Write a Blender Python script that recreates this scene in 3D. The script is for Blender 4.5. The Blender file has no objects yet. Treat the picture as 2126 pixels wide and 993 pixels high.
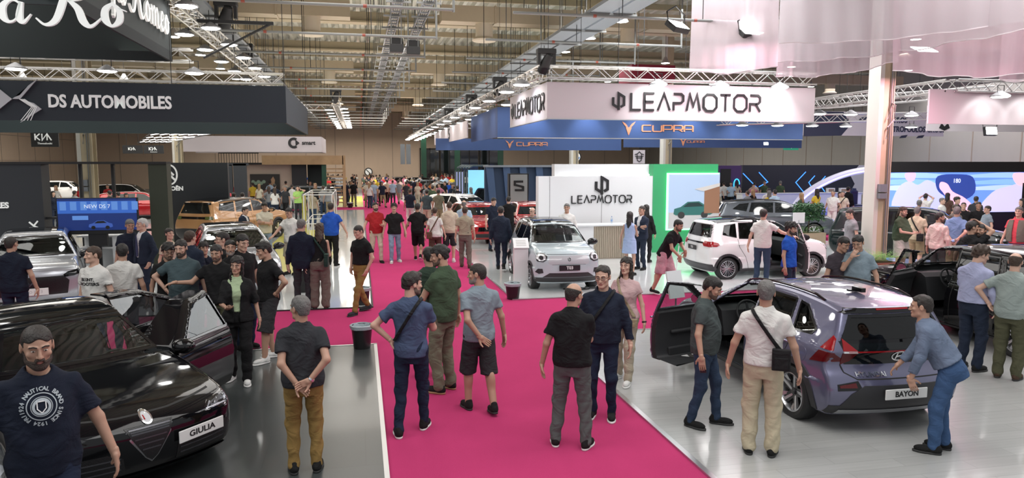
import bpy, math, random, numpy as np
from mathutils import Vector, Matrix, Euler
from mathutils.geometry import delaunay_2d_cdt
random.seed(7); RNG = np.random.RandomState(11)
SC = bpy.context.scene; COL = SC.collection
PI = math.pi
# ---------------------------------------------------------------- camera
IW, IH, FPX, CAMH = 2126, 993, 1500.0, 3.0
VPX, VPY = 746.0, 338.0
_dx, _dy = (VPX-IW/2)/FPX, (IH/2-VPY)/FPX
PITCH = math.atan(_dy); YAW = math.atan(-_dx*math.cos(PITCH))
CR = np.array([math.cos(YAW), -math.sin(YAW), 0.0])
CF = np.array([math.sin(YAW)*math.cos(PITCH), math.cos(YAW)*math.cos(PITCH), -math.sin(PITCH)])
CU = np.cross(CR, CF)
cam_data = bpy.data.cameras.new('camera'); cam = bpy.data.objects.new('camera', cam_data); COL.objects.link(cam)
cam.matrix_world = Matrix(((CR[0], CU[0], -CF[0], 0), (CR[1], CU[1], -CF[1], 0), (CR[2], CU[2], -CF[2], CAMH), (0, 0, 0, 1)))
cam_data.sensor_width = 36; cam_data.lens = 36*FPX/IW; cam_data.clip_start = .1; cam_data.clip_end = 400
SC.camera = cam
SC.view_settings.view_transform = 'Standard'; SC.view_settings.look = 'None'
SC.view_settings.exposure = 0.12; SC.view_settings.gamma = 1.0; SC.view_settings.use_curve_mapping = False
SC.cycles.max_bounces = 7; SC.cycles.diffuse_bounces = 2; SC.cycles.glossy_bounces = 3; SC.cycles.transparent_max_bounces = 14
SC.cycles.transmission_bounces = 4; SC.cycles.sample_clamp_indirect = 4; SC.cycles.caustics_reflective = False; SC.cycles.caustics_refractive = False
SC.cycles.use_denoising = True
# ---------------------------------------------------------------- world and hall light
w = bpy.data.worlds.new('world'); SC.world = w; w.use_nodes = True
w.node_tree.nodes['Background'].inputs[0].default_value = (.95, .97, 1, 1)
w.node_tree.nodes['Background'].inputs[1].default_value = WORLD_E = .55
LIGHTS = [  # x, y, z, size x, size y, watts, colour: mostly rows of high-bay lamps joined into soft rectangles under the roof, plus an added uplight
 (-7, 6, 7.6, 5, 8, 420, (1, .98, .95)), (3, 5, 7.8, 6, 6, 420, (1, .98, .96)), (12, 9, 7.6, 5, 8, 560, (1, .97, .97)),
 (-10, 18, 7.6, 5, 8, 420, (1, .97, .93)), (1, 18, 7.8, 5, 8, 420, (1, .97, .93)), (9.5, 19.5, 7.6, 6, 8, 900, (.97, .99, 1)), (20, 22, 7.4, 6, 9, 620, (1, .97, .99)),
 (-11, 34, 7.6, 7, 10, 700, (1, .95, .87)), (1, 34, 7.8, 6, 10, 520, (1, .95, .87)), (13, 36, 7.6, 8, 10, 800, (.97, .98, 1)), (32, 34, 7.6, 8, 14, 900, (1, .97, .98)),
 (-16, 58, 7.4, 14, 12, 2600, (1, .93, .84)), (2, 62, 7.4, 10, 14, 2600, (1, .93, .84)), (20, 58, 7.4, 12, 12, 2400, (1, .95, .9)),
 (2, 36, 5.4, 14, 50, 1500, (1, .96, .84)),  # added uplight without a fixture, brightens the roof deck from below
 (0, 84, 6.2, 30, 3, 900, (1, .9, .78)),
]
for i, (x, y, z, sx, sy, e, c) in enumerate(LIGHTS):
    l = bpy.data.lights.new('hall_light', 'AREA'); l.shape = 'RECTANGLE'; l.size = sx; l.size_y = sy; l.energy = e; l.color = c
    o = bpy.data.objects.new('hall_light', l); COL.objects.link(o); o.location = (x, y, z)
    if i == 14: o.rotation_euler = (PI, 0, 0)
# ---------------------------------------------------------------- picking helpers
def ray(px, py): return CF+(px-IW/2)/FPX*CR+(IH/2-py)/FPX*CU
def at_z(px, py, z=0.0):
    r = ray(px, py); t = (z-CAMH)/r[2]; return Vector((r[0]*t, r[1]*t, z))
def at_y(px, py, Y):
    r = ray(px, py); t = Y/r[1]; return Vector((r[0]*t, Y, CAMH+r[2]*t))
# ---------------------------------------------------------------- materials
MATS = {}
def mat(name, col=(.5, .5, .5), rough=.5, metal=0., coat=0., emit=0., ecol=None, spec=.5, bump=0., bscale=60., var=0., vscale=8., trans=0., alpha=1., bump2=None):
    if name in MATS: return MATS[name]
    m = bpy.data.materials.new(name); m.use_nodes = True; nt = m.node_tree; b = nt.nodes['Principled BSDF']
    b.inputs['Base Color'].default_value = (*col, 1); b.inputs['Roughness'].default_value = rough; b.inputs['Metallic'].default_value = metal
    b.inputs['Coat Weight'].default_value = coat; b.inputs['Coat Roughness'].default_value = .03; b.inputs['Specular IOR Level'].default_value = spec
    if emit: b.inputs['Emission Color'].default_value = (*(ecol or col), 1); b.inputs['Emission Strength'].default_value = emit
    if trans: b.inputs['Transmission Weight'].default_value = trans
    if alpha < 1: b.inputs['Alpha'].default_value = alpha
    if bump or var:
        tc = nt.nodes.new('ShaderNodeTexCoord')
    if bump:
        n = nt.nodes.new('ShaderNodeTexNoise'); n.inputs['Scale'].default_value = bscale; n.inputs['Detail'].default_value = 3
        nt.links.new(tc.outputs['Object'], n.inputs['Vector'])
        bp = nt.nodes.new('ShaderNodeBump'); bp.inputs['Strength'].default_value = bump; bp.inputs['Distance'].default_value = .01
        nt.links.new(n.outputs['Fac'], bp.inputs['Height']); nt.links.new(bp.outputs['Normal'], b.inputs['Normal'])
    if var:
        n = nt.nodes.new('ShaderNodeTexNoise'); n.inputs['Scale'].default_value = vscale; n.inputs['Detail'].default_value = 4
        nt.links.new(tc.outputs['Object'], n.inputs['Vector'])
        mx = nt.nodes.new('ShaderNodeMix'); mx.data_type = 'RGBA'
        mx.inputs['A'].default_value = (*[c*(1-var) for c in col], 1); mx.inputs['B'].default_value = (*[min(1, c*(1+var)) for c in col], 1)
        nt.links.new(n.outputs['Fac'], mx.inputs['Factor']); nt.links.new(mx.outputs['Result'], b.inputs['Base Color'])
    MATS[name] = m; return m
def glass_mat(name, tint=(.3, .33, .33), refl=.08, rough=.0):
    if name in MATS: return MATS[name]
    m = bpy.data.materials.new(name); m.use_nodes = True; nt = m.node_tree; nt.nodes.clear()
    o = nt.nodes.new('ShaderNodeOutputMaterial'); t = nt.nodes.new('ShaderNodeBsdfTransparent'); t.inputs[0].default_value = (*tint, 1)
    g = nt.nodes.new('ShaderNodeBsdfGlossy'); g.inputs['Roughness'].default_value = rough; g.inputs['Color'].default_value = (1, 1, 1, 1)
    f = nt.nodes.new('ShaderNodeLayerWeight'); f.inputs[0].default_value = .5; pw = nt.nodes.new('ShaderNodeMath'); pw.operation = 'POWER'; pw.inputs[1].default_value = 4.; ml = nt.nodes.new('ShaderNodeMath'); ml.operation = 'MULTIPLY'; ml.inputs[1].default_value = .55
    a = nt.nodes.new('ShaderNodeMath'); a.operation = 'ADD'; a.inputs[1].default_value = refl
    x = nt.nodes.new('ShaderNodeMixShader'); nt.links.new(f.outputs['Facing'], pw.inputs[0]); nt.links.new(pw.outputs[0], ml.inputs[0]); nt.links.new(ml.outputs[0], a.inputs[0]); nt.links.new(a.outputs[0], x.inputs[0])
    nt.links.new(t.outputs[0], x.inputs[1]); nt.links.new(g.outputs[0], x.inputs[2]); nt.links.new(x.outputs[0], o.inputs[0])
    MATS[name] = m; return m
# ---------------------------------------------------------------- objects
def tag(o, label=None, cat=None, group=None, kind=None):
    if label: o['label'] = label
    if cat: o['category'] = cat
    if group: o['group'] = group
    if kind: o['kind'] = kind
    return o
def empty(name, loc=(0, 0, 0), rz=0., label=None, cat=None, group=None, parent=None):
    o = bpy.data.objects.new(name, None); COL.objects.link(o); o.location = loc; o.rotation_euler = (0, 0, rz); o.empty_display_size = .1
    if parent: o.parent = parent
    return tag(o, label, cat, group)
def mesh_obj(name, V, F, m=None, parent=None, smooth=False, sharp=None, fm=None):
    me = bpy.data.meshes.new(name)
    V = np.asarray(V, dtype=np.float32).reshape(-1, 3)
    if isinstance(F, np.ndarray) and F.ndim == 2:
        k = F.shape[1]; n = len(F)
        me.vertices.add(len(V)); me.vertices.foreach_set('co', V.ravel()); me.loops.add(n*k); me.loops.foreach_set('vertex_index', F.astype(np.int32).ravel())
        me.polygons.add(n); me.polygons.foreach_set('loop_start', np.arange(0, n*k, k, dtype=np.int32)); me.polygons.foreach_set('loop_total', np.full(n, k, dtype=np.int32))
        me.update(calc_edges=True)
    else: me.from_pydata(V.tolist(), [], [list(map(int, f)) for f in F])
    if smooth: me.polygons.foreach_set('use_smooth', np.ones(len(me.polygons), dtype=bool))
    ms = m if isinstance(m, (list, tuple)) else [m]
    for q in ms:
        if q: me.materials.append(q)
    if fm is not None: me.polygons.foreach_set('material_index', np.asarray(fm, dtype=np.int32))
    if smooth and sharp: me.set_sharp_from_angle(angle=sharp)
    me.update()
    o = bpy.data.objects.new(name, me); COL.objects.link(o)
    if parent: o.parent = parent
    return o
class MB:
    """collects simple solids and links them as ONE mesh"""
    def __init__(s): s.V = []; s.F = []; s.n = 0
    def add(s, V, F):
        s.V.append(np.asarray(V, float)); s.F += [[i+s.n for i in f] for f in F]; s.n += len(V); return s
    def box(s, c, d, rz=0., R=None):
        x, y, z = d[0]/2, d[1]/2, d[2]/2
        V = np.array([(i*x, j*y, k*z) for i in (-1, 1) for j in (-1, 1) for k in (-1, 1)])
        if rz: V = V@np.array([[math.cos(rz), math.sin(rz), 0], [-math.sin(rz), math.cos(rz), 0], [0, 0, 1]])
        if R is not None: V = V@np.asarray(R).T
        return s.add(V+np.array(c), [(0, 1, 3, 2), (4, 6, 7, 5), (0, 4, 5, 1), (2, 3, 7, 6), (0, 2, 6, 4), (1, 5, 7, 3)])
    def b2(s, a, b): a = np.array(a, float); b = np.array(b, float); return s.box((a+b)/2, np.abs(b-a))
    def tube(s, pts, r, n=8, cap=True, r2=None, flat=1.0, up=(0, 0, 1)):
        pts = [np.array(p, float) for p in pts]; m = len(pts); V = []; F = []
        for i, p in enumerate(pts):
            t = pts[min(i+1, m-1)]-pts[max(i-1, 0)]; t = t/(np.linalg.norm(t)+1e-9)
            u = np.array(up, float)
            if abs(t@u) > .95: u = np.array((1., 0, 0)) if abs(t[0]) < .9 else np.array((0, 1., 0))
            a = np.cross(t, u); a /= np.linalg.norm(a); b = np.cross(a, t)
            rr = r if r2 is None else r+(r2-r)*i/(m-1)
            if isinstance(rr, (list, tuple)): rr = rr[i]
            for k in range(n):
                an = 2*PI*(k+.5)/n; V.append(p+rr*(math.cos(an)*a+flat*math.sin(an)*b))
        for i in range(m-1):
            for k in range(n): F.append((i*n+k, i*n+(k+1) % n, (i+1)*n+(k+1) % n, (i+1)*n+k))
        if cap: F.append(tuple(range(n))[::-1]); F.append(tuple(range((m-1)*n, m*n)))
        return s.add(V, F)
    def lathe(s, prof, c=(0, 0, 0), n=24, axis='z', a0=0., a1=2*PI):
        full = abs(a1-a0-2*PI) < 1e-6; nn = n if full else n+1; V = []; F = []
        for r, h in prof:
            for k in range(nn):
                an = a0+(a1-a0)*k/n; x, y = r*math.cos(an), r*math.sin(an)
                V.append({'z': (x, y, h), 'y': (x, h, y), 'x': (h, x, y)}[axis])
        for i in range(len(prof)-1):
            for k in range(n if full else n): F.append((i*nn+k, i*nn+(k+1) % nn, (i+1)*nn+(k+1) % nn, (i+1)*nn+k))
        return s.add(np.array(V)+np.array(c), F)
    def prism(s, poly, t0, t1, to3):
        """extrude polygon between t0 and t1; to3(u,v,t)->xyz"""
        n = len(poly); V = [to3(u, v, t0) for u, v in poly]+[to3(u, v, t1) for u, v in poly]
        F = [tuple(range(n)), tuple(range(2*n-1, n-1, -1))]+[(i, i+n, (i+1) % n+n, (i+1) % n) for i in range(n)]
        return s.add(V, F)
    def build(s, name, m=None, parent=None, smooth=False, sharp=.6):
        if not s.V: return None
        o = mesh_obj(name, np.concatenate(s.V), s.F, m, parent, smooth, sharp)
        return o
def fixn(o):
    import bmesh
    bm = bmesh.new(); bm.from_mesh(o.data); bmesh.ops.recalc_face_normals(bm, faces=bm.faces); bm.to_mesh(o.data); bm.free(); return o
def copy_tree(o, parent=None):
    c = o.copy(); COL.objects.link(c); c.parent = parent
    for ch in o.children: copy_tree(ch, c)
    return c
def catmull(P, n=6, closed=False, corners=()):
    P = [np.array(p, float) for p in P]; N = len(P); out = []
    rng = range(N) if closed else range(N-1)
    for i in rng:
        p1, p2 = P[i], P[(i+1) % N]
        p0 = P[(i-1) % N] if (closed or i > 0) else p1
        p3 = P[(i+2) % N] if (closed or i+2 < N) else p2
        if i in corners: p0 = p1-(p2-p1)*.3
        if (i+1) % N in corners: p3 = p2+(p2-p1)*.3
        for k in range(n):
            t = k/n; out.append(.5*((2*p1)+(-p0+p2)*t+(2*p0-5*p1+4*p2-p3)*t*t+(-p0+3*p1-3*p2+p3)*t**3))
    if not closed: out.append(P[-1])
    return np.array(out)
# ---------------------------------------------------------------- distance fields and surface nets
def smin(a, b, k):
    h = np.clip(.5+.5*(b-a)/k, 0, 1); return b+(a-b)*h-k*h*(1-h)
def smax(a, b, k): return -smin(-a, -b, k)
def cone(P, a, b, ra, rb):
    a = np.asarray(a, np.float32); b = np.asarray(b, np.float32); pa = P-a; ba = b-a
    h = np.clip(pa@ba/(ba@ba+1e-12), 0, 1); d = pa-h[:, None]*ba
    return np.sqrt((d*d).sum(1))-(ra+(rb-ra)*h)
def ell(P, c, r):
    r = np.asarray(r, np.float32); q = (P-np.asarray(c, np.float32)); k0 = np.sqrt(((q/r)**2).sum(1)); k1 = np.sqrt(((q/(r*r))**2).sum(1))+1e-9
    return k0*(k0-1)/k1
def rbox(P, c, d, r=0.):
    q = np.abs(P-np.asarray(c, np.float32))-(np.asarray(d, np.float32)-r)
    return np.sqrt((np.maximum(q, 0)**2).sum(1))+np.minimum(q.max(1), 0)-r
def poly_sd(X, Z, poly):
    """signed distance to closed polygon, negative inside"""
    d = np.full(X.shape, 1e9, np.float32); ins = np.zeros(X.shape, bool); n = len(poly)
    for i in range(n):
        ax, az = poly[i]; bx, bz = poly[(i+1) % n]; ex, ez = bx-ax, bz-az; wx, wz = X-ax, Z-az
        t = np.clip((wx*ex+wz*ez)/(ex*ex+ez*ez+1e-12), 0, 1); dx = wx-ex*t; dz = wz-ez*t
        d = np.minimum(d, dx*dx+dz*dz)
        c = ((az <= Z) & (bz > Z)) | ((bz <= Z) & (az > Z))
        if c.any(): ins ^= c & (X < ax+(Z-az)*ex/(ez if ez else 1e-12))
    d = np.sqrt(d); return np.where(ins, -d, d)
def surf(f, lo, hi, h, newton=1, c=4, lip=1.0):
    lo = np.array(lo, np.float32); hi = np.array(hi, np.float32)
    nb = np.maximum(1, np.ceil((hi-lo)/(h*c)).astype(int)); N = nb*c+1
    g = [lo[i]+(np.arange(nb[i])+.5)*h*c for i in range(3)]
    C = np.stack(np.meshgrid(*g, indexing='ij'), -1).reshape(-1, 3).astype(np.float32)
    v = f(C); keep = np.abs(v) < h*c*1.0*lip*1.25+h
    V = np.empty(tuple(N), np.float32)
    sg = np.sign(v).reshape(nb).astype(np.float32)
    full = np.repeat(np.repeat(np.repeat(sg, c, 0), c, 1), c, 2)
    V[:-1, :-1, :-1] = full; V[-1] = 1; V[:, -1] = 1; V[:, :, -1] = 1
    V[:-1, :-1, -1] = np.repeat(np.repeat(sg[:, :, -1], c, 0), c, 1)
    kb = np.argwhere(keep.reshape(nb))
    if not len(kb): return np.zeros((0, 3)), np.zeros((0, 4), int)
    off = np.stack(np.meshgrid(*[np.arange(c+1)]*3, indexing='ij'), -1).reshape(-1, 3)
    idx = (kb[:, None, :]*c+off[None]).reshape(-1, 3)
    key = (idx[:, 0]*N[1]+idx[:, 1])*N[2]+idx[:, 2]; key = np.unique(key)
    iz = key % N[2]; iy = key//N[2] % N[1]; ix = key//(N[1]*N[2])
    Pn = np.stack([ix, iy, iz], 1).astype(np.float32)*h+lo
    out = np.empty(len(Pn), np.float32)
    for s in range(0, len(Pn), 200000): out[s:s+200000] = f(Pn[s:s+200000])
    V[ix, iy, iz] = out
    ins = V < 0
    S = sum(ins[a:N[0]-1+a, b:N[1]-1+b, e:N[2]-1+e].astype(np.int8) for a in (0, 1) for b in (0, 1) for e in (0, 1))
    cells = np.argwhere((S > 0) & (S < 8))
    if not len(cells): return np.zeros((0, 3)), np.zeros((0, 4), int)
    cor = np.array([(a, b, e) for a in (0, 1) for b in (0, 1) for e in (0, 1)])
    ci = cells[:, None, :]+cor[None]; cv = V[ci[..., 0], ci[..., 1], ci[..., 2]]
    acc = np.zeros((len(cells), 3)); cnt = np.zeros(len(cells))
    for i in range(8):
        for j in range(i+1, 8):
            if np.abs(cor[i]-cor[j]).sum() != 1: continue
            m = (cv[:, i] < 0) != (cv[:, j] < 0); t = np.where(m, cv[:, i]/(cv[:, i]-cv[:, j]+1e-12), 0)
            acc += np.where(m[:, None], cor[i]+(cor[j]-cor[i])*t[:, None], 0); cnt += m
    P = ((cells+acc/np.maximum(cnt, 1)[:, None])*h+lo).astype(np.float32)
    for _ in range(newton):
        e = h*.3; f0 = f(P); G = np.stack([f(P+np.array(d, np.float32)*e)-f(P-np.array(d, np.float32)*e) for d in ((1, 0, 0), (0, 1, 0), (0, 0, 1))], 1)/(2*e)
        st = f0[:, None]*G/np.maximum((G*G).sum(1), .25)[:, None]
        l = np.sqrt((st**2).sum(1)); st *= np.minimum(1, h*.7/np.maximum(l, 1e-9))[:, None]; P = P-st
    vid = np.full(tuple(N-1), -1, np.int64); vid[cells[:, 0], cells[:, 1], cells[:, 2]] = np.arange(len(cells))
    Q = []
    for ax in range(3):
        a = [slice(None)]*3; b = [slice(None)]*3; a[ax] = slice(0, -1); b[ax] = slice(1, None)
        A = ins[tuple(a)]; B = ins[tuple(b)]; e = np.argwhere(A != B)
        u, w_ = [(1, 2), (2, 0), (0, 1)][ax]
        e = e[(e[:, u] > 0) & (e[:, w_] > 0) & (e[:, u] < N[u]-1) & (e[:, w_] < N[w_]-1)]
        if not len(e): continue
        def vv(du, dw):
            q = e.copy(); q[:, u] += du; q[:, w_] += dw; return vid[q[:, 0], q[:, 1], q[:, 2]]
        q = np.stack([vv(-1, -1), vv(0, -1), vv(0, 0), vv(-1, 0)], 1)
        fl = ~A[e[:, 0], e[:, 1], e[:, 2]]; q[fl] = q[fl][:, ::-1]; Q.append(q)
    Q = np.concatenate(Q); Q = Q[(Q >= 0).all(1)]
    return P, Q
def sdf_obj(name, f, lo, hi, h, m=None, parent=None, newton=1, sharp=None, lip=1.0):
    V, F = surf(f, lo, hi, h, newton, lip=lip)
    return mesh_obj(name, V, F, m, parent, True, sharp)
def rounded(o, w=.01, seg=2):
    b = o.modifiers.new('bevel', 'BEVEL'); b.width = w; b.segments = seg; b.limit_method = 'ANGLE'; return o
# text as mesh in the local XZ plane (reads from -Y), origin centre
def text_mesh(s, size=1., depth=.01, bold=0., sx=1., align='CENTER', shear=0., space=1.):
    c = bpy.data.curves.new('txt', 'FONT'); c.body = s; c.size = size; c.extrude = depth/2; c.offset = bold; c.align_x = align; c.align_y = 'CENTER'; c.resolution_u = 3; c.shear = shear; c.space_character = space
    o = bpy.data.objects.new('txt', c); COL.objects.link(o); dg = bpy.context.evaluated_depsgraph_get(); me = bpy.data.meshes.new_from_object(o.evaluated_get(dg))
    V = np.array([v.co[:] for v in me.vertices]).reshape(-1, 3); F = [tuple(p.vertices) for p in me.polygons]
    bpy.data.objects.remove(o); bpy.data.curves.remove(c); bpy.data.meshes.remove(me)
    if len(V): V = np.stack([V[:, 0]*sx, -V[:, 2], V[:, 1]], 1)
    return V, F
def text(name, s, size, m, parent=None, loc=(0, 0, 0), rz=0., depth=.01, bold=0., sx=1., align='CENTER', shear=0., space=1.):
    V, F = text_mesh(s, size, depth, bold, sx, align, shear, space)
    o = mesh_obj(name, V, F, m, parent); o.location = loc; o.rotation_euler = (0, 0, rz); return o
def strokes(segs, w, depth=.012, mitre=True):
    """thick flat polylines in XZ plane -> V,F (front faces -Y)"""
    V = []; F = []
    for pl in segs:
        closed = len(pl) > 2 and pl[0] == pl[-1]; P = [np.array(p[:2], float) for p in (pl[:-1] if closed else pl)]; n = len(P)
        ww = [p[2] if len(p) > 2 else w for p in (pl[:-1] if closed else pl)]; L = []; R = []
        for i in range(n):
            a = P[i-1] if (i > 0 or closed) else None; b = P[(i+1) % n] if (i < n-1 or closed) else None
            d1 = (P[i]-a) if a is not None else (b-P[i]); d2 = (b-P[i]) if b is not None else d1
            d1 = d1/(np.linalg.norm(d1)+1e-9); d2 = d2/(np.linalg.norm(d2)+1e-9); n1 = np.array([-d1[1], d1[0]]); n2 = np.array([-d2[1], d2[0]])
            m = n1+n2; m = m/(np.linalg.norm(m)+1e-9); k = min(1/max(m@n1, .35), 2.2)*ww[i]/2; L.append(P[i]+m*k); R.append(P[i]-m*k)
        o = len(V)
        for y in (-depth, 0):
            for q in L+R: V.append((q[0], y, q[1]))
        N2 = 2*n
        for i in range(n if closed else n-1):
            j = (i+1) % n
            F += [(o+i, o+n+i, o+n+j, o+j), (o+i, o+j, o+N2+j, o+N2+i), (o+n+i, o+N2+n+i, o+N2+n+j, o+n+j)]
        if not closed: F += [(o, o+N2, o+N2+n, o+n), (o+n-1, o+2*n-1, o+N2+2*n-1, o+N2+n-1)]
    return np.array(V), F
def stroke_obj(name, segs, w, m, parent=None, loc=(0, 0, 0), rz=0., depth=.012, scale=1., sx=1.):
    V, F = strokes(segs, w, depth/scale); V = V*np.array([scale*sx, scale, scale])
    o = mesh_obj(name, V, F, m, parent); o.location = loc; o.rotation_euler = (0, 0, rz); return o
def plate_poly(name, poly, m, parent=None, loc=(0, 0, 0), rz=0., depth=.012):
    """flat polygon (u,z) with thickness, faces -Y"""
    b = MB(); b.prism(poly, -depth, 0, lambda u, v, t: (u, t, v)); o = fixn(b.build(name, m, parent)); o.location = loc; o.rotation_euler = (0, 0, rz); return o
# ================================================================ cars
def M_paint(name, col, metal=.0, rough=.22): return mat(name, col, rough, metal, coat=1.0)
M_TYRE = mat('tyre_rubber', (.012, .012, .013), .55, bump=.2, bscale=90)
M_RIM = mat('rim_silver', (.62, .63, .65), .25, .9)
M_RIMD = mat('rim_black', (.02, .02, .022), .3, .3, coat=.6)
M_CLAD = mat('black_cladding', (.025, .025, .028), .45)
M_GLOSSB = mat('gloss_black_trim', (.005, .005, .006), .08, 0, coat=0, spec=.45)
M_CHROME = mat('chrome', (.8, .8, .82), .12, 1)
M_SEAM = mat('panel_gap', (.01, .01, .01), .7)
M_INT = mat('cabin_dark', (.02, .021, .023), .6)
M_SEAT = mat('seat_dark', (.035, .036, .04), .6)
M_SEATL = mat('seat_light', (.45, .44, .42), .6)
M_GLASS = glass_mat('car_glass', (.74, .78, .77), .04)
M_GLASSD = glass_mat('car_glass_privacy', (.30, .31, .32), .04)
M_GLASSO = mat('car_glass_opaque', (.006, .008, .009), .04, 0, coat=0, spec=.5)
M_LAMPG = glass_mat('lamp_glass', (.92, .93, .95), .06)
M_LAMPR = mat('tail_red', (.30, .006, .010), .12, 0, spec=.5)
M_LAMPRD = mat('tail_red_dark', (.09, .003, .005), .12, 0, spec=.5)
M_LAMPW = mat('lamp_white', (.75, .77, .8), .15, .3, coat=1)
M_DRL = mat('daytime_lamp_white', (.9, .93, 1), .3, emit=1.5)
M_PLATEW = mat('plate_white', (.82, .82, .8), .4)
M_PLATEK = mat('plate_black', (.015, .015, .017), .35)
M_INKK = mat('ink_black', (.012, .012, .014), .5)
M_INKW = mat('ink_white', (.85, .85, .85), .45)
class G2:
    """polygon distance sampled on a grid"""
    def __init__(s, poly, h=.012, pad=.5):
        poly = np.asarray(poly, float); s.poly = poly; s.lo = poly.min(0)-pad; s.h = h; hi = poly.max(0)+pad
        n = np.ceil((hi-s.lo)/h).astype(int)+1; s.n = n
        X, Z = np.meshgrid(s.lo[0]+np.arange(n[0])*h, s.lo[1]+np.arange(n[1])*h, indexing='ij')
        s.g = poly_sd(X.astype(np.float32), Z.astype(np.float32), poly).astype(np.float32)
    def __call__(s, x, z):
        u = np.clip((x-s.lo[0])/s.h, 0, s.n[0]-1.001); v = np.clip((z-s.lo[1])/s.h, 0, s.n[1]-1.001); i = u.astype(int); j = v.astype(int); a = u-i; b = v-j; g = s.g
        return (g[i, j]*(1-a)+g[i+1, j]*a)*(1-b)+(g[i, j+1]*(1-a)+g[i+1, j+1]*a)*b
def tess(poly, step=.04):
    """2D polygon -> refined triangulation"""
    P = []; poly = [tuple(map(float, p)) for p in poly]; n = len(poly)
    for i in range(n):
        a, b = np.array(poly[i]), np.array(poly[(i+1) % n]); k = max(1, int(np.linalg.norm(b-a)/step))
        for j in range(k): P.append(tuple(a+(b-a)*j/k))
    A = np.array(P); lo, hi = A.min(0), A.max(0)
    gx, gy = np.meshgrid(np.arange(lo[0]+step/2, hi[0], step), np.arange(lo[1]+step/2, hi[1], step), indexing='ij')
    if gx.size:
        d = poly_sd(gx.ravel().astype(np.float32), gy.ravel().astype(np.float32), A); I = np.stack([gx.ravel(), gy.ravel()], 1)[d < -step*.45]
    else: I = np.zeros((0, 2))
    verts = [Vector(p) for p in P]+[Vector(p) for p in I]
    r = delaunay_2d_cdt(verts, [], [list(range(len(P)))], 1, 1e-5)
    return np.array([v[:] for v in r[0]]), [list(f) for f in r[2]]
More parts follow.
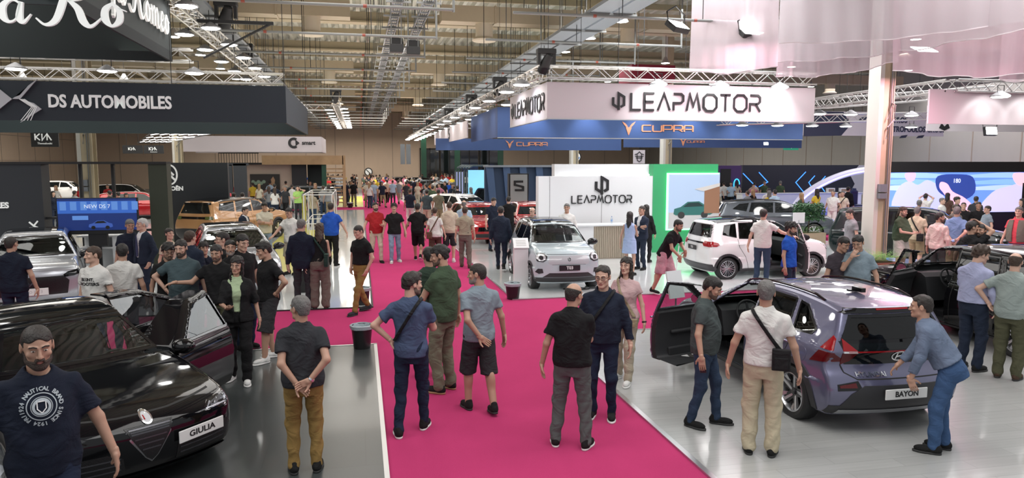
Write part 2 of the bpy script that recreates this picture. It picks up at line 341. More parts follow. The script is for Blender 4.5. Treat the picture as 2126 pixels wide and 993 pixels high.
class Car:
    def __init__(s, name, label, p, loc, heading, group=None, tier=1, h=.024, paint=None):
        s.p = p; s.tier = tier; s.h = h; s.paint = paint
        s.root = empty(name, loc, heading, label, 'car', group)
        L = p['L']; s.W = p['W']/2; s.H = p['H']
        out = catmull(p['sil'], 6, corners=p.get('corners', ()))
        s.S = G2(out, .012); s.xmin, s.xmax = out[:, 0].min(), out[:, 0].max()
        t = np.array(p.get('sect', [(.1, .84), (.25, .93), (.4, .985), (.58, 1.), (.74, .99), (.88, .955), (.97, .915), (1.0, .895)]), float)
        rz, rw = p.get('roofw', (p['H'], .66)); t = np.vstack([t, [(rz, rw), (rz+.4, rw-.2)]])
        tt = catmull(t, 8); s.sz, s.sw = tt[:, 0], tt[:, 1]
        s.bf, s.br, s.crown = p.get('bow', (.16, .12, .045)); s.r = p.get('round', .07)
        s.pf, s.pr = p.get('plan', (.93, .94))
        s.wheels = [(p['xf'], 1), (p['xf'], -1), (p['xr'], 1), (p['xr'], -1)]; s.R = p['R']
    def Wd(s, x, z):
        w = np.interp(z, s.sz, s.sw).astype(np.float32)*s.W
        u = np.clip((x-.35*s.xmax)/(s.xmax*.65), 0, 1); v = np.clip((x-.45*s.xmin)/(s.xmin*.55), 0, 1)
        w = w*(1-(1-s.pf)*u**2)*(1-(1-s.pr)*v**2)
        fl = s.p.get('flare', .02)
        for xw in (s.p['xf'], s.p['xr']):
            d = np.sqrt((x-xw)**2+(z-s.R)**2); w = w+fl*np.clip(1.35-d/(s.R+.14), 0, .5)*2*(z < s.R+.28)
        return w
    def f(s, P):
        x, y, z = P[:, 0], np.abs(P[:, 1]), P[:, 2]; q = np.clip(y/s.W, 0, 1.3)
        e = np.clip(x/s.xmax, 0, 1)*s.bf+np.clip(x/s.xmin, 0, 1)*-s.br
        a = s.S(x+e*q**2.4, z+s.crown*q**2*np.clip(z/s.H, 0, 1)**2)
        return smax(a, y-s.Wd(x, z), s.r)
    def arches(s, P, f):
        for xw, sg in s.wheels[::2]:
            d = np.sqrt((P[:, 0]-xw)**2+(P[:, 2]-s.R)**2)-(s.R+s.p.get('gap', .045)); f = np.maximum(f, -np.maximum(d, .62*s.W-np.abs(P[:, 1])))
        return f
    def project(s, uv, plane, off=.004, xlim=None):
        uv = np.asarray(uv, np.float32); n = len(uv); P = np.zeros((n, 3), np.float32)
        if plane in ('left', 'right'): sg = 1 if plane == 'left' else -1; P[:, 0] = uv[:, 0]; P[:, 2] = uv[:, 1]; P[:, 1] = sg*1.3; d = np.array((0, -sg, 0))
        elif plane in ('front', 'rear'): sg = 1 if plane == 'front' else -1; P[:, 1] = uv[:, 0]; P[:, 2] = uv[:, 1]; P[:, 0] = sg*(s.xmax+.4 if sg > 0 else -s.xmin+.4); d = np.array((-sg, 0, 0))
        else: P[:, 0] = uv[:, 0]; P[:, 1] = uv[:, 1]; P[:, 2] = s.H+.4; d = np.array((0, 0, -1))
        for _ in range(46): P = P+d*(s.f(P)*.85)[:, None]
        return (P-d*off).astype(np.float32), d
    def patch(s, name, plane, poly, m, off=.004, th=.02, parent=None, step=None, tri=None, label=None):
        V2, F = tri if tri else tess(poly, step or (.03 if s.tier == 1 else .06))
        V, d = s.project(V2, plane, off); n = len(V); B = V+d*th
        miss = np.abs(s.f((V+d*off).astype(np.float32))) > .02; dep = V@d; F = [f for f in F if not miss[list(f)].any() and np.ptp(dep[list(f)]) < .22]
        if not F: return None
        used = sorted({i for f in F for i in f}); mp = {u: i for i, u in enumerate(used)}; F = [[mp[i] for i in f] for f in F]; V = V[used]; B = B[used]; n = len(V)
        from collections import Counter
        c = Counter()
        for f in F:
            for i in range(len(f)): a, b = f[i], f[(i+1) % len(f)]; c[(a, b)] += 1
        Fs = [list(f) for f in F]+[[i+n for i in f[::-1]] for f in F]+[[b, a, a+n, b+n] for (a, b) in c if (b, a) not in c]
        if plane in ('right', 'front', 'top'): pass
        o = mesh_obj(name, np.vstack([V, B]), Fs, m, parent or s.root, True, .7); fixn(o)
        if label: o['label'] = label
        return o
    def line(s, name, plane, pts, w, m, off=.002, parent=None, dens=.05):
        q = []
        for i in range(len(pts)-1):
            a, b = np.array(pts[i][:2], float), np.array(pts[i+1][:2], float); k = max(1, int(np.linalg.norm(b-a)/dens))
            for j in range(k): q.append(tuple(a+(b-a)*j/k))
        q.append(tuple(pts[-1][:2])); V, F = strokes([q], w, 0); n = len(V)//2
        F = [f for f in F if all(i < n for i in f)]
        return s.patch(name, plane, None, m, off, .008, parent, tri=(V[:n][:, [0, 2]], F))
    def ribbon_set(s, name, plane, lines, w, m, off=.002, parent=None, th=.008):
        Vs = []; Fs = []; n0 = 0
        for pts in lines:
            q = []
            for i in range(len(pts)-1):
                a, b = np.array(pts[i], float), np.array(pts[i+1], float); k = max(1, int(np.linalg.norm(b-a)/.05))
                for j in range(k): q.append(tuple(a+(b-a)*j/k))
            q.append(tuple(pts[-1])); V, F = strokes([q], w, 0); n = len(V)//2
            Vs.append(V[:n][:, [0, 2]]); Fs += [[i+n0 for i in f] for f in F if all(i < n for i in f)]; n0 += n
        return s.patch(name, plane, None, m, off, th, parent, tri=(np.vstack(Vs), Fs))
    def decal_text(s, name, plane, txt, size, c, m, sx=1., bold=0., off=.006, tri=None, flip=None, parent=None):
        V, F = tri if tri else text_mesh(txt, size, 0, bold, sx)
        V = V[:, [0, 2]].copy(); fl = flip if flip is not None else {'front': 1, 'rear': -1, 'left': -1, 'right': 1, 'top': 1}[plane]
        V[:, 0] *= fl; V += np.array(c)
        return s.patch(name, plane, None, m, off, .004, parent, tri=(V, F))
    def build(s):
        p, root, h = s.p, s.root, s.h; L0 = (s.xmin-.06, -s.W-.08, .08); H0 = (s.xmax+.06, s.W+.08, s.H+.08)
        doors = {(d['side'], d['win']): d for d in p.get('open', [])}
        glass = {k: np.array(v, float) for k, v in p['glass'].items()}
        holes = []
        hollow = s.tier == 1
        if hollow:
            for k, v in glass.items():
                g = G2(v, .01, .3)
                holes.append((k, g))
        dg = [(d, G2(d['poly'], .012, .3)) for d in p.get('open', [])]
        zc = p.get('floor', .38); sk = .055
        def solid(P): return s.arches(P, s.f(P))
        def fb(P):
            fo = s.f(P); f = s.arches(P, fo)
            if hollow:
                cav = np.maximum(fo+sk, np.maximum(zc-P[:, 2], np.maximum(P[:, 0]-p['cab'][1], p['cab'][0]-P[:, 0])))
                f = np.maximum(f, -cav)
                for k, g in holes:
                    if k == 'windshield': c = np.maximum(g(P[:, 1], P[:, 2])+.012, .25-P[:, 0])
                    elif k == 'rear_window': c = np.maximum(g(P[:, 1], P[:, 2])+.012, P[:, 0]-s.xmin-p.get('rwx', .62))
                    else: c = np.maximum(g(P[:, 0], P[:, 2])+.012, .42*s.W-np.abs(P[:, 1]))
                    f = np.maximum(f, -c)
                for d, g in dg:
                    c = np.maximum(g(P[:, 0], P[:, 2]), s.W*.62-P[:, 1]*d['sg']); f = np.maximum(f, -c)
            return f
        V, F = surf(fb, L0, H0, h, 2 if s.tier == 1 else 1)
        fc = V[F].mean(1); inner = s.f(fc.astype(np.float32)) < -.018
        body = mesh_obj('body_shell', V, F, [s.paint, M_INT], root, True, .75, inner.astype(int))
        s.body = body
        # --- glazing
        gl = p.get('glassmat', {})
        for k, v in glass.items():
            base = {'windshield': 'front', 'rear_window': 'rear'}.get(k)
            for pl in ([base] if base else ['left', 'right']):
                op = [d for d in p.get('open', []) if d['win'] == k and d['side'] == pl]
                if op: continue
                m = (M_GLASSO if s.tier > 1 else gl.get(k, M_GLASS))
                fr = s.patch('window_frame' if not base else k, pl, v, M_GLASSO if s.tier > 1 else M_GLOSSB, .002, .012) if s.tier > 1 else None
                if s.tier > 1: continue
                c = v.mean(0); inn = inset(v, .032 if base else .024)
                ring = s.ringpatch(k+'_surround' if base else 'side_window_surround', pl, v, inn, M_GLOSSB)
                s.patch(k if base else 'side_window', pl, inn, m, -.004, .006)
        # --- roof panel, cladding, seams
        for nm, pl, poly, m, *r in p.get('patches', []):
            s.patch(nm, pl, poly, m, *(r or [.003]))
        for nm, pl, pts, wd, m in p.get('lines', []):
            for q in (['left', 'right'] if pl == 'sides' else [pl]): s.line(nm, q, pts, wd, m)
        seams = p.get('seams', [])
        if seams:
            for pl in ('left', 'right'): s.ribbon_set('panel_gap', pl, [q for q in seams if not (q is p.get('seam_open') and any(d['side'] == pl for d in p.get('open', [])))], .010, M_SEAM)
        clad = p.get('clad')
        if clad:
            for pl in ('left', 'right'):
                for xw in (p['xf'], p['xr']):
                    Ri, Ro = s.R+.03, s.R+.03+clad
                    a = np.linspace(-.32, PI+.32, 26); tri = arc_strip([(xw, s.R)]*26, a, Ri, Ro)
                    s.patch('wheel_arch_trim', pl, None, M_CLAD, .012, .03, tri=tri)
        sill = p.get('sill')
        if sill:
            for pl in ('left', 'right'): s.patch('sill_trim', pl, [(p['xr']+s.R+.02, .17), (p['xf']-s.R-.02, .17), (p['xf']-s.R-.04, sill), (p['xr']+s.R+.04, sill)], p.get('sillmat', M_CLAD), .012, .03)
        # --- wheels
        for xw, sg in s.wheels:
            wh = empty('wheel', (xw, sg*(s.W-.115+p.get('wout', 0)), s.R), 0, parent=root); wh.rotation_euler = (0, 0, 0 if sg > 0 else PI)
            if sg > 0: wh.rotation_euler = (0, 0, 0)
            wheel_parts(wh, s.R, p.get('rim', 'multi'), s.tier)
        # --- handles, mirrors
        for hx, hz in p.get('handles', []):
            for pl, sg in (('left', 1), ('right', -1)):
                if any(d['side'] == pl and abs(hx-np.mean([q[0] for q in d['poly']])) < .8 and s.inpoly(d['poly'], hx, hz) for d in p.get('open', [])): continue
                V, _ = s.project([(hx-.11, hz), (hx, hz), (hx+.11, hz)], pl, .022); MB().tube(V, .013, 8).build('door_handle', p.get('handlemat', s.paint), root, True)
        mir = p.get('mirror')
        if mir:
            for sg in (1, -1):
                if any(d.get('mirror') and d['sg'] == sg for d in p.get('open', [])): continue
                mirror(root, (mir[0], sg*mir[1], mir[2]), sg, p.get('mirmat', s.paint))
        if s.tier == 1: s.interior()
        for d, g in dg: s.door(d, g)
        for (x0, x1, yy, zz) in p.get('rails', []):
            for sg in (1, -1):
                pts = [(x0+(x1-x0)*t, sg*yy) for t in np.linspace(0, 1, 12)]; V, _ = s.project(pts, 'top', .03)
                V[0, 2] -= .03; V[-1, 2] -= .03; MB().tube(V, .016, 8).build('roof_rail', p.get('railmat', M_GLOSSB), root, True)
        return s
    def fx(s, y, z, sg=1):
        v, _ = s.project([(y, z)], 'front' if sg > 0 else 'rear', .0); return float(v[0, 0])
    def inpoly(s, poly, x, z): return poly_sd(np.array([x], np.float32), np.array([z], np.float32), np.array(poly, float))[0] < 0
    def ringpatch(s, name, pl, outer, inner, m):
        o = resample(outer, 64); i = resample(inner, 64)
        tri = (np.vstack([o, i]), [[k, (k+1) % 64, 64+(k+1) % 64, 64+k] for k in range(64)])
        return s.patch(name, pl, None, m, .005, .016, tri=tri)
    def interior(s):
        p, root = s.p, s.root; x0, x1 = p['cab']; zs = p.get('seatz', .52); sm = p.get('seatmat', M_SEAT)
        xd = p.get('dash', x1-.42); yw = s.W*.82
        MB().prism([(xd-.1, .55), (x1+.1, .45), (x1+.12, p.get('dashz', .93)), (xd+.12, p.get('dashz', .93)+.0), (xd, p.get('dashz', .93)-.06)], -yw, yw, lambda u, v, t: (u, t, v)).build('dashboard', M_INT, root)
        sw = empty('steering_wheel', (xd-.13, .37, p.get('dashz', .93)-.08), 0, parent=root); sw.rotation_euler = (0, math.radians(-64), 0)
        MB().lathe([(.18+.016*math.cos(a), .016*math.sin(a)) for a in np.linspace(0, 2*PI, 9)], n=28).build('rim', M_INT, sw, True)
        b = MB(); b.box((0, 0, -.01), (.36, .03, .015)); b.box((0, 0, -.01), (.12, .1, .03)); b.tube([(0, 0, 0), (0, 0, -.25)], .03); b.build('hub', M_INT, sw)
        for xs, ys, w_ in ((xd-.75, .37, .25), (xd-.75, -.37, .25), (xd-1.62, 0, .6)):
            st = empty('seat', (xs, ys, zs-.1), 0, parent=root)
            rounded(MB().box((.05, 0, 0), (.5, w_*2, .16)).build('cushion', sm, st), .05, 3)
            th = math.radians(20); R = np.array([[math.cos(-th), 0, math.sin(-th)], [0, 1, 0], [-math.sin(-th), 0, math.cos(-th)]])
            rounded(MB().box((-.3, 0, .36), (.13, w_*2, .62), R=R).build('backrest', sm, st), .05, 3)
            for hy in ((0,) if w_ < .4 else (-.35, .35)): rounded(MB().box((-.42, hy, .74), (.09, .24, .17), R=R).build('headrest', sm, st), .035, 3)
    def door(s, d, g):
        """the door slice of the body, turned open on its hinge at the front edge"""
        p = s.p; sg = d['sg']; P = np.array(d['poly'], float); win = np.array(p['glass'][d['win']], float); gw = G2(win, .01, .3)
        hx = d['hinge']; lo = (P[:, 0].min()-.03, min(sg*.35, sg*(s.W+.05)), P[:, 1].min()-.03); hi = (P[:, 0].max()+.03, max(sg*.35, sg*(s.W+.05)), P[:, 1].max()+.03)
        g2 = G2(inset(P, .006), .01, .3)
        def fd(Q):
            f = s.f(Q); a = np.abs(Q[:, 1]); f = np.maximum(np.maximum(f, -(f+np.where(Q[:, 2] > win[:, 1].min()-.03, .045, .11))), g2(Q[:, 0], Q[:, 2]))
            return np.maximum(f, -(gw(Q[:, 0], Q[:, 2])+.004))
        V, F = surf(fd, lo, hi, s.h*.8, 1); fc = V[F].mean(1); inner = (s.f(fc.astype(np.float32)) < -.03).astype(int)
        hy = sg*(s.Wd(np.array([hx]), np.array([.7]))[0]-.03)
        e = empty('door', (hx, hy, 0), 0, parent=s.root); o = mesh_obj('door_panel', V-np.array((hx, hy, 0)), F, [s.paint, M_INT], e, True, .7, inner)
        inn = inset(win, .01); gp = s.patch('window', 'left' if sg > 0 else 'right', inn, p.get('glassmat', {}).get(d['win'], M_GLASS), -.012, .005, parent=e)
        gp.location = (-hx, -hy, 0)
        rp = s.ringpatch('window_trim', 'left' if sg > 0 else 'right', np.array(win), inn, d.get('trim', M_GLOSSB)); rp.parent = e; rp.location = (-hx, -hy, 0)
        cx, cz = P[:, 0].mean(), .62
        b = MB(); yi = sg*(s.Wd(np.array([cx]), np.array([.6]))[0]-.13); b.box((cx-hx, yi-hy, .66), (.5, .05, .05)); b.box((cx-hx, yi-hy, .38), (.6, .05, .14)); rounded(b.build('armrest', M_INT, e), .02)
        for hx_, hz_ in p.get('handles', []):
            if s.inpoly(P, hx_, hz_):
                Vh, _ = s.project([(hx_-.11, hz_), (hx_, hz_), (hx_+.11, hz_)], 'left' if sg > 0 else 'right', .022); MB().tube(Vh-np.array((hx, hy, 0)), .013, 8).build('door_handle', p.get('handlemat', s.paint), e, True)
        if d.get('mirror'):
            m_ = p['mirror']; mirror(e, (m_[0]-hx, sg*m_[1]-hy, m_[2]), sg, p.get('mirmat', s.paint))
        e.rotation_euler = (0, 0, -sg*math.radians(d['angle']))
def inset(poly, d):
    P = np.asarray(poly, float); n = len(P); A = sum(P[i][0]*P[(i+1) % n][1]-P[(i+1) % n][0]*P[i][1] for i in range(n)); sg = 1 if A > 0 else -1; out = []
    for i in range(n):
        a, b, c = P[i-1], P[i], P[(i+1) % n]; d1 = (b-a)/(np.linalg.norm(b-a)+1e-9); d2 = (c-b)/(np.linalg.norm(c-b)+1e-9)
        n1 = np.array([-d1[1], d1[0]])*sg; n2 = np.array([-d2[1], d2[0]])*sg; m = n1+n2; m /= np.linalg.norm(m)+1e-9; out.append(b+m*d/max(m@n1, .4))
    return np.array(out)
def resample(poly, n):
    P = np.asarray(poly, float); Q = np.vstack([P, P[:1]]); l = np.concatenate([[0], np.cumsum(np.linalg.norm(np.diff(Q, axis=0), axis=1))]); m = len(P)
    # the same number of points per edge by vertex parameter so rings match
    per = [n//m+(1 if i < n % m else 0) for i in range(m)]; out = []
    for i in range(m):
        for k in range(per[i]): out.append(Q[i]+(Q[i+1]-Q[i])*k/per[i])
    return np.array(out)
def arc_strip(cs, a, Ri, Ro):
    V = [(c[0]+r*math.cos(t), c[1]+r*math.sin(t)) for r in (Ri, Ro) for c, t in zip(cs, a)]; n = len(a)
    return np.array(V), [[i, i+1, n+i+1, n+i] for i in range(n-1)]
def mirror(root, c, sg, m):
    o = empty('mirror', c, 0, parent=root)
    sdf_obj('mirror_housing', lambda P: smax(ell(P, (0, 0, 0), (.1, .13, .085)), -P[:, 0]-.045, .02), (-.14, -.16, -.12), (.14, .16, .12), .016, m, o)
    MB().tube([(0, -sg*.05, -.05), (-.02, -sg*.16, -.09)], .028, 8).build('mirror_stalk', M_GLOSSB, o, True)
    b = MB(); b.lathe([(0, -.049), (.08, -.049), (.08, -.044)], n=20, axis='x'); q = b.build('mirror_glass', M_CHROME, o); q.scale = (1, 1.25, .8)
WHEEL_CACHE = {}
def wheel_parts(root, R, style, tier):
    """wheel in the XZ plane, outer face towards +Y"""
    key = (round(R, 3), style, tier)
    if key not in WHEEL_CACHE:
        n = 40 if tier == 1 else 20; w = .105; rr = R*.71; parts = []
        t = MB().lathe([(rr, -w), (R*.9, -w*1.02), (R*.98, -w*.8), (R, -w*.5), (R, w*.5), (R*.985, w*.78), (R*.93, w*1.), (R*.85, w*1.08), (rr, w*.95), (rr, -w)], n=n, axis='y'); parts.append(('tyre', t, M_TYRE, True))
        b = MB(); b.lathe([(rr+.004, w*.93), (rr-.012, w*.98), (rr-.03, w*.6), (rr-.035, -w*.5)], n=n, axis='y'); parts.append(('rim', b, M_RIM if style not in ('black', 'kia') else M_RIMD, True))
        b = MB(); b.lathe([(rr-.02, -.02), (.05, -.03), (0, -.03)], n=n, axis='y'); parts.append(('brake_disc', b, M_RIMD, False))
        def spoke(b, a, w0, w1, y0=.06, y1=.085, r0=.03, r1=None, skew=0.):
            r1 = r1 or rr-.008; ca, sa = math.cos(a), math.sin(a); cb, sb = math.cos(a+skew), math.sin(a+skew)
            def pt(r, o, y, c=ca, s_=sa): return (r*c-o*s_, y, r*s_+o*c)
            V = [pt(r0, -w0, y0), pt(r0, w0, y0), pt(r1, w1, y1, cb, sb), pt(r1, -w1, y1, cb, sb), pt(r0, -w0, y0-.03), pt(r0, w0, y0-.03), pt(r1, w1, y1-.03, cb, sb), pt(r1, -w1, y1-.03, cb, sb)]
            b.add(V, [(0, 1, 2, 3), (7, 6, 5, 4), (0, 4, 5, 1), (1, 5, 6, 2), (2, 6, 7, 3), (3, 7, 4, 0)])
        bs = MB(); bd = MB()
        if style == 'multi':
            for k in range(10):
                a = 2*PI*k/10; spoke(bs, a-.07, .007, .010, skew=-.07); spoke(bs, a+.07, .007, .010, skew=.07)
        elif style == 'five':
            for k in range(5): a = 2*PI*k/5+PI/2; spoke(bs, a-.12, .016, .022, skew=-.1); spoke(bs, a+.12, .016, .022, skew=.1); spoke(bd, a, .03, .06, .05, .07)
        elif style == 'bayon':
            for k in range(5):
                a = 2*PI*k/5+PI/2+.2; spoke(bd, a, .05, .05, .05, .07); spoke(bs, a-.2, .014, .02, .055, .088, r0=.05, skew=.22); spoke(bs, a+.36, .012, .03, .055, .088, r0=.13, skew=.0)
        elif style == 'kia':
            for k in range(5): a = 2*PI*k/5+PI/2; spoke(bs, a, .03, .05); spoke(bd, a+.6, .01, .05)
        else:
            for k in range(5): a = 2*PI*k/5+PI/2; spoke(bd, a-.14, .02, .03); spoke(bd, a+.14, .02, .03)
        if bs.V: parts.append(('rim_spokes', bs, M_RIM, False))
        if bd.V: parts.append(('rim_spokes', bd, M_RIMD, False))
        b = MB(); b.lathe([(0, .075), (.028, .073), (.034, .06), (.036, .02)], n=16, axis='y'); parts.append(('hub_cap', b, M_RIM if style != 'bayon' else M_RIMD, True))
        WHEEL_CACHE[key] = [(nm, fixn(q.build(nm, m, root, sm))) for nm, q, m, sm in parts]
    else:
        for nm, o in WHEEL_CACHE[key]: c = o.copy(); COL.objects.link(c); c.parent = root
def plate(root, c, rz, size, txt, bg, fg, tsz, sx=1., tilt=0., bold=0.0, parent=None):
    e = empty('number_plate', c, rz, parent=root); e.rotation_euler = (tilt, 0, rz)
    rounded(MB().box((0, -.008, 0), (size[0], .014, size[1])).build('plate_board', bg, e), .006)
    t = text('plate_lettering', txt, tsz, fg, e, (0, -.017, 0), depth=.003, sx=sx, bold=bold); return e
# ---- generic silhouettes; x forward from the middle of the wheelbase
def P_hatch(L=4.18, W=1.78, H=1.49, wb=2.58, fo=None, R=.33, hood=.98, belt=.95, cowl=None, tail=.9, bh=.22, roofx=(.35, -1.25), rearx=None, zc=.2, nose=.72, cab=None):
    fo = fo or (L-wb)*.52; xf = wb/2; xr = -wb/2; F = xf+fo; B = F-L
    cw = cowl or xf-.38
    sil = [(F-.12, zc), (F-.01, zc+.16), (F, nose-.12), (F-.05, nose+.02), (F-.32, hood-.1), (cw+.02, hood+.01), (roofx[0], H-.035), (roofx[0]-.5, H), (roofx[1]+.3, H-.01), (roofx[1], H-.05), (B+.22, 1.12), (B+.1, .98), (B+.02, .8), (B, .6), (B+.04, zc+.1), (B+.2, zc)]
    return dict(L=L, W=W, H=H, sil=sil, corners=(5, 9), xf=xf, xr=xr, R=R, roofw=(H, .64), cab=cab or (B+.3, cw+.12), F=F, B=B)
def tmpl(kind, L, W, H, wb, R, foh, **kw):
    xf = wb/2; F = xf+foh; B = F-L
    X = lambda u: F-u*L
    T = {
     'hatch': ([(.04, .13), (.006, .22), (0, .40), (.008, .52), (.05, .60), (.13, .645), (.245, .69), (.33, .85), (.41, .96), (.53, 1.), (.72, .995), (.86, .965), (.925, .93), (.965, .72), (.99, .62), (1, .42), (.992, .25), (.95, .13)], (6, 12)),
     'suv': ([(.04, .13), (.006, .22), (0, .40), (.006, .54), (.03, .61), (.12, .655), (.24, .69), (.32, .85), (.38, .955), (.5, 1.), (.72, .995), (.88, .965), (.94, .94), (.965, .75), (.985, .64), (1, .45), (.992, .25), (.95, .13)], (6, 12)),
     'sedan': ([(.04, .12), (.006, .20), (0, .38), (.01, .48), (.06, .56), (.16, .615), (.30, .665), (.38, .83), (.455, .955), (.55, 1.), (.66, .985), (.78, .89), (.87, .765), (.955, .735), (.985, .69), (1, .48), (.99, .25), (.95, .13)], (6, 14)),
    }[kind]
    sil = [(X(u), z*H) for u, z in T[0]]
    S = lambda *q: [(X(u), z*H) for u, z in q]
    if kind == 'sedan':
        side = dict(front_glass=S((.355, .68), (.452, .915), (.535, .95), (.54, .68)), rear_glass=S((.555, .68), (.55, .95), (.66, .935), (.755, .83), (.75, .70)))
        sa = S((.30, .22), (.30, .64), (.45, .945), (.545, .975), (.545, .64), (.545, .22)); rear_z = (.76, .95)
    elif kind == 'suv':
        side = dict(front_glass=S((.30, .70), (.385, .90), (.475, .935), (.485, .69)), rear_glass=S((.50, .69), (.49, .94), (.665, .935), (.69, .70)), quarter_glass=S((.71, .71), (.685, .93), (.85, .90), (.88, .76)))
        rear_z = (.70, .91)
    else:
        side = dict(front_glass=S((.31, .70), (.415, .905), (.505, .94), (.51, .69)), rear_glass=S((.527, .69), (.52, .94), (.70, .93), (.725, .70)), quarter_glass=S((.745, .715), (.72, .925), (.80, .90), (.86, .77)))
        rear_z = (.70, .90)
    w = W/2
    wt, wb_, zt, zb = .60*w, .80*w, .935*H, .705*H
    if kind == 'sedan': zb, zt = .69*H, .93*H
    glass = dict(windshield=[(-wb_, zb), (-wt, zt), (0, zt+.02*H), (wt, zt), (wb_, zb), (0, zb-.005)], rear_window=[(-.70*w, rear_z[0]*H), (-.52*w, rear_z[1]*H), (.52*w, rear_z[1]*H), (.70*w, rear_z[0]*H)], **side)
    hx1, hx2 = X(.475 if kind != 'sedan' else .51), X(.66 if kind != 'sedan' else .72)
    d = dict(rwx=1.35 if kind == 'sedan' else .62, L=L, W=W, H=H, sil=sil, corners=T[1], xf=xf, xr=xf-wb, R=R, roofw=(H, .62), F=F, B=B, glass=glass, cab=(B+.35, X(.26)), dashz=.64*H, floor=.38,
        handles=[(hx1, .60*H), (hx2, .615*H)], mirror=(X(.30), w+.05, .69*H), mirmat=M_GLOSSB, X=X, S=S,
        seams=[[(X(.295), .2*H), (X(.285), .45*H), (X(.30), .66*H)], [(X(.515), .2*H), (X(.52), .66*H)], [(X(.715), .68*H), (X(.725), .5*H), (X(.70), .34*H)], [(X(.295), .2*H), (X(.70), .2*H)]],
        glassmat=dict(rear_glass=M_GLASSD, quarter_glass=M_GLASSD, rear_window=M_GLASSD), seatz=.33*H)
    d.update(kw); return d
def mir2(P): return [(-y, z) for y, z in P][::-1]
def both(nm, pl, poly, m, *r): return [(nm, pl, poly, m, *r), (nm, pl, mir2(poly), m, *r)]

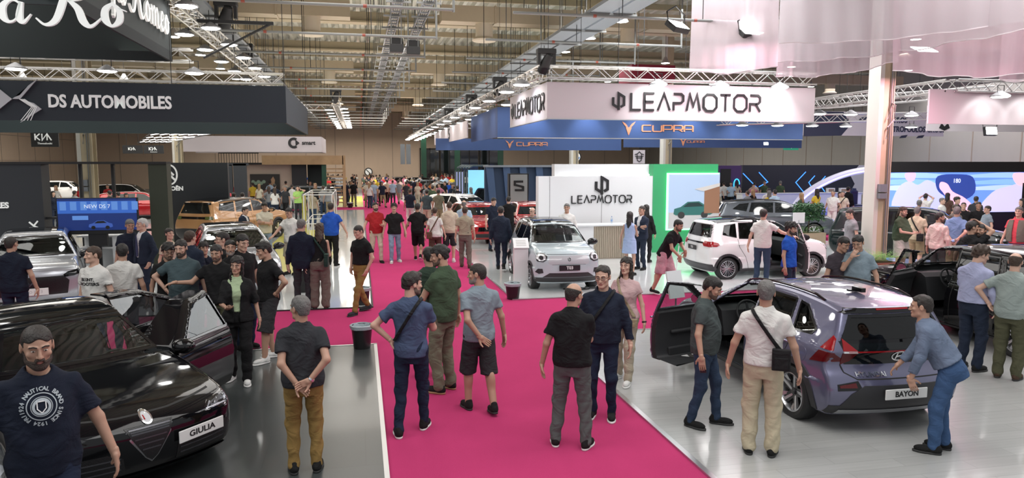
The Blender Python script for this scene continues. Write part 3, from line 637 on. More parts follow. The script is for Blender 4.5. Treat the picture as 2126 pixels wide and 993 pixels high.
# ---- violet blue compact crossover, driver door open, seen from behind
def car_bayon():
    L, W, H = 4.18, 1.775, 1.49; F, B = 2.12, -2.06
    sil = [(F-.15, .2), (F-.02, .35), (F, .58), (F-.05, .72), (F-.3, .88), (F-.75, .97), (1.02, 1.02), (.62, 1.24), (.22, 1.40), (-.3, 1.475), (-.9, 1.485), (-1.45, 1.45), (-1.78, 1.40), (-1.92, 1.12), (-1.975, .95), (-1.93, .80), (-2.02, .66), (-2.06, .52), (-2.02, .34), (-1.9, .22)]
    p = dict(L=L, W=W, H=H, sil=sil, corners=(6, 12, 14), xf=1.29, xr=-1.29, R=.325, roofw=(1.49, .63), bow=(.17, .17, .045), plan=(.92, .90), round=.05, flare=.03,
        cab=(-1.75, 1.1), dashz=.95, floor=.4, seatz=.52, clad=.075, sill=.30, rim='bayon', mirror=(.72, .93, 1.03), mirmat=M_CLAD,
        glass=dict(front_glass=[(.66, 1.02), (.18, 1.315), (-.16, 1.375), (-.18, 1.0)], rear_glass=[(-.27, 1.0), (-.25, 1.38), (-.98, 1.375), (-1.06, 1.02)], quarter_glass=[(-1.13, 1.03), (-1.05, 1.37), (-1.22, 1.345), (-1.52, 1.12), (-1.47, 1.05)],
            windshield=[(-.70, 1.05), (-.54, 1.385), (.54, 1.385), (.70, 1.05)], rear_window=[(-.68, 1.04), (-.52, 1.33), (.52, 1.33), (.68, 1.04)]),
        glassmat=dict(rear_glass=M_GLASSD, quarter_glass=M_GLASSD, rear_window=M_GLASSD),
        handles=[(-.12, .88), (-1.12, .90)], rails=[(.35, -1.42, .56, 0)],
        seams=[[(-.23, .3), (-.23, 1.0)], [(-1.12, 1.02), (-1.15, .85), (-1.08, .70), (-.88, .52), (-.82, .33)], [(.82, .3), (.86, .75), (.78, 1.0)]],
        open=[dict(side='left', sg=1, win='front_glass', poly=[(.82, .30), (.87, .75), (.80, 1.0), (.22, 1.365), (-.20, 1.42), (-.225, 1.0), (-.225, .30)], hinge=.84, angle=72, mirror=1)])
    y = W/2
    SD = lambda nm, P, m, off: [(nm, 'left', P, m, off), (nm, 'right', P, m, off)]
    p['patches'] = [
        ('tailgate_glass_panel', 'rear', [(-.62, .80), (-.64, .93), (-.69, 1.06), (.69, 1.06), (.64, .93), (.62, .80)], M_GLASSO, .003),
        ('spoiler', 'rear', [(-.60, 1.345), (-.54, 1.395), (.54, 1.395), (.60, 1.345)], M_GLOSSB, .02),
        ('high_brake_lamp', 'rear', [(-.2, 1.375), (-.2, 1.392), (.2, 1.392), (.2, 1.375)], M_LAMPR, .026),
        ('light_bar', 'rear', [(-.60, .938), (-.60, .952), (.60, .952), (.60, .938)], M_LAMPR, .012),
        *both('tail_lamp', 'rear', [(.50, .955), (.655, 1.09), (.655, .955)], M_LAMPR, .010),
        *both('tail_lamp_lower', 'rear', [(.50, .93), (.66, .93), (.66, .80), (.57, .84)], M_LAMPRD, .010),
        *SD('tail_lamp_side', [(-1.68, .955), (-1.86, .955), (-1.83, 1.08), (-1.79, 1.11)], M_LAMPR, .008), *SD('tail_lamp_side_lower', [(-1.58, .79), (-1.68, .93), (-1.87, .93), (-1.87, .83)], M_LAMPRD, .008),
        *both('tail_lamp_band', 'rear', [(.50, .932), (.51, .953), (.65, .953), (.65, .932)], M_LAMPW, .013),
        ('bumper_insert', 'rear', [(-.70, .36), (-.60, .50), (-.46, .59), (.46, .59), (.60, .50), (.70, .36)], M_CLAD, .012),
        ('bumper_lower', 'rear', [(-.80, .20), (-.80, .36), (.80, .36), (.80, .20)], M_CLAD, .008),
        ('skid_plate', 'rear', [(-.72, .25), (-.70, .31), (.70, .31), (.72, .25)], mat('skid_silver', (.45, .46, .48), .35, .7), .02),
        *both('fog_lamp_recess', 'rear', [(.48, .545), (.52, .64), (.74, .60), (.74, .53)], M_GLOSSB, .006),
        *both('fog_lamp', 'rear', [(.54, .57), (.55, .62), (.72, .59), (.72, .565)], M_LAMPRD, .012),
        ('fuel_flap', 'left', [(-1.42+.085*math.cos(a), .82+.085*math.sin(a)) for a in np.linspace(0, 2*PI, 21)[:-1]], None, .004)]
    p['lines'] = [('tailgate_gap', 'rear', [(-.66, .80), (-.64, .72), (-.52, .655), (.52, .655), (.64, .72), (.66, .80)], .012, M_SEAM),
                  ('window_bright_line', 'sides', [(-.25, .985), (-1.08, 1.005), (-1.5, 1.11)], .012, M_CHROME)]
    return p
def car_giulia():
    X = None
    d = tmpl('sedan', 4.64, 1.87, 1.44, 2.82, .345, .82, rim='five', bow=(.26, .14, .04), plan=(.90, .92), round=.075, flare=.03, sill=.24, sillmat=M_GLOSSB)
    d['handlemat'] = None
    d['patches'] = [
        ('shield_grille', 'front', [(-.21, .685), (.21, .685), (.17, .58), (.05, .40), (0, .36), (-.05, .40), (-.17, .60)], mat('grille_mesh_black', (.008, .008, .009), .3, bump=.25, bscale=120), .006),
        *both('headlamp', 'front', [(.50, .66), (.60, .72), (.84, .76), (.88, .70), (.84, .62), (.62, .635)], M_LAMPG, .010),
        *both('headlamp_reflector', 'front', [(.56, .665), (.62, .70), (.84, .735), (.84, .655), (.64, .65)], mat('reflector_grey', (.22, .23, .25), .25, .8), .002),
        *both('air_intake', 'front', [(.22, .30), (.24, .44), (.36, .50), (.80, .50), (.86, .42), (.80, .30)], mat('grille_mesh_black'), .004),
        ('lower_lip', 'front', [(-.80, .20), (-.78, .255), (.78, .255), (.80, .20)], M_GLOSSB, .02),
        *[('grille_bar', 'front', [(-w_, z), (-w_, z+.012), (w_, z+.012), (w_, z)], mat('grille_bar_grey', (.09, .09, .10), .25, .6), .010) for w_, z in ((.18, .66), (.17, .64), (.165, .62), (.14, .57), (.11, .52), (.08, .47))],  # grille bars in plain dark grey metal
        *[q for z in (.34, .39, .44) for q in both('intake_bar', 'front', [(.26, z), (.26, z+.012), (.74, z+.012), (.74, z)], mat('grille_bar_grey'), .008)],
    ]
    d['lines'] = [('grille_surround', 'front', [(-.195, .655), (-.17, .58), (-.05, .40), (0, .355), (.05, .40), (.17, .58), (.195, .655)], .018, mat('dark_chrome', (.30, .30, .31), .18, .9)),
                  ('bonnet_gap', 'front', [(-.78, .86), (-.70, .79), (-.22, .76), (.22, .76), (.70, .79), (.78, .86)], .010, M_SEAM),
                  *[('headlamp_signature', 'front', [(s*(.58+i*.09), .67+.01*i), (s*(.63+i*.09), .705+.008*i)], .012, M_LAMPW) for s in (1, -1) for i in range(3)],
                  *[('headlamp_signature', 'front', [(s*.56, .663), (s*.84, .66)], .010, M_LAMPW) for s in (1, -1)]]
    S = d['S']
    d['glassmat']['front_glass'] = glass_mat('car_glass_smoked', (.38, .40, .40), .02)
    d['open'] = [dict(side='left', sg=1, win='front_glass', poly=S((.302, .17), (.295, .5), (.315, .67), (.44, .945), (.542, .985), (.548, .66), (.545, .17)), hinge=d['X'](.30), angle=58, mirror=1, trim=M_GLOSSB),
                 dict(side='left', sg=1, win='rear_glass', poly=S((.556, .17), (.556, .66), (.552, .985), (.67, .965), (.768, .85), (.765, .6), (.72, .42), (.71, .17)), hinge=d['X'](.555), angle=62, trim=M_GLOSSB)]
    return d
def car_t03():
    d = tmpl('hatch', 3.62, 1.65, 1.58, 2.40, .30, .62, rim='multi', bow=(.20, .14, .045), plan=(.90, .93), round=.09, flare=.035, sill=.30, clad=.06)
    L, H = 3.62, 1.58; F = 1.82
    d['sil'] = [(F-.12, .2), (F-.01, .34), (F, .62), (F-.03, .80), (F-.16, .93), (F-.45, 1.01), (.96, 1.06), (.62, 1.30), (.28, 1.49), (-.2, 1.565), (-.8, 1.575), (-1.35, 1.52), (-1.58, 1.46), (-1.70, 1.1), (-1.76, .9), (-1.80, .62), (-1.78, .36), (-1.66, .2)]
    d['glass'] = dict(windshield=[(-.69, 1.07), (-.55, 1.455), (0, 1.48), (.55, 1.455), (.69, 1.07)], front_glass=[(.70, 1.08), (.24, 1.42), (-.10, 1.46), (-.10, 1.04)], rear_glass=[(-.18, 1.04), (-.17, 1.465), (-.82, 1.455), (-.86, 1.06)], quarter_glass=[(-.92, 1.08), (-.9, 1.44), (-1.22, 1.40), (-1.30, 1.16)], rear_window=[(-.64, 1.1), (-.54, 1.42), (.54, 1.42), (.64, 1.1)])
    d['cab'] = (-1.45, 1.05); d['dashz'] = .98; d['mirror'] = (.78, .87, 1.07); d['handles'] = [(-.02, .90), (-.82, .92)]; d['seatz'] = .55
    d['seams'] = [[(.86, .3), (.88, .8), (.78, 1.02)], [(-.14, .3), (-.14, 1.02)], [(-.90, 1.05), (-.88, .85), (-.72, .6), (-.62, .3)]]
    hl = [(.50, .84), (.52, .76), (.60, .71), (.72, .72), (.79, .79), (.77, .88), (.68, .92), (.56, .91)]
    G = mat('lamp_dark_bezel', (.03, .03, .035), .2, coat=1)
    d['patches'] = [('roof_panel', 'top', [(.22, -.50), (.22, .50), (-.3, .56), (-1.45, .54), (-1.45, -.54), (-.3, -.56)], M_GLASSO, .004),
        *both('headlamp_bezel', 'front', hl, G, .006), *both('headlamp_lens', 'front', [(.645+(y-.645)*.72, .815+(z-.815)*.72) for y, z in hl], M_LAMPW, .016), *both('headlamp_projector', 'front', [(.645+.05*math.cos(a), .815+.05*math.sin(a)) for a in np.linspace(0, 2*PI, 13)[:-1]], G, .024),
        ('nose_panel', 'front', [(-.46, .655), (-.50, .72), (-.44, .86), (.44, .86), (.50, .72), (.46, .655)], mat('nose_grey', (.50, .53, .56), .3, coat=1), .004),
        ('lower_intake', 'front', [(-.62, .36), (-.46, .46), (.46, .46), (.62, .36)], M_CLAD, .006), ('lower_lip', 'front', [(-.80, .24), (-.80, .35), (-.5, .35), (.5, .35), (.80, .35), (.80, .24)], M_CLAD, .014),
        *both('corner_intake', 'front', [(.60, .46), (.62, .56), (.72, .56), (.78, .48), (.70, .44)], M_CLAD, .006)]
    d['lines'] = [('nose_line', 'front', [(-.40, .66), (.40, .66)], .02, M_GLOSSB), ('nose_bright_line', 'front', [(-.36, .672), (.36, .672)], .01, M_CHROME), ('bonnet_gap', 'front', [(-.62, .98), (-.50, .885), (.50, .885), (.62, .98)], .008, M_SEAM), ('nose_badge_frame', 'front', [(-.13, .74), (-.13, .83), (.13, .83), (.13, .74), (.08, .70), (-.08, .70), (-.13, .74)], .006, M_SEAM)]
    return d
def car_white():
    d = car_t03(); S = None
    d['patches'] = [q for q in d['patches'] if 'rear' not in q[1]]+[
        *both('tail_lamp', 'rear', [(.44, .93), (.50, 1.00), (.74, .99), (.80, .93), (.74, .86), (.5, .87)], M_LAMPR, .012),
        ('tail_lamp_side', 'right', [(-1.60, 1.0), (-1.45, .96), (-1.42, .91), (-1.50, .87), (-1.66, .87)], M_LAMPR, .010),
        ('tailgate_bar', 'rear', [(-.44, .93), (-.44, .97), (.44, .97), (.44, .93)], M_GLOSSB, .010),
        ('rear_bumper_trim', 'rear', [(-.80, .24), (-.80, .42), (.80, .42), (.80, .24)], M_CLAD, .014)]
    d['open'] = [dict(side='right', sg=-1, win='front_glass', poly=[(.84, .30), (.88, .8), (.80, 1.05), (.27, 1.465), (-.135, 1.50), (-.14, 1.02), (-.14, .30)], hinge=.85, angle=68, mirror=1)]
    return d
def car_ds3():
    d = tmpl('suv', 4.12, 1.79, 1.53, 2.56, .33, .84, rim='five', bow=(.22, .14, .045), plan=(.91, .93), round=.07, sill=.26, clad=.04)
    d['patches'] = [('roof_panel', 'top', [(.20, -.54), (.20, .54), (-1.6, .54), (-1.6, -.54)], M_GLASSO, .004),
        ('grille', 'front', [(-.58, .40), (-.62, .66), (-.52, .76), (.52, .76), (.62, .66), (.58, .40)], mat('diamond_grille', (.008, .008, .009), .3, bump=.4, bscale=60), .006),
        *both('headlamp', 'front', [(.52, .78), (.60, .83), (.84, .88), (.88, .80), (.70, .74), (.54, .73)], M_GLASSO, .010),
        *both('corner_blade', 'front', [(.76, .36), (.76, .66), (.80, .66), (.80, .36)], M_LAMPW, .01),
        ('lower_lip', 'front', [(-.84, .2), (-.8, .3), (.8, .3), (.84, .2)], M_CLAD, .012)]
    d['lines'] = [('headlamp_signature', 'front', [(s*.60, .775), (s*.84, .835)], .016, M_LAMPW) for s in (1, -1)]+[('grille_rib', 'front', [(s*(.1+.12*i), .42), (s*(.28+.12*i), .72)], .008, M_CHROME) for s in (1, -1) for i in range(3)]
    return d
def car_silver():
    d = tmpl('hatch', 4.7, 1.87, 1.49, 2.78, .34, .92, rim='multi', bow=(.22, .14, .04), plan=(.91, .93), round=.07, sill=.26)
    d['patches'] = [('roof_panel', 'top', [(.2, -.56), (.2, .56), (-1.7, .56), (-1.7, -.56)], M_GLASSO, .004),
        ('grille', 'front', [(-.55, .38), (-.60, .6), (-.5, .70), (.5, .70), (.60, .6), (.55, .38)], M_GLOSSB, .006), *both('headlamp', 'front', [(.52, .68), (.60, .75), (.86, .79), (.88, .70), (.60, .65)], M_LAMPW, .010)]
    return d
def car_orange():
    d = tmpl('suv', 4.65, 1.86, 1.70, 2.75, .37, .90, rim='kia', bow=(.2, .16, .04), plan=(.93, .94), round=.06, sill=.34, clad=.08, rails=[(.5, -1.7, .62, 0)])
    d['patches'] = [('roof_panel', 'top', [(.35, -.60), (.35, .60), (-1.9, .60), (-1.9, -.60)], M_GLOSSB, .004), ('light_bar', 'rear', [(-.80, 1.00), (-.80, 1.08), (.80, 1.08), (.80, 1.00)], M_GLOSSB, .010),
        *both('tail_lamp', 'rear', [(.52, .98), (.52, 1.09), (.88, 1.09), (.86, .98)], mat('lamp_olive', (.1, .12, .03), .1, coat=1), .016), ('rear_bumper_trim', 'rear', [(-.9, .25), (-.86, .62), (-.4, .66), (.4, .66), (.86, .62), (.9, .25)], M_CLAD, .01), ('spoiler', 'rear', [(-.62, 1.50), (-.58, 1.58), (.58, 1.58), (.62, 1.50)], M_GLOSSB, .02)]
    return d
def car_c10():
    d = tmpl('suv', 4.74, 1.90, 1.68, 2.82, .37, .90, rim='five', bow=(.26, .16, .045), plan=(.90, .93), round=.08, sill=.28)
    d['patches'] = [('roof_panel', 'top', [(.3, -.62), (.3, .62), (-1.9, .62), (-1.9, -.62)], M_GLASSO, .004), *both('headlamp', 'front', [(.50, .86), (.52, .91), (.84, .93), (.86, .87)], M_LAMPW, .010), ('lower_intake', 'front', [(-.6, .30), (-.5, .44), (.5, .44), (.6, .30)], M_CLAD, .006)]
    return d
def generic(kind, L=4.4, W=1.82, H=1.5, face='front', lamp=None, roof=False, rim='five'):
    R = .33 if H < 1.6 else .36; d = tmpl(kind, L, W, H, L*.61, R, L*.195, rim=rim, sill=.26, bow=(.2, .14, .04), round=.07)
    q = H/1.5; pt = [*both('headlamp', 'front', [(.48, .72*q), (.56, .79*q), (.84, .83*q), (.86, .74*q), (.6, .69*q)], M_LAMPW, .010), ('grille', 'front', [(-.5, .52*q), (-.46, .68*q), (.46, .68*q), (.5, .52*q)], M_GLOSSB, .006), ('lower_intake', 'front', [(-.6, .28), (-.56, .42), (.56, .42), (.6, .28)], M_CLAD, .006),
        *both('tail_lamp', 'rear', [(.46, .93*q), (.46, 1.0*q), (.82, 1.0*q), (.82, .90*q)], M_LAMPR, .010), ('rear_bumper_trim', 'rear', [(-.8, .22), (-.8, .42), (.8, .42), (.8, .22)], M_CLAD, .01)]
    if roof: pt.append(('roof_panel', 'top', [(.2, -.55), (.2, .55), (-1.5, .55), (-1.5, -.55)], M_GLASSO, .004))
    d['patches'] = pt; return d
# ================================================================ people
M_SKIN = [mat('skin_light', (.58, .36, .27), .5, bump=.08, bscale=120), mat('skin_tan', (.46, .27, .19), .5, bump=.08, bscale=120), mat('skin_olive', (.36, .20, .135), .5, bump=.08, bscale=120)]
SKINC = [(.58, .36, .27), (.46, .27, .19), (.36, .20, .135)]
M_HAIRC = {'black': mat('hair_black', (.012, .010, .009), .55, bump=.8, bscale=70), 'brown': mat('hair_brown', (.045, .026, .016), .55, bump=.8, bscale=70), 'grey': mat('hair_grey', (.13, .125, .12), .6, bump=.8, bscale=70, var=.5, vscale=60),
 'white': mat('hair_white', (.48, .48, .46), .6, bump=.8, bscale=70), 'blond': mat('hair_blond', (.32, .20, .10), .55, bump=.8, bscale=70), 'dark': mat('hair_dark', (.022, .017, .014), .55, bump=.8, bscale=70)}
M_EYEW = mat('eye_white', (.50, .46, .42), .3); M_EYED = mat('eye_iris', (.03, .02, .015), .15); M_LIP = mat('lips', (.40, .17, .14), .5)
M_GLS = mat('spectacle_frame', (.01, .01, .01), .3); M_SOLEW = mat('sole_white', (.75, .74, .72), .6); M_SOLEK = mat('sole_black', (.03, .03, .03), .7)
def cloth(name, col, rough=.85, bump=.35, bs=220, var=.12):
    new = 'cloth_'+name not in MATS; m = mat('cloth_'+name, col, rough, bump=bump, bscale=bs, var=var, vscale=5, spec=.2)
    if new:   # soft folds on top of the weave
        nt = m.node_tree; bp = [n for n in nt.nodes if n.type == 'BUMP'][0]; tc = [n for n in nt.nodes if n.type == 'TEX_COORD'][0]; mp = nt.nodes.new('ShaderNodeMapping'); mp.inputs['Scale'].default_value = (4.5, 4.5, 6.5); mp.inputs['Rotation'].default_value = (.5, .7, .3); n = nt.nodes.new('ShaderNodeTexNoise'); n.inputs['Scale'].default_value = 1.1; n.inputs['Detail'].default_value = 2; n.inputs['Distortion'].default_value = 1.6; b2 = nt.nodes.new('ShaderNodeBump'); b2.inputs['Strength'].default_value = .55; b2.inputs['Distance'].default_value = .045
        L = nt.links; L.new(tc.outputs['Object'], mp.inputs[0]); L.new(mp.outputs[0], n.inputs['Vector']); L.new(n.outputs['Fac'], b2.inputs['Height']); L.new(b2.outputs['Normal'], bp.inputs['Normal'])
    return m
def rx(a): c, s = math.cos(a), math.sin(a); return np.array([[1, 0, 0], [0, c, -s], [0, s, c]])
def ry(a): c, s = math.cos(a), math.sin(a); return np.array([[c, 0, s], [0, 1, 0], [-s, 0, c]])
def rz_(a): c, s = math.cos(a), math.sin(a); return np.array([[c, -s, 0], [s, c, 0], [0, 0, 1]])
def ik(S, T, l1, l2, pole):
    S = np.array(S, float); T = np.array(T, float); v = T-S; d = np.linalg.norm(v)
    if d > l1+l2-.006: T = S+v/d*(l1+l2-.006); v = T-S; d = l1+l2-.006
    n = v/d; a = (l1*l1-l2*l2+d*d)/(2*d); h = math.sqrt(max(0, l1*l1-a*a)); p = np.array(pole, float); p = p-(p@n)*n; p /= np.linalg.norm(p)+1e-9
    return S+n*a+p*h, T
# local frame: person faces -Y, own left is +X, metres for a 1.75 m person
ARMS = {  # wrist position (x outward, y, z), elbow pole, hand direction, palm normal, curl
 'down': ((.285, -.02, .845), (.3, 1, 0), (0, -.12, -1), (-1, 0, 0), .35),
 'down_out': ((.34, -.04, .87), (.5, 1, 0), (.1, -.15, -1), (-1, .2, 0), .35),
 'swing_f': ((.27, -.24, .90), (.2, 1, 0), (0, -.5, -1), (-1, 0, 0), .5),
 'swing_b': ((.27, .20, .88), (.2, 1, 0), (0, .2, -1), (-1, 0, 0), .5),
 'behind': ((.05, .175, .93), (1, .55, 0), (-.8, .15, -.6), (0, 1, 0), .6),
 'behind2': ((.07, .20, .97), (1, .6, 0), (-.9, .1, -.3), (0, 1, 0), .5),
 'hip': ((.205, .02, 1.02), (1, .25, .1), (-.5, -.35, -.6), (-.7, .2, 0), .3),
 'cross': ((-.07, -.22, 1.19), (.9, .1, -.6), (-1, .15, .1), (0, 1, 0), .3),
 'cross2': ((-.06, -.25, 1.15), (.9, .1, -.6), (-1, .25, -.05), (0, 1, 0), .3),
 'pocket': ((.225, -.06, .90), (.8, .6, 0), (-.35, -.35, -1), (-1, 0, 0), .5),
 'hold_f': ((.10, -.34, 1.10), (.5, .3, -1), (-.3, -1, .15), (0, .2, 1), .7),
 'hold_c': ((.04, -.27, 1.14), (.6, .3, -1), (-1, -.5, .2), (0, 0, 1), .7),
 'chest': ((.02, -.22, 1.26), (.8, 0, -1), (-1, -.2, .4), (0, 1, .2), .8),
 'chin': ((.03, -.22, 1.42), (.6, 0, -1), (-.4, .3, .8), (0, 1, 0), 1.0),
 'head': ((.06, -.10, 1.72), (.9, -.7, 0), (-.5, .4, .5), (0, .3, -1), .5),
 'point': ((.30, -.50, 1.24), (.6, .2, -1), (.3, -1, -.25), (0, 0, -1), .5),
 'point_side': ((.56, -.22, 1.22), (.2, .3, -1), (1, -.4, -.25), (0, 0, -1), .5),
 'touch': ((.30, -.42, .98), (.6, .5, -.5), (0, -1, -.3), (0, 0, -1), .4),
 'reach': ((.22, -.52, 1.02), (.5, .3, -1), (0, -1, -.1), (0, 0, -1), .5),
 'reach_side': ((.58, -.12, 1.12), (.1, .5, -1), (1, -.2, -.2), (0, 0, -1), .5),
 'phone_ear': ((.13, -.06, 1.56), (1, -.3, -.6), (-.1, 0, 1), (-1, 0, 0), .9),
 'lean': ((.20, -.36, .86), (.6, .8, 0), (0, -.6, -.8), (0, .6, -.6), .5),
 'onother': ((-.16, -.20, 1.20), (.8, 0, -.8), (-1, .1, .2), (0, 1, 0), .4)}
class Fig:
    def __init__(s, H=1.75, fat=0., sex='m', arms=('down', 'down'), legs='stand', lean=0., twist=0., headyaw=0., headpitch=0., headroll=0., child=False, shw=1.):
        s.k = H/1.75; s.fat = fat; s.sex = sex; s.lean = math.radians(lean); s.twist = math.radians(twist); k = 1.0
        s.R = rz_(s.twist)@rx(s.lean); s.hip = np.array([0, 0, .95]); s.shw = (.172 if sex == 'm' else .148)*shw; s.hipw = .09 if sex == 'm' else .092
        U = lambda q: s.R@(np.array(q, float)-s.hip)+s.hip
        s.U = U; s.Ri = s.R.T
        s.neck = U((0, .015, 1.47)); s.hc = U((0, -.01, 1.645))
        s.HR = s.R@rz_(math.radians(headyaw))@rx(math.radians(headpitch)-s.lean*.5)@ry(math.radians(headroll))
        s.hc = s.neck+s.HR@np.array((0, -.012, .165))
        s.arm = {}
        for sg, nm in ((1, arms[0]), (-1, arms[1])):
            w, pole, hd, pn, curl = ARMS[nm] if isinstance(nm, str) else nm
            S = U((sg*s.shw, .01, 1.385 if sex == 'm' else 1.375)); m = np.array((sg, 1, 1), float)
            fx = (1+.5*fat) if abs(w[0]) > .18 else 1
            wr = np.array(w)*m*np.array((fx, 1, 1)); 
            if isinstance(nm, str) and nm not in ('reach',): wr = U(wr)
            pl = s.R@(np.array(pole)*m); E, T = ik(S, wr, .285, .25, pl); d = s.R@(np.array(hd, float)*m); d /= np.linalg.norm(d); n = s.R@(np.array(pn, float)*m); n -= (n@d)*d; n /= np.linalg.norm(n)+1e-9
            s.arm[sg] = (S, E, T, d, n, curl)
        st = {'stand': ((.11, .02, 0, 8), (-.11, .02, 0, 8)), 'wide': ((.17, .0, 0, 14), (-.16, .02, 0, 14)), 'walk': ((.08, -.26, 0, 3), (-.08, .27, .10, 3)), 'walk_r': ((.08, .27, .10, 3), (-.08, -.26, 0, 3)),
              'half': ((.10, -.14, 0, 5), (-.12, .12, .0, 20)), 'half_r': ((.12, .12, 0, 20), (-.10, -.14, .0, 5)), 'contra': ((.13, -.06, 0, 25), (-.09, .04, 0, 5)), 'step': ((.10, -.10, 0, 5), (-.10, .22, .03, 5)), 'close': ((.07, .02, 0, 8), (-.07, .02, 0, 8)), 'bend': ((.11, -.10, 0, 5), (-.10, -.02, 0, 5)), 'apart': ((.20, -.1, 0, 10), (-.18, .1, 0, 10))}[legs] if isinstance(legs, str) else legs
        s.leg = {}; s.bend = legs
        for sg, (x, y, z, to) in zip((1, -1), st):
            hp = np.array((sg*s.hipw, 0, .92)); an = np.array((x, y, .085+z)); drop = 0
            d = np.linalg.norm(hp-an)
            K, A = ik(hp, an, .43, .415, (sg*.12, -1, 0)); s.leg[sg] = (hp, K, an, math.radians(to)*sg, z)
        s.dz = max(0, max(np.linalg.norm(np.array((sg*s.hipw, 0, .92))-s.leg[sg][2])-.845 for sg in (1, -1)))
        if s.dz > 0:
            for sg in (1, -1):
                hp, K, an, to, z = s.leg[sg]; an = an+np.array((0, 0, s.dz)); K, A = ik(hp, an, .43, .415, (sg*.12, -1, 0)); s.leg[sg] = (hp, K, an, to, z)
    def torso(s, P, off=0.):
        Q = (P-s.hip)@s.R; z = Q[:, 2]+.95; f = s.fat
        if s.sex == 'm': T = np.array([(.80, .12, .10, 0), (.88, .163, .118, 0), (.95, .168+.03*f, .118+.03*f, 0), (1.05, .152+.05*f, .105+.09*f, -.03*f), (1.15, .155+.04*f, .108+.09*f, -.03*f), (1.25, .168+.02*f, .115+.04*f, -.01*f), (1.33, .178, .118, .005), (1.39, .176, .102, .012), (1.435, .148, .085, .015), (1.47, .095, .068, .014), (1.51, .058, .055, .01)])
        else: T = np.array([(.80, .13, .10, 0), (.88, .172+.02*f, .122, .01), (.95, .168+.03*f, .118+.02*f, .01), (1.05, .135+.05*f, .095+.06*f, 0), (1.13, .128+.05*f, .092+.06*f, 0), (1.23, .145+.02*f, .115+.03*f, -.02), (1.30, .148, .118, -.015), (1.365, .150, .090, .006), (1.41, .128, .072, .012), (1.45, .080, .058, .012), (1.50, .047, .05, .01)])
        a = np.interp(z, T[:, 0], T[:, 1])+off; b = np.interp(z, T[:, 0], T[:, 2])+off; yo = np.interp(z, T[:, 0], T[:, 3])
        y = Q[:, 1]-yo; r = np.sqrt((Q[:, 0]/a)**2+(y/b)**2); g = np.sqrt((Q[:, 0]/a**2)**2+(y/b**2)**2)+1e-6
        f1 = np.where(r > .25, (r-1)*r/g, -.08); f1 = np.clip(f1, -.1, 1e3)
        return np.maximum(f1, np.maximum(.80-off-z, z-1.50-off*.3))*.9
    def legf(s, P, sg, rt, rk, ra, end=1., taper=None):
        hp, K, A, to, z = s.leg[sg]; a = cone(P, hp, K, rt, rk)
        return smin(a, cone(P, K, A, rk*.98, ra), .03)
    def wrink(s, P, amp, fr=34.):
        x, y, z = P[:, 0], P[:, 1], P[:, 2]; sd = s.k*7.3
        return amp*(np.sin(fr*z+9*np.sin(7*x+sd)+6*np.sin(6*y+sd))*.6+np.sin(fr*.55*z+17*x-11*y+sd*3)*.5+np.sin(21*y+23*x-13*z+sd)*.4)
def head_f(Q, sex='m', ears=True):
    """Q in head frame, centre between the ears, face to -Y"""
    j = 1. if sex == 'm' else .9
    f = ell(Q, (0, .012, .035), (.077, .098, .088)); f = smin(f, ell(Q, (0, -.022, -.03), (.061*j, .070, .082)), .03)
    f = smin(f, ell(Q, (0, -.072, -.090), (.026*j, .022, .020)), .03)
    f = smin(f, cone(Q, (-.042*j, -.018, -.072), (-.012, -.078, -.092), .020, .014), .02); f = smin(f, cone(Q, (.042*j, -.018, -.072), (.012, -.078, -.092), .020, .014), .02)
    for sg in (1, -1):
        f = smax(f, -ell(Q, (sg*.032, -.106, .010), (.020, .020, .012)), .012)
        f = smin(f, cone(Q, (sg*.014, -.089, .030), (sg*.048, -.074, .030), .008, .008), .010)
        f = smin(f, ell(Q, (sg*.046, -.066, -.018), (.018, .014, .014)), .02)
        if ears: f = smin(f, ell(Q, (sg*.080, .012, .0), (.010, .020, .032)), .008); f = smax(f, -ell(Q, (sg*.090, .006, .004), (.006, .010, .018)), .006)
    f = smin(f, cone(Q, (0, -.090, .018), (0, -.110, -.026), .007, .012), .010); f = smin(f, cone(Q, (-.012, -.098, -.030), (.012, -.098, -.030), .008, .008), .006)
    f = smin(f, ell(Q, (0, -.090, -.054), (.024, .010, .006)), .008); f = smin(f, ell(Q, (0, -.087, -.066), (.020, .010, .007)), .008)
    f = smax(f, -ell(Q, (0, -.101, -.060), (.022, .006, .0022)), .004)
    return f
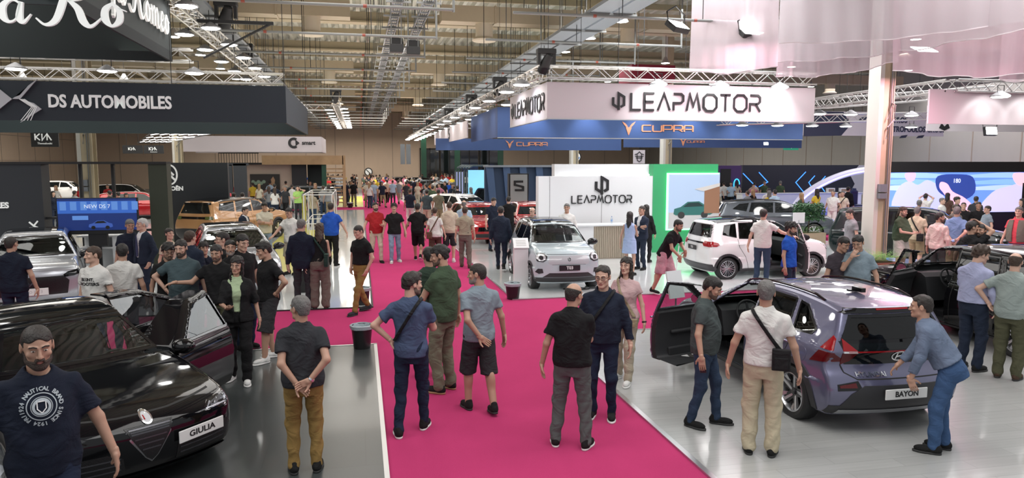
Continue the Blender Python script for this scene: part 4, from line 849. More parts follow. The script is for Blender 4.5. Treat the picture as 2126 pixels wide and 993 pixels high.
def hair_f(Q, style, n):
    x, y, z = Q[:, 0], Q[:, 1], Q[:, 2]; sk = smin(ell(Q, (0, .014, .037), (.0785, .0995, .0895)), ell(Q, (0, .045, -.02), (.060, .060, .070)), .03)
    vol = {'short': .007, 'buzz': .003, 'bald': .005, 'thick': .022, 'long': .014, 'bun': .010, 'curly': .028, 'fringe': .018, 'receding': .008, 'quiff': .012, 'pony': .010}[style]
    f = sk-vol*np.clip(.55+z*7, .35, 1.25)-n*(.45 if style != 'curly' else .5)*vol
    if style == 'quiff': f = smin(f, ell(Q, (0, -.055, .105), (.055, .045, .028)), .02)
    hl = {'bald': -.012, 'receding': .085, 'buzz': .065, 'fringe': .045}.get(style, .062)
    ax = np.abs(x); cut = hl+.012*np.cos(ax*60)-z-.15*(y+.085); side = np.where(y < -.012, .052-.0*z-z+.5*(-.012-y), -1.); cut = np.where(ax > .045, np.maximum(np.where(y > -.03, -1., .05-z), cut-.045*(y > -.03)*1.-.05*(y > .0)), cut); cut = np.where((y > -.022) & (y < .05), -.012-z+(ax < .045)*-.05, cut)
    cut = np.where(y >= .05, -.055-z, cut)
    cut = np.where(ell(Q, (np.float32(0), .010, -.003), (.2, .026, .030)) < 0, .02, cut) if style not in ('long',) else cut
    f = smax(f, cut, .006)
    if style == 'bald': f = np.maximum(f, z-.052-.25*(y)); f = np.maximum(f, -y-.02)
    if style == 'long':
        g = cone(Q, (0, .05, .02), (0, .085, -.22), .082, .060); g = np.minimum(g, cone(Q, (.062, .02, .02), (.075, .0, -.20), .030, .028)); g = np.minimum(g, cone(Q, (-.062, .02, .02), (-.075, .0, -.20), .030, .028)); g = smin(g, cone(Q, (0, .08, -.15), (0, .10, -.30), .07, .04), .03)
        f = smin(f, np.maximum(g-.3*n*.02, -ell(Q, (0, -.06, -.03), (.066, .09, .11))), .02)
    if style == 'bun': f = smin(f, ell(Q, (0, .115, .035), (.032, .03, .032)), .01)
    if style == 'pony': f = smin(f, cone(Q, (0, .10, .02), (0, .13, -.16), .032, .016), .02)
    return f
def hnoise(Q):
    return np.sin(60*Q[:, 0]+31*Q[:, 1])*np.sin(47*Q[:, 1]+22*Q[:, 2])+.6*np.sin(90*Q[:, 2]-70*Q[:, 0])*np.sin(64*Q[:, 1])
def hand_f(P, W, d, n, curl, sg, sc=1.):
    s = np.cross(d, n)  # side; thumb side chosen by sg
    s = s*sg; L = np.stack([s, n, d], 1); Q = (P-W)@L.astype(np.float32)/sc    # x: to thumb side, y: palm normal, z: to fingers
    f = rbox(Q, (0, .0, .045), (.037, .013, .045), .012); f = smin(f, cone(Q, (0, 0, -.02), (0, 0, .015), .025, .026), .02)
    for i, (x, l) in enumerate(((.030, .070), (.010, .078), (-.010, .073), (-.029, .058))):
        p = np.array((x, 0, .086)); a = curl*.5; r = .0088
        for q in range(3):
            sl = l*(.45, .32, .25)[q]; e = p+sl*np.array((x*.6 if q == 0 else 0, math.sin(a), math.cos(a))); f = np.minimum(f, cone(Q, p, e, r, r*.93)) if q else smin(f, cone(Q, p, e, r, r*.93), .004); p = e; a += curl*.9; r *= .92
    p = np.array((.034, .004, .018)); e = p+np.array((.028, .014, .032)); g = e+np.array((.010, .014+.01*curl, .028)); f = smin(f, cone(Q, p, e, .014, .011), .010); f = smin(f, cone(Q, e, g, .0105, .0085), .003)
    return f*sc
def shoe_obj(root, fg, m, sole, vox, style='sneaker', skin=None):
    for sg in (1, -1):
        hp, K, A, to, lift = fg.leg[sg]; R = rz_(to).astype(np.float32); pit = rx(math.radians(min(38, lift*260)))
        An = np.array(A)
        def loc(P):
            Q = (P-An)@(R@pit).astype(np.float32); return Q+np.array((0, 0, .085), np.float32)
        def up(P):
            Q = loc(P); f = smin(ell(Q, (0, -.095, .042), (.046, .095, .040)), ell(Q, (0, .02, .050), (.038, .060, .050)), .04)
            f = smin(f, cone(Q, (0, .012, .05), (0, .015, .10 if style != 'low' else .075), .042, .040), .03); return smax(f, .018-Q[:, 2], .006)
        def so(P):
            Q = loc(P); f = np.minimum(rbox(Q, (0, -.10, .014), (.046, .085, .014), .013), 9); x = Q[:, 0]; f = smin(ell(Q*np.array((1, 1, 0), np.float32), (0, -.10, 0), (.050, .102, .1)), ell(Q*np.array((1, 1, 0), np.float32), (0, .01, 0), (.040, .066, .1)), .03)
            return smax(f, np.abs(Q[:, 2]-.012)-.012, .005)
        lo = An-np.array((.2, .26, .12)); hi = An+np.array((.2, .2, .06))
        o = sdf_obj('shoe', up, lo, hi, vox, m, root); sdf_obj('sole', so, lo, hi, vox, sole, o)
def person(name, label, px=None, foot=None, xy=None, face=0., H=1.75, fat=0., sex='m', arms=('down', 'down'), legs='stand', lean=0., twist=0., hy=0., hp=0., hr=0., top=None, bottom=None, shoes=None, hair=('short', 'dark'), skin=1, beard=None, specs=False, extra=(), q=1, group=None, base=0., shw=1., toppx=None, cat='person'):
    """face: 0 towards the camera, 90 towards picture right, 180 away, -90 picture left. q: voxel quality 1 near .. 3 far"""
    if xy is None: g = at_z(px, foot, base)
    else: g = Vector((xy[0], xy[1], base))
    va = math.atan2(g.x, g.y)      # view azimuth
    rot = -va+math.radians(face)
    fg = Fig(H, fat, sex, arms, legs, lean, twist, hy, hp, hr, shw=shw); k = fg.k
    root = empty(name, (g.x, g.y, g.z), rot, label, cat, group); root.scale = (k, k, k)
    off = empty_free = None
    v = {1: .013, 2: .017, 3: .026}[q]; vh = {1: .0062, 2: .009, 3: .016}[q]; vx = {1: .0048, 2: .007, 3: .014}[q]
    dz = -fg.dz; SK = M_SKIN[skin]; sub = []
    def add(nm, f, lo, hi, h, m, par=None):
        o = sdf_obj(nm, f, lo, hi, h, m, par or root); o.location.z = dz if par is None else 0; sub.append(o); return o
    top = dict(top or dict(kind='tee', m=cloth('tee', (.5, .5, .5)))); bottom = dict(bottom or dict(kind='pants', m=cloth('jeans', (.03, .045, .09)))); shoes = shoes or (cloth('shoe_black', (.015, .015, .015)), M_SOLEK)
    HRT = fg.HR.astype(np.float32); hc = fg.hc.astype(np.float32)
    hs = 1.0 if sex == 'm' else .95
    # body in one mesh: head block, hands, limbs
    def headneck(P):
        f = head_f((P-hc)@HRT/hs, sex)*hs; nk = cone(P, hc+HRT@np.array((0, .022, -.07)), fg.neck+np.array((0, 0, -.03)), .055 if sex == 'm' else .046, .062 if sex == 'm' else .05)
        return smin(f, nk, .022)
    parts = []
    lo = hc-np.array((.13, .15, .235)); hi = hc+np.array((.13, .15, .15)); ncut = fg.neck[2]-.045
    parts.append(surf(lambda P: np.maximum(headneck(P), ncut-P[:, 2]), lo, hi, vh))
    for sg in (1, -1):
        S, E, T, d, n, curl = fg.arm[sg]; hsz = 1. if sex == 'm' else .9
        c = T+d*.08; lo = np.minimum(T, c)-.11; hi = np.maximum(T, c)+.11
        parts.append(surf(lambda P: hand_f(P, T, d, n, curl, sg, hsz), lo, hi, vx))
    ar = (.047, .036, .025) if sex == 'm' else (.039, .030, .021)
    bare = bottom['kind'] in ('shorts', 'skirt')
    def bodyf(P):
        f = fg.torso(P, -.015)
        for sg in (1, -1):
            S, E, T, d, n, c_ = fg.arm[sg]; f = smin(f, smin(cone(P, S, E, ar[0], ar[1]), cone(P, E, T+d*.01, ar[1]*1.03, ar[2]), .02), .02)
            hp_, K, A, to, z = fg.leg[sg]; rr = ((.078, .056, .040) if sex == 'm' else (.075, .050, .036)) if bare else (.07, .045, .034)
            g = smin(cone(P, hp_, K, rr[0]+.02*fat, rr[1]), cone(P, K, A, rr[1], rr[2]), .02)
            if bare: m_ = K*.58+A*.42+np.array((0, .020, .06)); g = smin(g, ell(P, m_, (.046, .046, .11)), .03)
            f = smin(f, g, .02)
        return f
    A_ = np.array([fg.arm[s_][i] for s_ in (1, -1) for i in (0, 1, 2)]+[fg.leg[s_][i] for s_ in (1, -1) for i in (0, 1, 2)]+[fg.U((0, -.25, 1.1)), fg.U((0, .2, 1.1)), fg.U((0, 0, 1.5))])
    parts.append(surf(bodyf, A_.min(0)-.1, A_.max(0)+.1, v))
    Vs = []; Fs = []; n0 = 0
    for V_, F_ in parts:
        if len(V_): Vs.append(V_); Fs.append(F_+n0); n0 += len(V_)
    body = mesh_obj('body', np.vstack(Vs), np.vstack(Fs), SK, root, True); body.location.z = dz
    # hair, beard, face
    hst, hcol = hair
    if hst != 'none':
        lo = hc-np.array((.17, .19, .40 if hst in ('long', 'pony') else .16)); hi = hc+np.array((.17, .20, .17))
        add('hair', lambda P: hair_f((P-hc)@HRT/hs, hst, hnoise((P-hc)@HRT/hs))*hs, lo, hi, vh, M_HAIRC[hcol])
    if beard and q < 3:
        th = {'stubble': .0015, 'short': .0035, 'full': .008, 'moustache': .005}[beard[0]]
        def bf(P):
            Q = (P-hc)@HRT/hs; f = head_f(Q, sex, False)-th; x, y, z = Q.T
            if beard[0] == 'moustache': return np.maximum(f, np.maximum(np.abs(z+.044)-.007, np.maximum(np.abs(x)-.028, y+.07)))
            ax = np.abs(x); zc = np.where(ax < .026, -.040, np.where(y < -.045, -.058+.0*y, -.058+(y+.045)*1.1)); c = np.maximum(z-np.minimum(zc, .0), y-.008); c = np.maximum(c, -z-.125); c = np.maximum(c, -ell(Q, (0, -.095, -.060), (.019, .03, .011)))
            return np.maximum(f, c)
        sc_ = [c*(.38 if beard[0] in ('stubble', 'short') else .16) for c in SKINC[skin]]; hcb = {'black': .010, 'dark': .016, 'grey': .16, 'brown': .03}[beard[1]]
        add('beard', bf, hc-.15, hc+.13, vh*.8, mat('beard_%s_%s_%d' % (beard[0], beard[1], skin), tuple(c*.6+hcb for c in sc_), .8, bump=.8, bscale=140, var=.5, vscale=90))
    if q <= 2:
        for sg in (1, -1):
            b = MB(); b.lathe([(.0125*math.sin(t), -.0065*math.cos(t)) for t in np.linspace(0, PI, 9)], n=14); o = b.build('eye', M_EYEW, root, True); e = hc+HRT@np.array((sg*.031, -.0855, .010))*hs
            V_ = np.array([v_.co[:] for v_ in o.data.vertices])*np.array((.95, .75, .50)); V_ = V_@HRT.T+e; o.data.vertices.foreach_set('co', V_.astype(np.float32).ravel()); o.location.z = dz
            b = MB(); b.lathe([(0, -.0012), (.0042, 0), (.0044, .002)], n=12, axis='y'); i = b.build('iris', M_EYED, o, True); V_ = np.array([v_.co[:] for v_ in i.data.vertices])+np.array((0, -.0094, .0004)); V_ = V_@HRT.T+e; i.data.vertices.foreach_set('co', V_.astype(np.float32).ravel())
            P0 = [hc+HRT@np.array((sg*x, y, z))*hs for x, y, z in ((.012, -.096, .030), (.030, -.093, .037), (.050, -.080, .031))]; o = MB().tube(P0, .0042, 6).build('eyebrow', M_HAIRC['dark' if hcol in ('white', 'grey') else hcol], root, True); o.location.z = dz
        def lf2(P): Q = (P-hc)@HRT/hs; return np.maximum(head_f(Q, sex, False)-.001, np.maximum(np.maximum(np.abs(Q[:, 2]+.060)-.013+3*Q[:, 0]**2*4, np.abs(Q[:, 0])-.024), Q[:, 1]+.075))
        if q == 1: add('lips', lf2, hc-.13, hc+.11, .0045, M_LIP)
    if specs:
        g_ = MB()
        for sg in (1, -1): g_.tube([hc+HRT@np.array((sg*.034+.023*math.cos(a), -.108, .008+.017*math.sin(a))) for a in np.linspace(0, 2*PI, 15)], .0022, 5); g_.tube([hc+HRT@np.array((sg*.057, -.106, .012)), hc+HRT@np.array((sg*.082, -.02, .014)), hc+HRT@np.array((sg*.084, .02, .01))], .0022, 5)
        g_.tube([hc+HRT@np.array((-.011, -.109, .01)), hc+HRT@np.array((.011, -.109, .01))], .0022, 5); o = g_.build('spectacles', M_GLS, root); o.location.z = dz
    # trousers / shorts / skirt
    bk = bottom['kind']; bw = bottom.get('w', 0.); bm_ = bottom['m']
    if bk in ('pants', 'shorts'):
        rt, rk, ra = (.094+.02*fat, .066, .050); rt += bw*.4; rk += bw; ra += bw*1.2
        def pf(P):
            L = fg.legf(P, 1, rt, rk, ra); R_ = fg.legf(P, -1, rt, rk, ra); lg = np.minimum(L, R_)
            if bk == 'shorts':
                cut = bottom.get('cut', .02)
                for_, K1, K2 = None, fg.leg[1][1], fg.leg[-1][1]
                def half(sg, f0):
                    hp_, K, A, to, z = fg.leg[sg]; d_ = (K-hp_)/np.linalg.norm(K-hp_); c_ = K+d_*cut
                    ff = cone(P, hp_, K+d_*.12, rt, rk+.024+bw); return np.maximum(ff, (P-c_.astype(np.float32))@d_.astype(np.float32))
                lg = np.minimum(half(1, 0), half(-1, 0))
            else:
                lg = np.maximum(lg, np.maximum(.035-P[:, 2]+fg.dz, -1))
            pv = fg.torso(P, .010); Q = (P-fg.hip)@fg.R; pv = np.maximum(pv, Q[:, 2]+.95-1.035)
            f = smin(lg, pv, .035); w_ = fg.wrink(P, 0.004 if bk == 'shorts' else .0068, 40); zl = np.clip((P[:, 2]-.02)/.9, 0, 1)
            return f+w_*(1.2-zl*.7)
        lo = np.array((-.36, -.55 if fg.lean > .2 else -.45, .0)); hi = np.array((.36, .5, 1.10)); add(('trousers' if bk == 'pants' else 'shorts'), pf, lo, hi, v, bm_)
        if bottom.get('belt'):
            def beltf(P): Q = (P-fg.hip)@fg.R; return np.maximum(fg.torso(P, .024), np.abs(Q[:, 2]+.95-1.02)-.017)
            add('belt', beltf, (-.3, -.3, .9), (.3, .3, 1.15), v*.8, cloth('belt_black', (.012, .012, .012)))
    elif bk == 'skirt':
        hem = bottom.get('hem', .55)
        def sf(P):
            z = P[:, 2]; a = np.interp(z, [hem, .95, 1.05], [.21, .185, .14]); b = a*.78; r = np.sqrt((P[:, 0]/a)**2+(P[:, 1]/b)**2); return np.maximum((r-1)*b*.8+fg.wrink(P, .004, 6), np.maximum(hem-z, z-1.08))
        add('skirt', sf, (-.3, -.3, hem-.05), (.3, .3, 1.15), v, bm_)
    # top
    tk = top['kind']; off_ = {'tee': .020, 'polo': .022, 'shirt': .028, 'blazer': .030, 'tank': .012, 'blouse': .026, 'dress': .014, 'vest': .03}[tk]; tm = top['m']; hem = top.get('hem', .86 if not top.get('tuck') else .99)
    sleeve = top.get('sleeve', {'tee': .6, 'polo': .62, 'shirt': 2., 'blazer': 2., 'tank': 0., 'blouse': .5, 'dress': .25, 'vest': 0.}[tk]); loose = top.get('loose', 1.)
    neckz = 1.475 if tk not in ('tank', 'dress') else 1.45
    def tf(P):
        Q = (P-fg.hip)@fg.R; z = Q[:, 2]+.95; o_ = off_*loose*np.interp(z, [.85, 1.05, 1.3, 1.45], [1.35, 1.25, .9, .55]); f = fg.torso(P, 0.)-o_
        for sg in (1, -1):
            S, E, T, d, n, c_ = fg.arm[sg]
            if sleeve > 0:
                Se = S+(S-np.array(fg.neck))*.0; rs = (.054 if sex == 'm' else .044)+off_*.35
                if sleeve <= 1:
                    dd = (E-S)/np.linalg.norm(E-S); ce = S+dd*.285*sleeve; a = cone(P, S, S+dd*.285, rs, rs+.006*loose); a = np.maximum(a, (P-ce.astype(np.float32))@dd.astype(np.float32))
                else:
                    fr = min(1., sleeve-1); re = .046+off_*.35; rw = .033+off_*.3; W_ = E+(T-E)*fr*.96; dd = (T-E)/np.linalg.norm(T-E); a = smin(cone(P, S, E, rs, re), cone(P, E, E+(T-E)*.98, re, rw), .02); t_ = (P-W_.astype(np.float32))@dd.astype(np.float32)
                    near = cone(P, E, T, .08, .08); a = np.where(near < 0.02, np.maximum(a, t_), a)
                f = smin(f, a, .035)
        nc = ell(Q+np.array((0, 0, .95), np.float32), (0, -.02, 1.525), (.075, .085, .075 if tk != 'tank' else .11)); f = smax(f, -nc, .008)
        if tk in ('tank', 'vest', 'dress') and sleeve == 0:
            for sg in (1, -1): f = smax(f, -ell(Q+np.array((0, 0, .95), np.float32), (sg*(fg.shw+.035), 0, 1.40), (.055, .09, .10)), .01)
        if top.get('open'): f = np.maximum(f, -np.maximum(np.abs(Q[:, 0])-.045-.04*np.clip(z-1.1, -.1, .4), Q[:, 1]+.02))
        f = f+fg.wrink(P, .0068 if tk != 'blazer' else .004, 24)
        return np.maximum(f, hem-z)
    A_ = np.array([fg.arm[sg][i] for sg in (1, -1) for i in (0, 1, 2)]+[fg.neck, fg.U((0, -.25, 1.1)), fg.U((0, .25, 1.1)), fg.U((.3, 0, .9)), fg.U((-.3, 0, .9)), fg.U((0, -.28, .84)), fg.U((0, .25, .84))]); lo = A_.min(0)-.10; hi = A_.max(0)+.10; hi[2] = min(hi[2], fg.neck[2]+.12) if all(fg.arm[s_][1][2] < 1.4 for s_ in (1, -1)) else hi[2]
    if tk == 'blazer' or top.get('inner'):
        io = top.get('inner') or cloth('shirt_white', (.75, .76, .78))
        def innf(P): Q = (P-fg.hip)@fg.R; z = Q[:, 2]+.95; f = fg.torso(P, .016); return np.maximum(np.maximum(f, -ell(Q+np.array((0, 0, .95), np.float32), (0, -.03, 1.54), (.07, .08, .07))), np.maximum(1.0-z, Q[:, 1]-.02))
        add('shirt', innf, lo, hi, v, io); top['open'] = True
        if top.get('tie'): 
            pts = [fg.U((0, -.148-.03*fat, z)) for z in (1.44, 1.3, 1.15, 1.02)]; o = MB().tube(pts, [.016, .026, .034, .028], 6, flat=.25, up=(0, 1, 0)).build('necktie', top['tie'], root, True); o.location.z = dz
    add({'tee': 't_shirt', 'polo': 'polo_shirt', 'shirt': 'shirt', 'blazer': 'jacket', 'tank': 'top', 'blouse': 'blouse', 'dress': 'dress_top', 'vest': 'waistcoat'}[tk], tf, lo, hi, v, tm)
    if tk in ('polo', 'shirt', 'blazer') and q < 3:
        def cf(P):
            Q = (P-fg.hip)@fg.R+np.array((0, 0, .95), np.float32); q_ = Q-np.array((0, .0, 1.475), np.float32); q_[:, 2] += -q_[:, 1]*.45; r = np.sqrt(q_[:, 0]**2+(q_[:, 1]*1.02)**2)-.073; f = np.maximum(np.abs(r+q_[:, 2]*.25)-.007, np.abs(q_[:, 2])-.024)
            return np.maximum(f, -np.maximum(np.abs(Q[:, 0])-.022, Q[:, 1]))
        c = fg.U((0, 0, 1.475)); add('collar', cf, c-.14, c+.14, min(v*.7, .012), top.get('collar', tm))
    if tk == 'shirt' and q < 3 and sleeve < 1.95:
        pass
    if shoes: 
        n0 = len(COL.objects); before = set(o.name for o in root.children)
        shoe_obj(root, fg, shoes[0], shoes[1], {1: .0085, 2: .011, 3: .018}[q])
        for o in root.children:
            if o.name not in before: o.location.z = dz
    fg.root = root; fg.dzv = dz
    for e in extra: e(fg, root, dz)
    return root, fg
# ---- things people wear or hold
def strap_bag(col=(.012, .012, .013), side=-1, back=True, bagz=1.0, size=(.17, .06, .21), strap_only=False):
    def f(fg, root, dz):
        m = cloth('bag_%d' % int(col[0]*1000), col, .6); sh = -side
        def band(P):
            Q = (P-fg.hip)@fg.R+np.array((0, 0, .95), np.float32); t = fg.torso(P, 0)-.034*1.1; a = np.array((sh*.11, 1.46)); b = np.array((side*.16, bagz)); d = (b-a)/np.linalg.norm(b-a); nn = np.array((-d[1], d[0])); dist = np.abs((Q[:, 0]-a[0])*nn[0]+(Q[:, 2]-a[1])*nn[1])-.017
            return np.maximum(np.maximum(np.abs(t)-.008, dist), np.maximum(bagz-Q[:, 2], Q[:, 2]-1.50))
        o = sdf_obj('bag_strap', band, fg.U((0, 0, 1.2))-np.array((.34, .34, .38)), fg.U((0, 0, 1.2))+np.array((.34, .34, .38)), .0085, m, root); o.location.z = dz
        if not strap_only:
            c = fg.U((side*.16, (.17 if back else -.17)+(.0), bagz-.06)); b = MB(); b.box((0, 0, 0), size); b.box((0, size[1]/2*(1 if back else -1)+0, -.03), (size[0]*.8, .02, size[2]*.55)); o = rounded(b.build('shoulder_bag', m, root), .015); o.location = c; o.location.z += dz
    return f
def hand_item(kind, sg, label):
    def f(fg, root, dz):
        S, E, T, d, n, c = fg.arm[sg]; p = T+d*.085+n*.028; R = Matrix((np.cross(d, n).tolist(), n.tolist(), d.tolist())).transposed().to_4x4()
        W = Matrix.Translation(root.location)@Matrix.Rotation(root.rotation_euler.z, 4, 'Z')@Matrix.Scale(fg.k, 4)@Matrix.Translation(Vector(p.tolist())+Vector((0, 0, dz)))@R
        if kind == 'phone':
            o = empty('phone', label=label, cat='phone'); rounded(MB().box((0, 0, .02), (.072, .009, .15)).build('phone_body', M_GLS, o), .004)
        else:
            o = empty('water_bottle', label=label, cat='bottle'); MB().lathe([(0, -.08), (.03, -.078), (.031, .07), (.013, .11)], n=12).build('bottle_body', glass_mat('clear_plastic', (.85, .9, .95), .1), o, True); MB().lathe([(.014, .11), (.014, .13), (0, .13)], n=10).build('cap', mat('cap_blue', (.1, .2, .5), .4), o, True); MB().lathe([(.032, -.03), (.032, .03)], n=12).build('bottle_label', mat('bottle_label', (.3, .45, .75), .5), o, True)
        o.matrix_world = W
    return f
def vest(m):
    def f(fg, root, dz):
        def vf(P):
            Q = (P-fg.hip)@fg.R; z = Q[:, 2]+.95; g = np.abs(fg.torso(P, 0.)-.040)-.010; g = np.maximum(g, -np.maximum(np.abs(Q[:, 0])-.05, Q[:, 1]+.02)); g = np.maximum(g, np.maximum(.90-z, z-1.44))
            for sg in (1, -1): g = smax(g, -ell(Q+np.array((0, 0, .95), np.float32), (sg*(fg.shw+.03), 0, 1.37), (.06, .10, .11)), .01)
            return g
        o = sdf_obj('waistcoat', vf, (-.36, -.42, .85), (.36, .40, 1.52), .014, m, root); o.location.z = dz
    return f
def watch(sg=1, m=None):
    def f(fg, root, dz):
        S, E, T, d, n, c = fg.arm[sg]; a = (T-E)/np.linalg.norm(T-E); p = T-a*.02; o = MB().tube([p-a*.009, p+a*.009], .034, 14).build('wristband', m or M_GLS, root, True); o.location.z = dz
    return f
def chest_text(lines, m, back=False, z0=1.25, size=.05, sx=1., x0=0.):
    """print that follows the shirt"""
    def f(fg, root, dz):
        Vs = []; Fs = []; n0 = 0
        for i, item in enumerate(lines):
            if isinstance(item, str): V, F = text_mesh(item, size, 0, .002, sx); V = V+np.array((x0, 0, z0-i*size*1.05))
            else: V, F = item; V = V.copy()
            Vs.append(V); Fs += [[j+n0 for j in q] for q in F]; n0 += len(V)
        V = np.vstack(Vs); sgn = 1 if back else -1; Q = np.zeros_like(V); Q[:, 0] = V[:, 0]*(-1 if back else 1); Q[:, 2] = V[:, 2]; Q[:, 1] = sgn*.3
        R = fg.R
        tgt = fg.tf if hasattr(fg, 'tf') else None
        for _ in range(30):
            W = (Q-fg.hip)@R.T+fg.hip; z = Q[:, 2]; o_ = .020*np.interp(z, [.85, 1.05, 1.3, 1.45], [1.35, 1.25, .9, .55]); dd = fg.torso(W.astype(np.float32), 0.)-o_+fg.wrink(W, .0068, 24)-.004; Q[:, 1] = sgn*np.clip(sgn*(Q[:, 1]-sgn*dd*.8), .02, .35)
        W = (Q-fg.hip)@R.T+fg.hip; o = mesh_obj('shirt_print', W, Fs, m, root); o.location.z = dz
    return f
# ================================================================ the hall
rm_hall = 1
def S_(o, lab=None): o['kind'] = 'structure'; return o
M_CONC = mat('hall_floor', (.33, .33, .33), .45, var=.15, vscale=1.5)
def carpet_mat():
    m = mat('magenta_carpet', (.53, .050, .165), .95, bump=.6, bscale=260, var=.09, vscale=1.1, spec=.05); return m
M_CARP = carpet_mat()
def floor_mat(name, col, rough, coat=0., streak=None, plank=None, tile=None, var=.1):
    m = bpy.data.materials.new(name); m.use_nodes = True; nt = m.node_tree; b = nt.nodes['Principled BSDF']; b.inputs['Roughness'].default_value = rough; b.inputs['Coat Weight'].default_value = coat; b.inputs['Coat Roughness'].default_value = .08
    tc = nt.nodes.new('ShaderNodeTexCoord'); L = nt.links
    n = nt.nodes.new('ShaderNodeTexNoise'); n.inputs['Detail'].default_value = 5; mp = nt.nodes.new('ShaderNodeMapping'); mp.inputs['Scale'].default_value = streak or (1, 1, 1); L.new(tc.outputs['Object'], mp.inputs[0]); L.new(mp.outputs[0], n.inputs['Vector']); n.inputs['Scale'].default_value = 2
    mx = nt.nodes.new('ShaderNodeMix'); mx.data_type = 'RGBA'; mx.inputs['A'].default_value = (*[c*(1-var) for c in col], 1); mx.inputs['B'].default_value = (*[min(1, c*(1+var)) for c in col], 1); L.new(n.outputs['Fac'], mx.inputs['Factor']); out = mx.outputs['Result']
    if plank:
        br = nt.nodes.new('ShaderNodeTexBrick'); br.inputs['Color1'].default_value = (.9, .9, .9, 1); br.inputs['Color2'].default_value = (1, 1, 1, 1); br.inputs['Mortar'].default_value = (.72, .72, .72, 1); br.inputs['Scale'].default_value = 1; br.inputs['Brick Width'].default_value = plank[0]; br.inputs['Row Height'].default_value = plank[1]; br.inputs['Mortar Size'].default_value = plank[2]; br.inputs['Mortar Smooth'].default_value = .3
        L.new(tc.outputs['Object'], br.inputs['Vector']); m2 = nt.nodes.new('ShaderNodeMix'); m2.data_type = 'RGBA'; m2.blend_type = 'MULTIPLY'; m2.inputs['Factor'].default_value = 1; L.new(out, m2.inputs['A']); L.new(br.outputs['Color'], m2.inputs['B']); out = m2.outputs['Result']
    L.new(out, b.inputs['Base Color']); return m
M_WOODF = floor_mat('pale_plank_floor', (.40, .405, .395), .30, .25, (.6, 9, 1), (1.3, .19, .004), var=.14)
M_DARKF = floor_mat('dark_tile_floor', (.045, .052, .052), .3, .25, (1, 1, 1), (1.0, 1.0, .006), var=.2)
M_WHITEF = floor_mat('white_gloss_floor', (.76, .80, .80), .12, .6, (1, 1, 1), (2.0, 1.0, .003), var=.03)
M_YELF = mat('yellow_floor', (.66, .62, .10), .3, coat=.3); M_ALU = mat('aluminium_edge', (.55, .55, .56), .3, .9)
M_WALLB = floor_mat('beige_wall_panels', (.62, .49, .38), .7, 0, (1, 1, .3), None, var=.05)
M_WALLG = floor_mat('grey_wall_panels', (.40, .38, .35), .7, 0, (1, 1, .3), None, var=.05)
M_TAN = mat('tan_steel', (.50, .42, .28), .55, var=.06); M_DECK = mat('galvanised_deck', (.58, .58, .50), .42, .35, var=.12, vscale=2); M_GALV = mat('galvanised_pipe', (.20, .205, .20), .5, .5)
M_DUCT = mat('duct_beige', (.48, .40, .28), .5, var=.05); M_TRAY = mat('tray_grey', (.25, .27, .30), .45, .5); M_TRUSS = mat('truss_aluminium', (.62, .60, .58), .3, .85); M_BLK = mat('matt_black', (.012, .012, .013), .6)
M_LAMP = mat('lamp_glow', (1, .98, .95), .5, emit=22.); M_LAMPW2 = mat('lamp_glow_warm', (1, .88, .68), .5, emit=14.); M_GREENP = mat('green_column', (.02, .10, .06), .4)
def box(name, a, b, m, parent=None, kind=None, bev=0): 
    o = MB().b2(a, b).build(name, m, parent)
    if bev: rounded(o, bev)
    if kind: o['kind'] = kind
    return o
XL, XR = .22, 3.23
YA = at_z(1145, 697).y; YB = at_z(1055, 625).y; YC = at_z(775, 718).y; YD = at_z(765, 640).y
box('floor', (-34, -6, -.3), (46, 96, 0), M_CONC, kind='structure')
# carpets and stands' floors (thin slabs laid on the floor)
box('floor_carpet_main', (XL, -4, 0), (XR, 84, .012), M_CARP, kind='structure'); box('floor_carpet_cross', (XR, YA, 0), (30, YB, .012), M_CARP, kind='structure'); box('floor_carpet_cross', (-26, YC, 0), (XL, YD, .012), M_CARP, kind='structure')
box('floor_carpet_cross', (15.5, 24.5, 0), (36, 32, .012), M_CARP, kind='structure'); box('floor_carpet_cross', (-8, 47, 0), (XL, 50, .012), M_CARP, kind='structure')
box('floor_planks', (XR, -4, 0), (30, YA, .03), M_WOODF, kind='structure'); box('floor_dark_tiles', (-16, -4, 0), (XL, YC, .03), M_DARKF, kind='structure')
box('floor_white_stand', (XR, YB, 0), (30, 24.4, .03), M_WHITEF, kind='structure'); box('floor_white_stand', (XR, 24.5, 0), (15.4, 80, .025), M_WHITEF, kind='structure'); box('floor_white_stand', (-26, YD, 0), (XL-.02, 46.8, .03), M_WHITEF, kind='structure')
box('floor_yellow', (-3.2, 20, .031), (-.9, 33, .036), M_YELF, kind='structure'); box('floor_yellow', (-1.6, 50.2, .0), (XL-.02, 66, .014), M_YELF, kind='structure')
b = MB(); b.b2((XL-.05, -4, .0), (XL, YC, .036)); b.b2((-16, YC-.03, 0), (XL, YC+.02, .036)); S_(b.build('trim_1', M_ALU)); b = MB(); b.b2((XR-.04, -4, 0), (XR+.02, YA, .036)); b.b2((XR, YA-.03, 0), (30, YA+.02, .036)); S_(b.build('trim_2', M_ALU))
b = MB(); b.b2((XR-.02, YB, 0), (XR+.02, 80, .034)); b.b2((XR, YB-.02, 0), (30, YB+.02, .034)); S_(b.build('trim_3', M_ALU)); b = MB(); b.b2((XL-.04, YD, 0), (XL, 46.8, .036)); b.b2((-26, YD-.03, 0), (XL, YD, .036)); S_(b.build('trim_4', M_BLK))
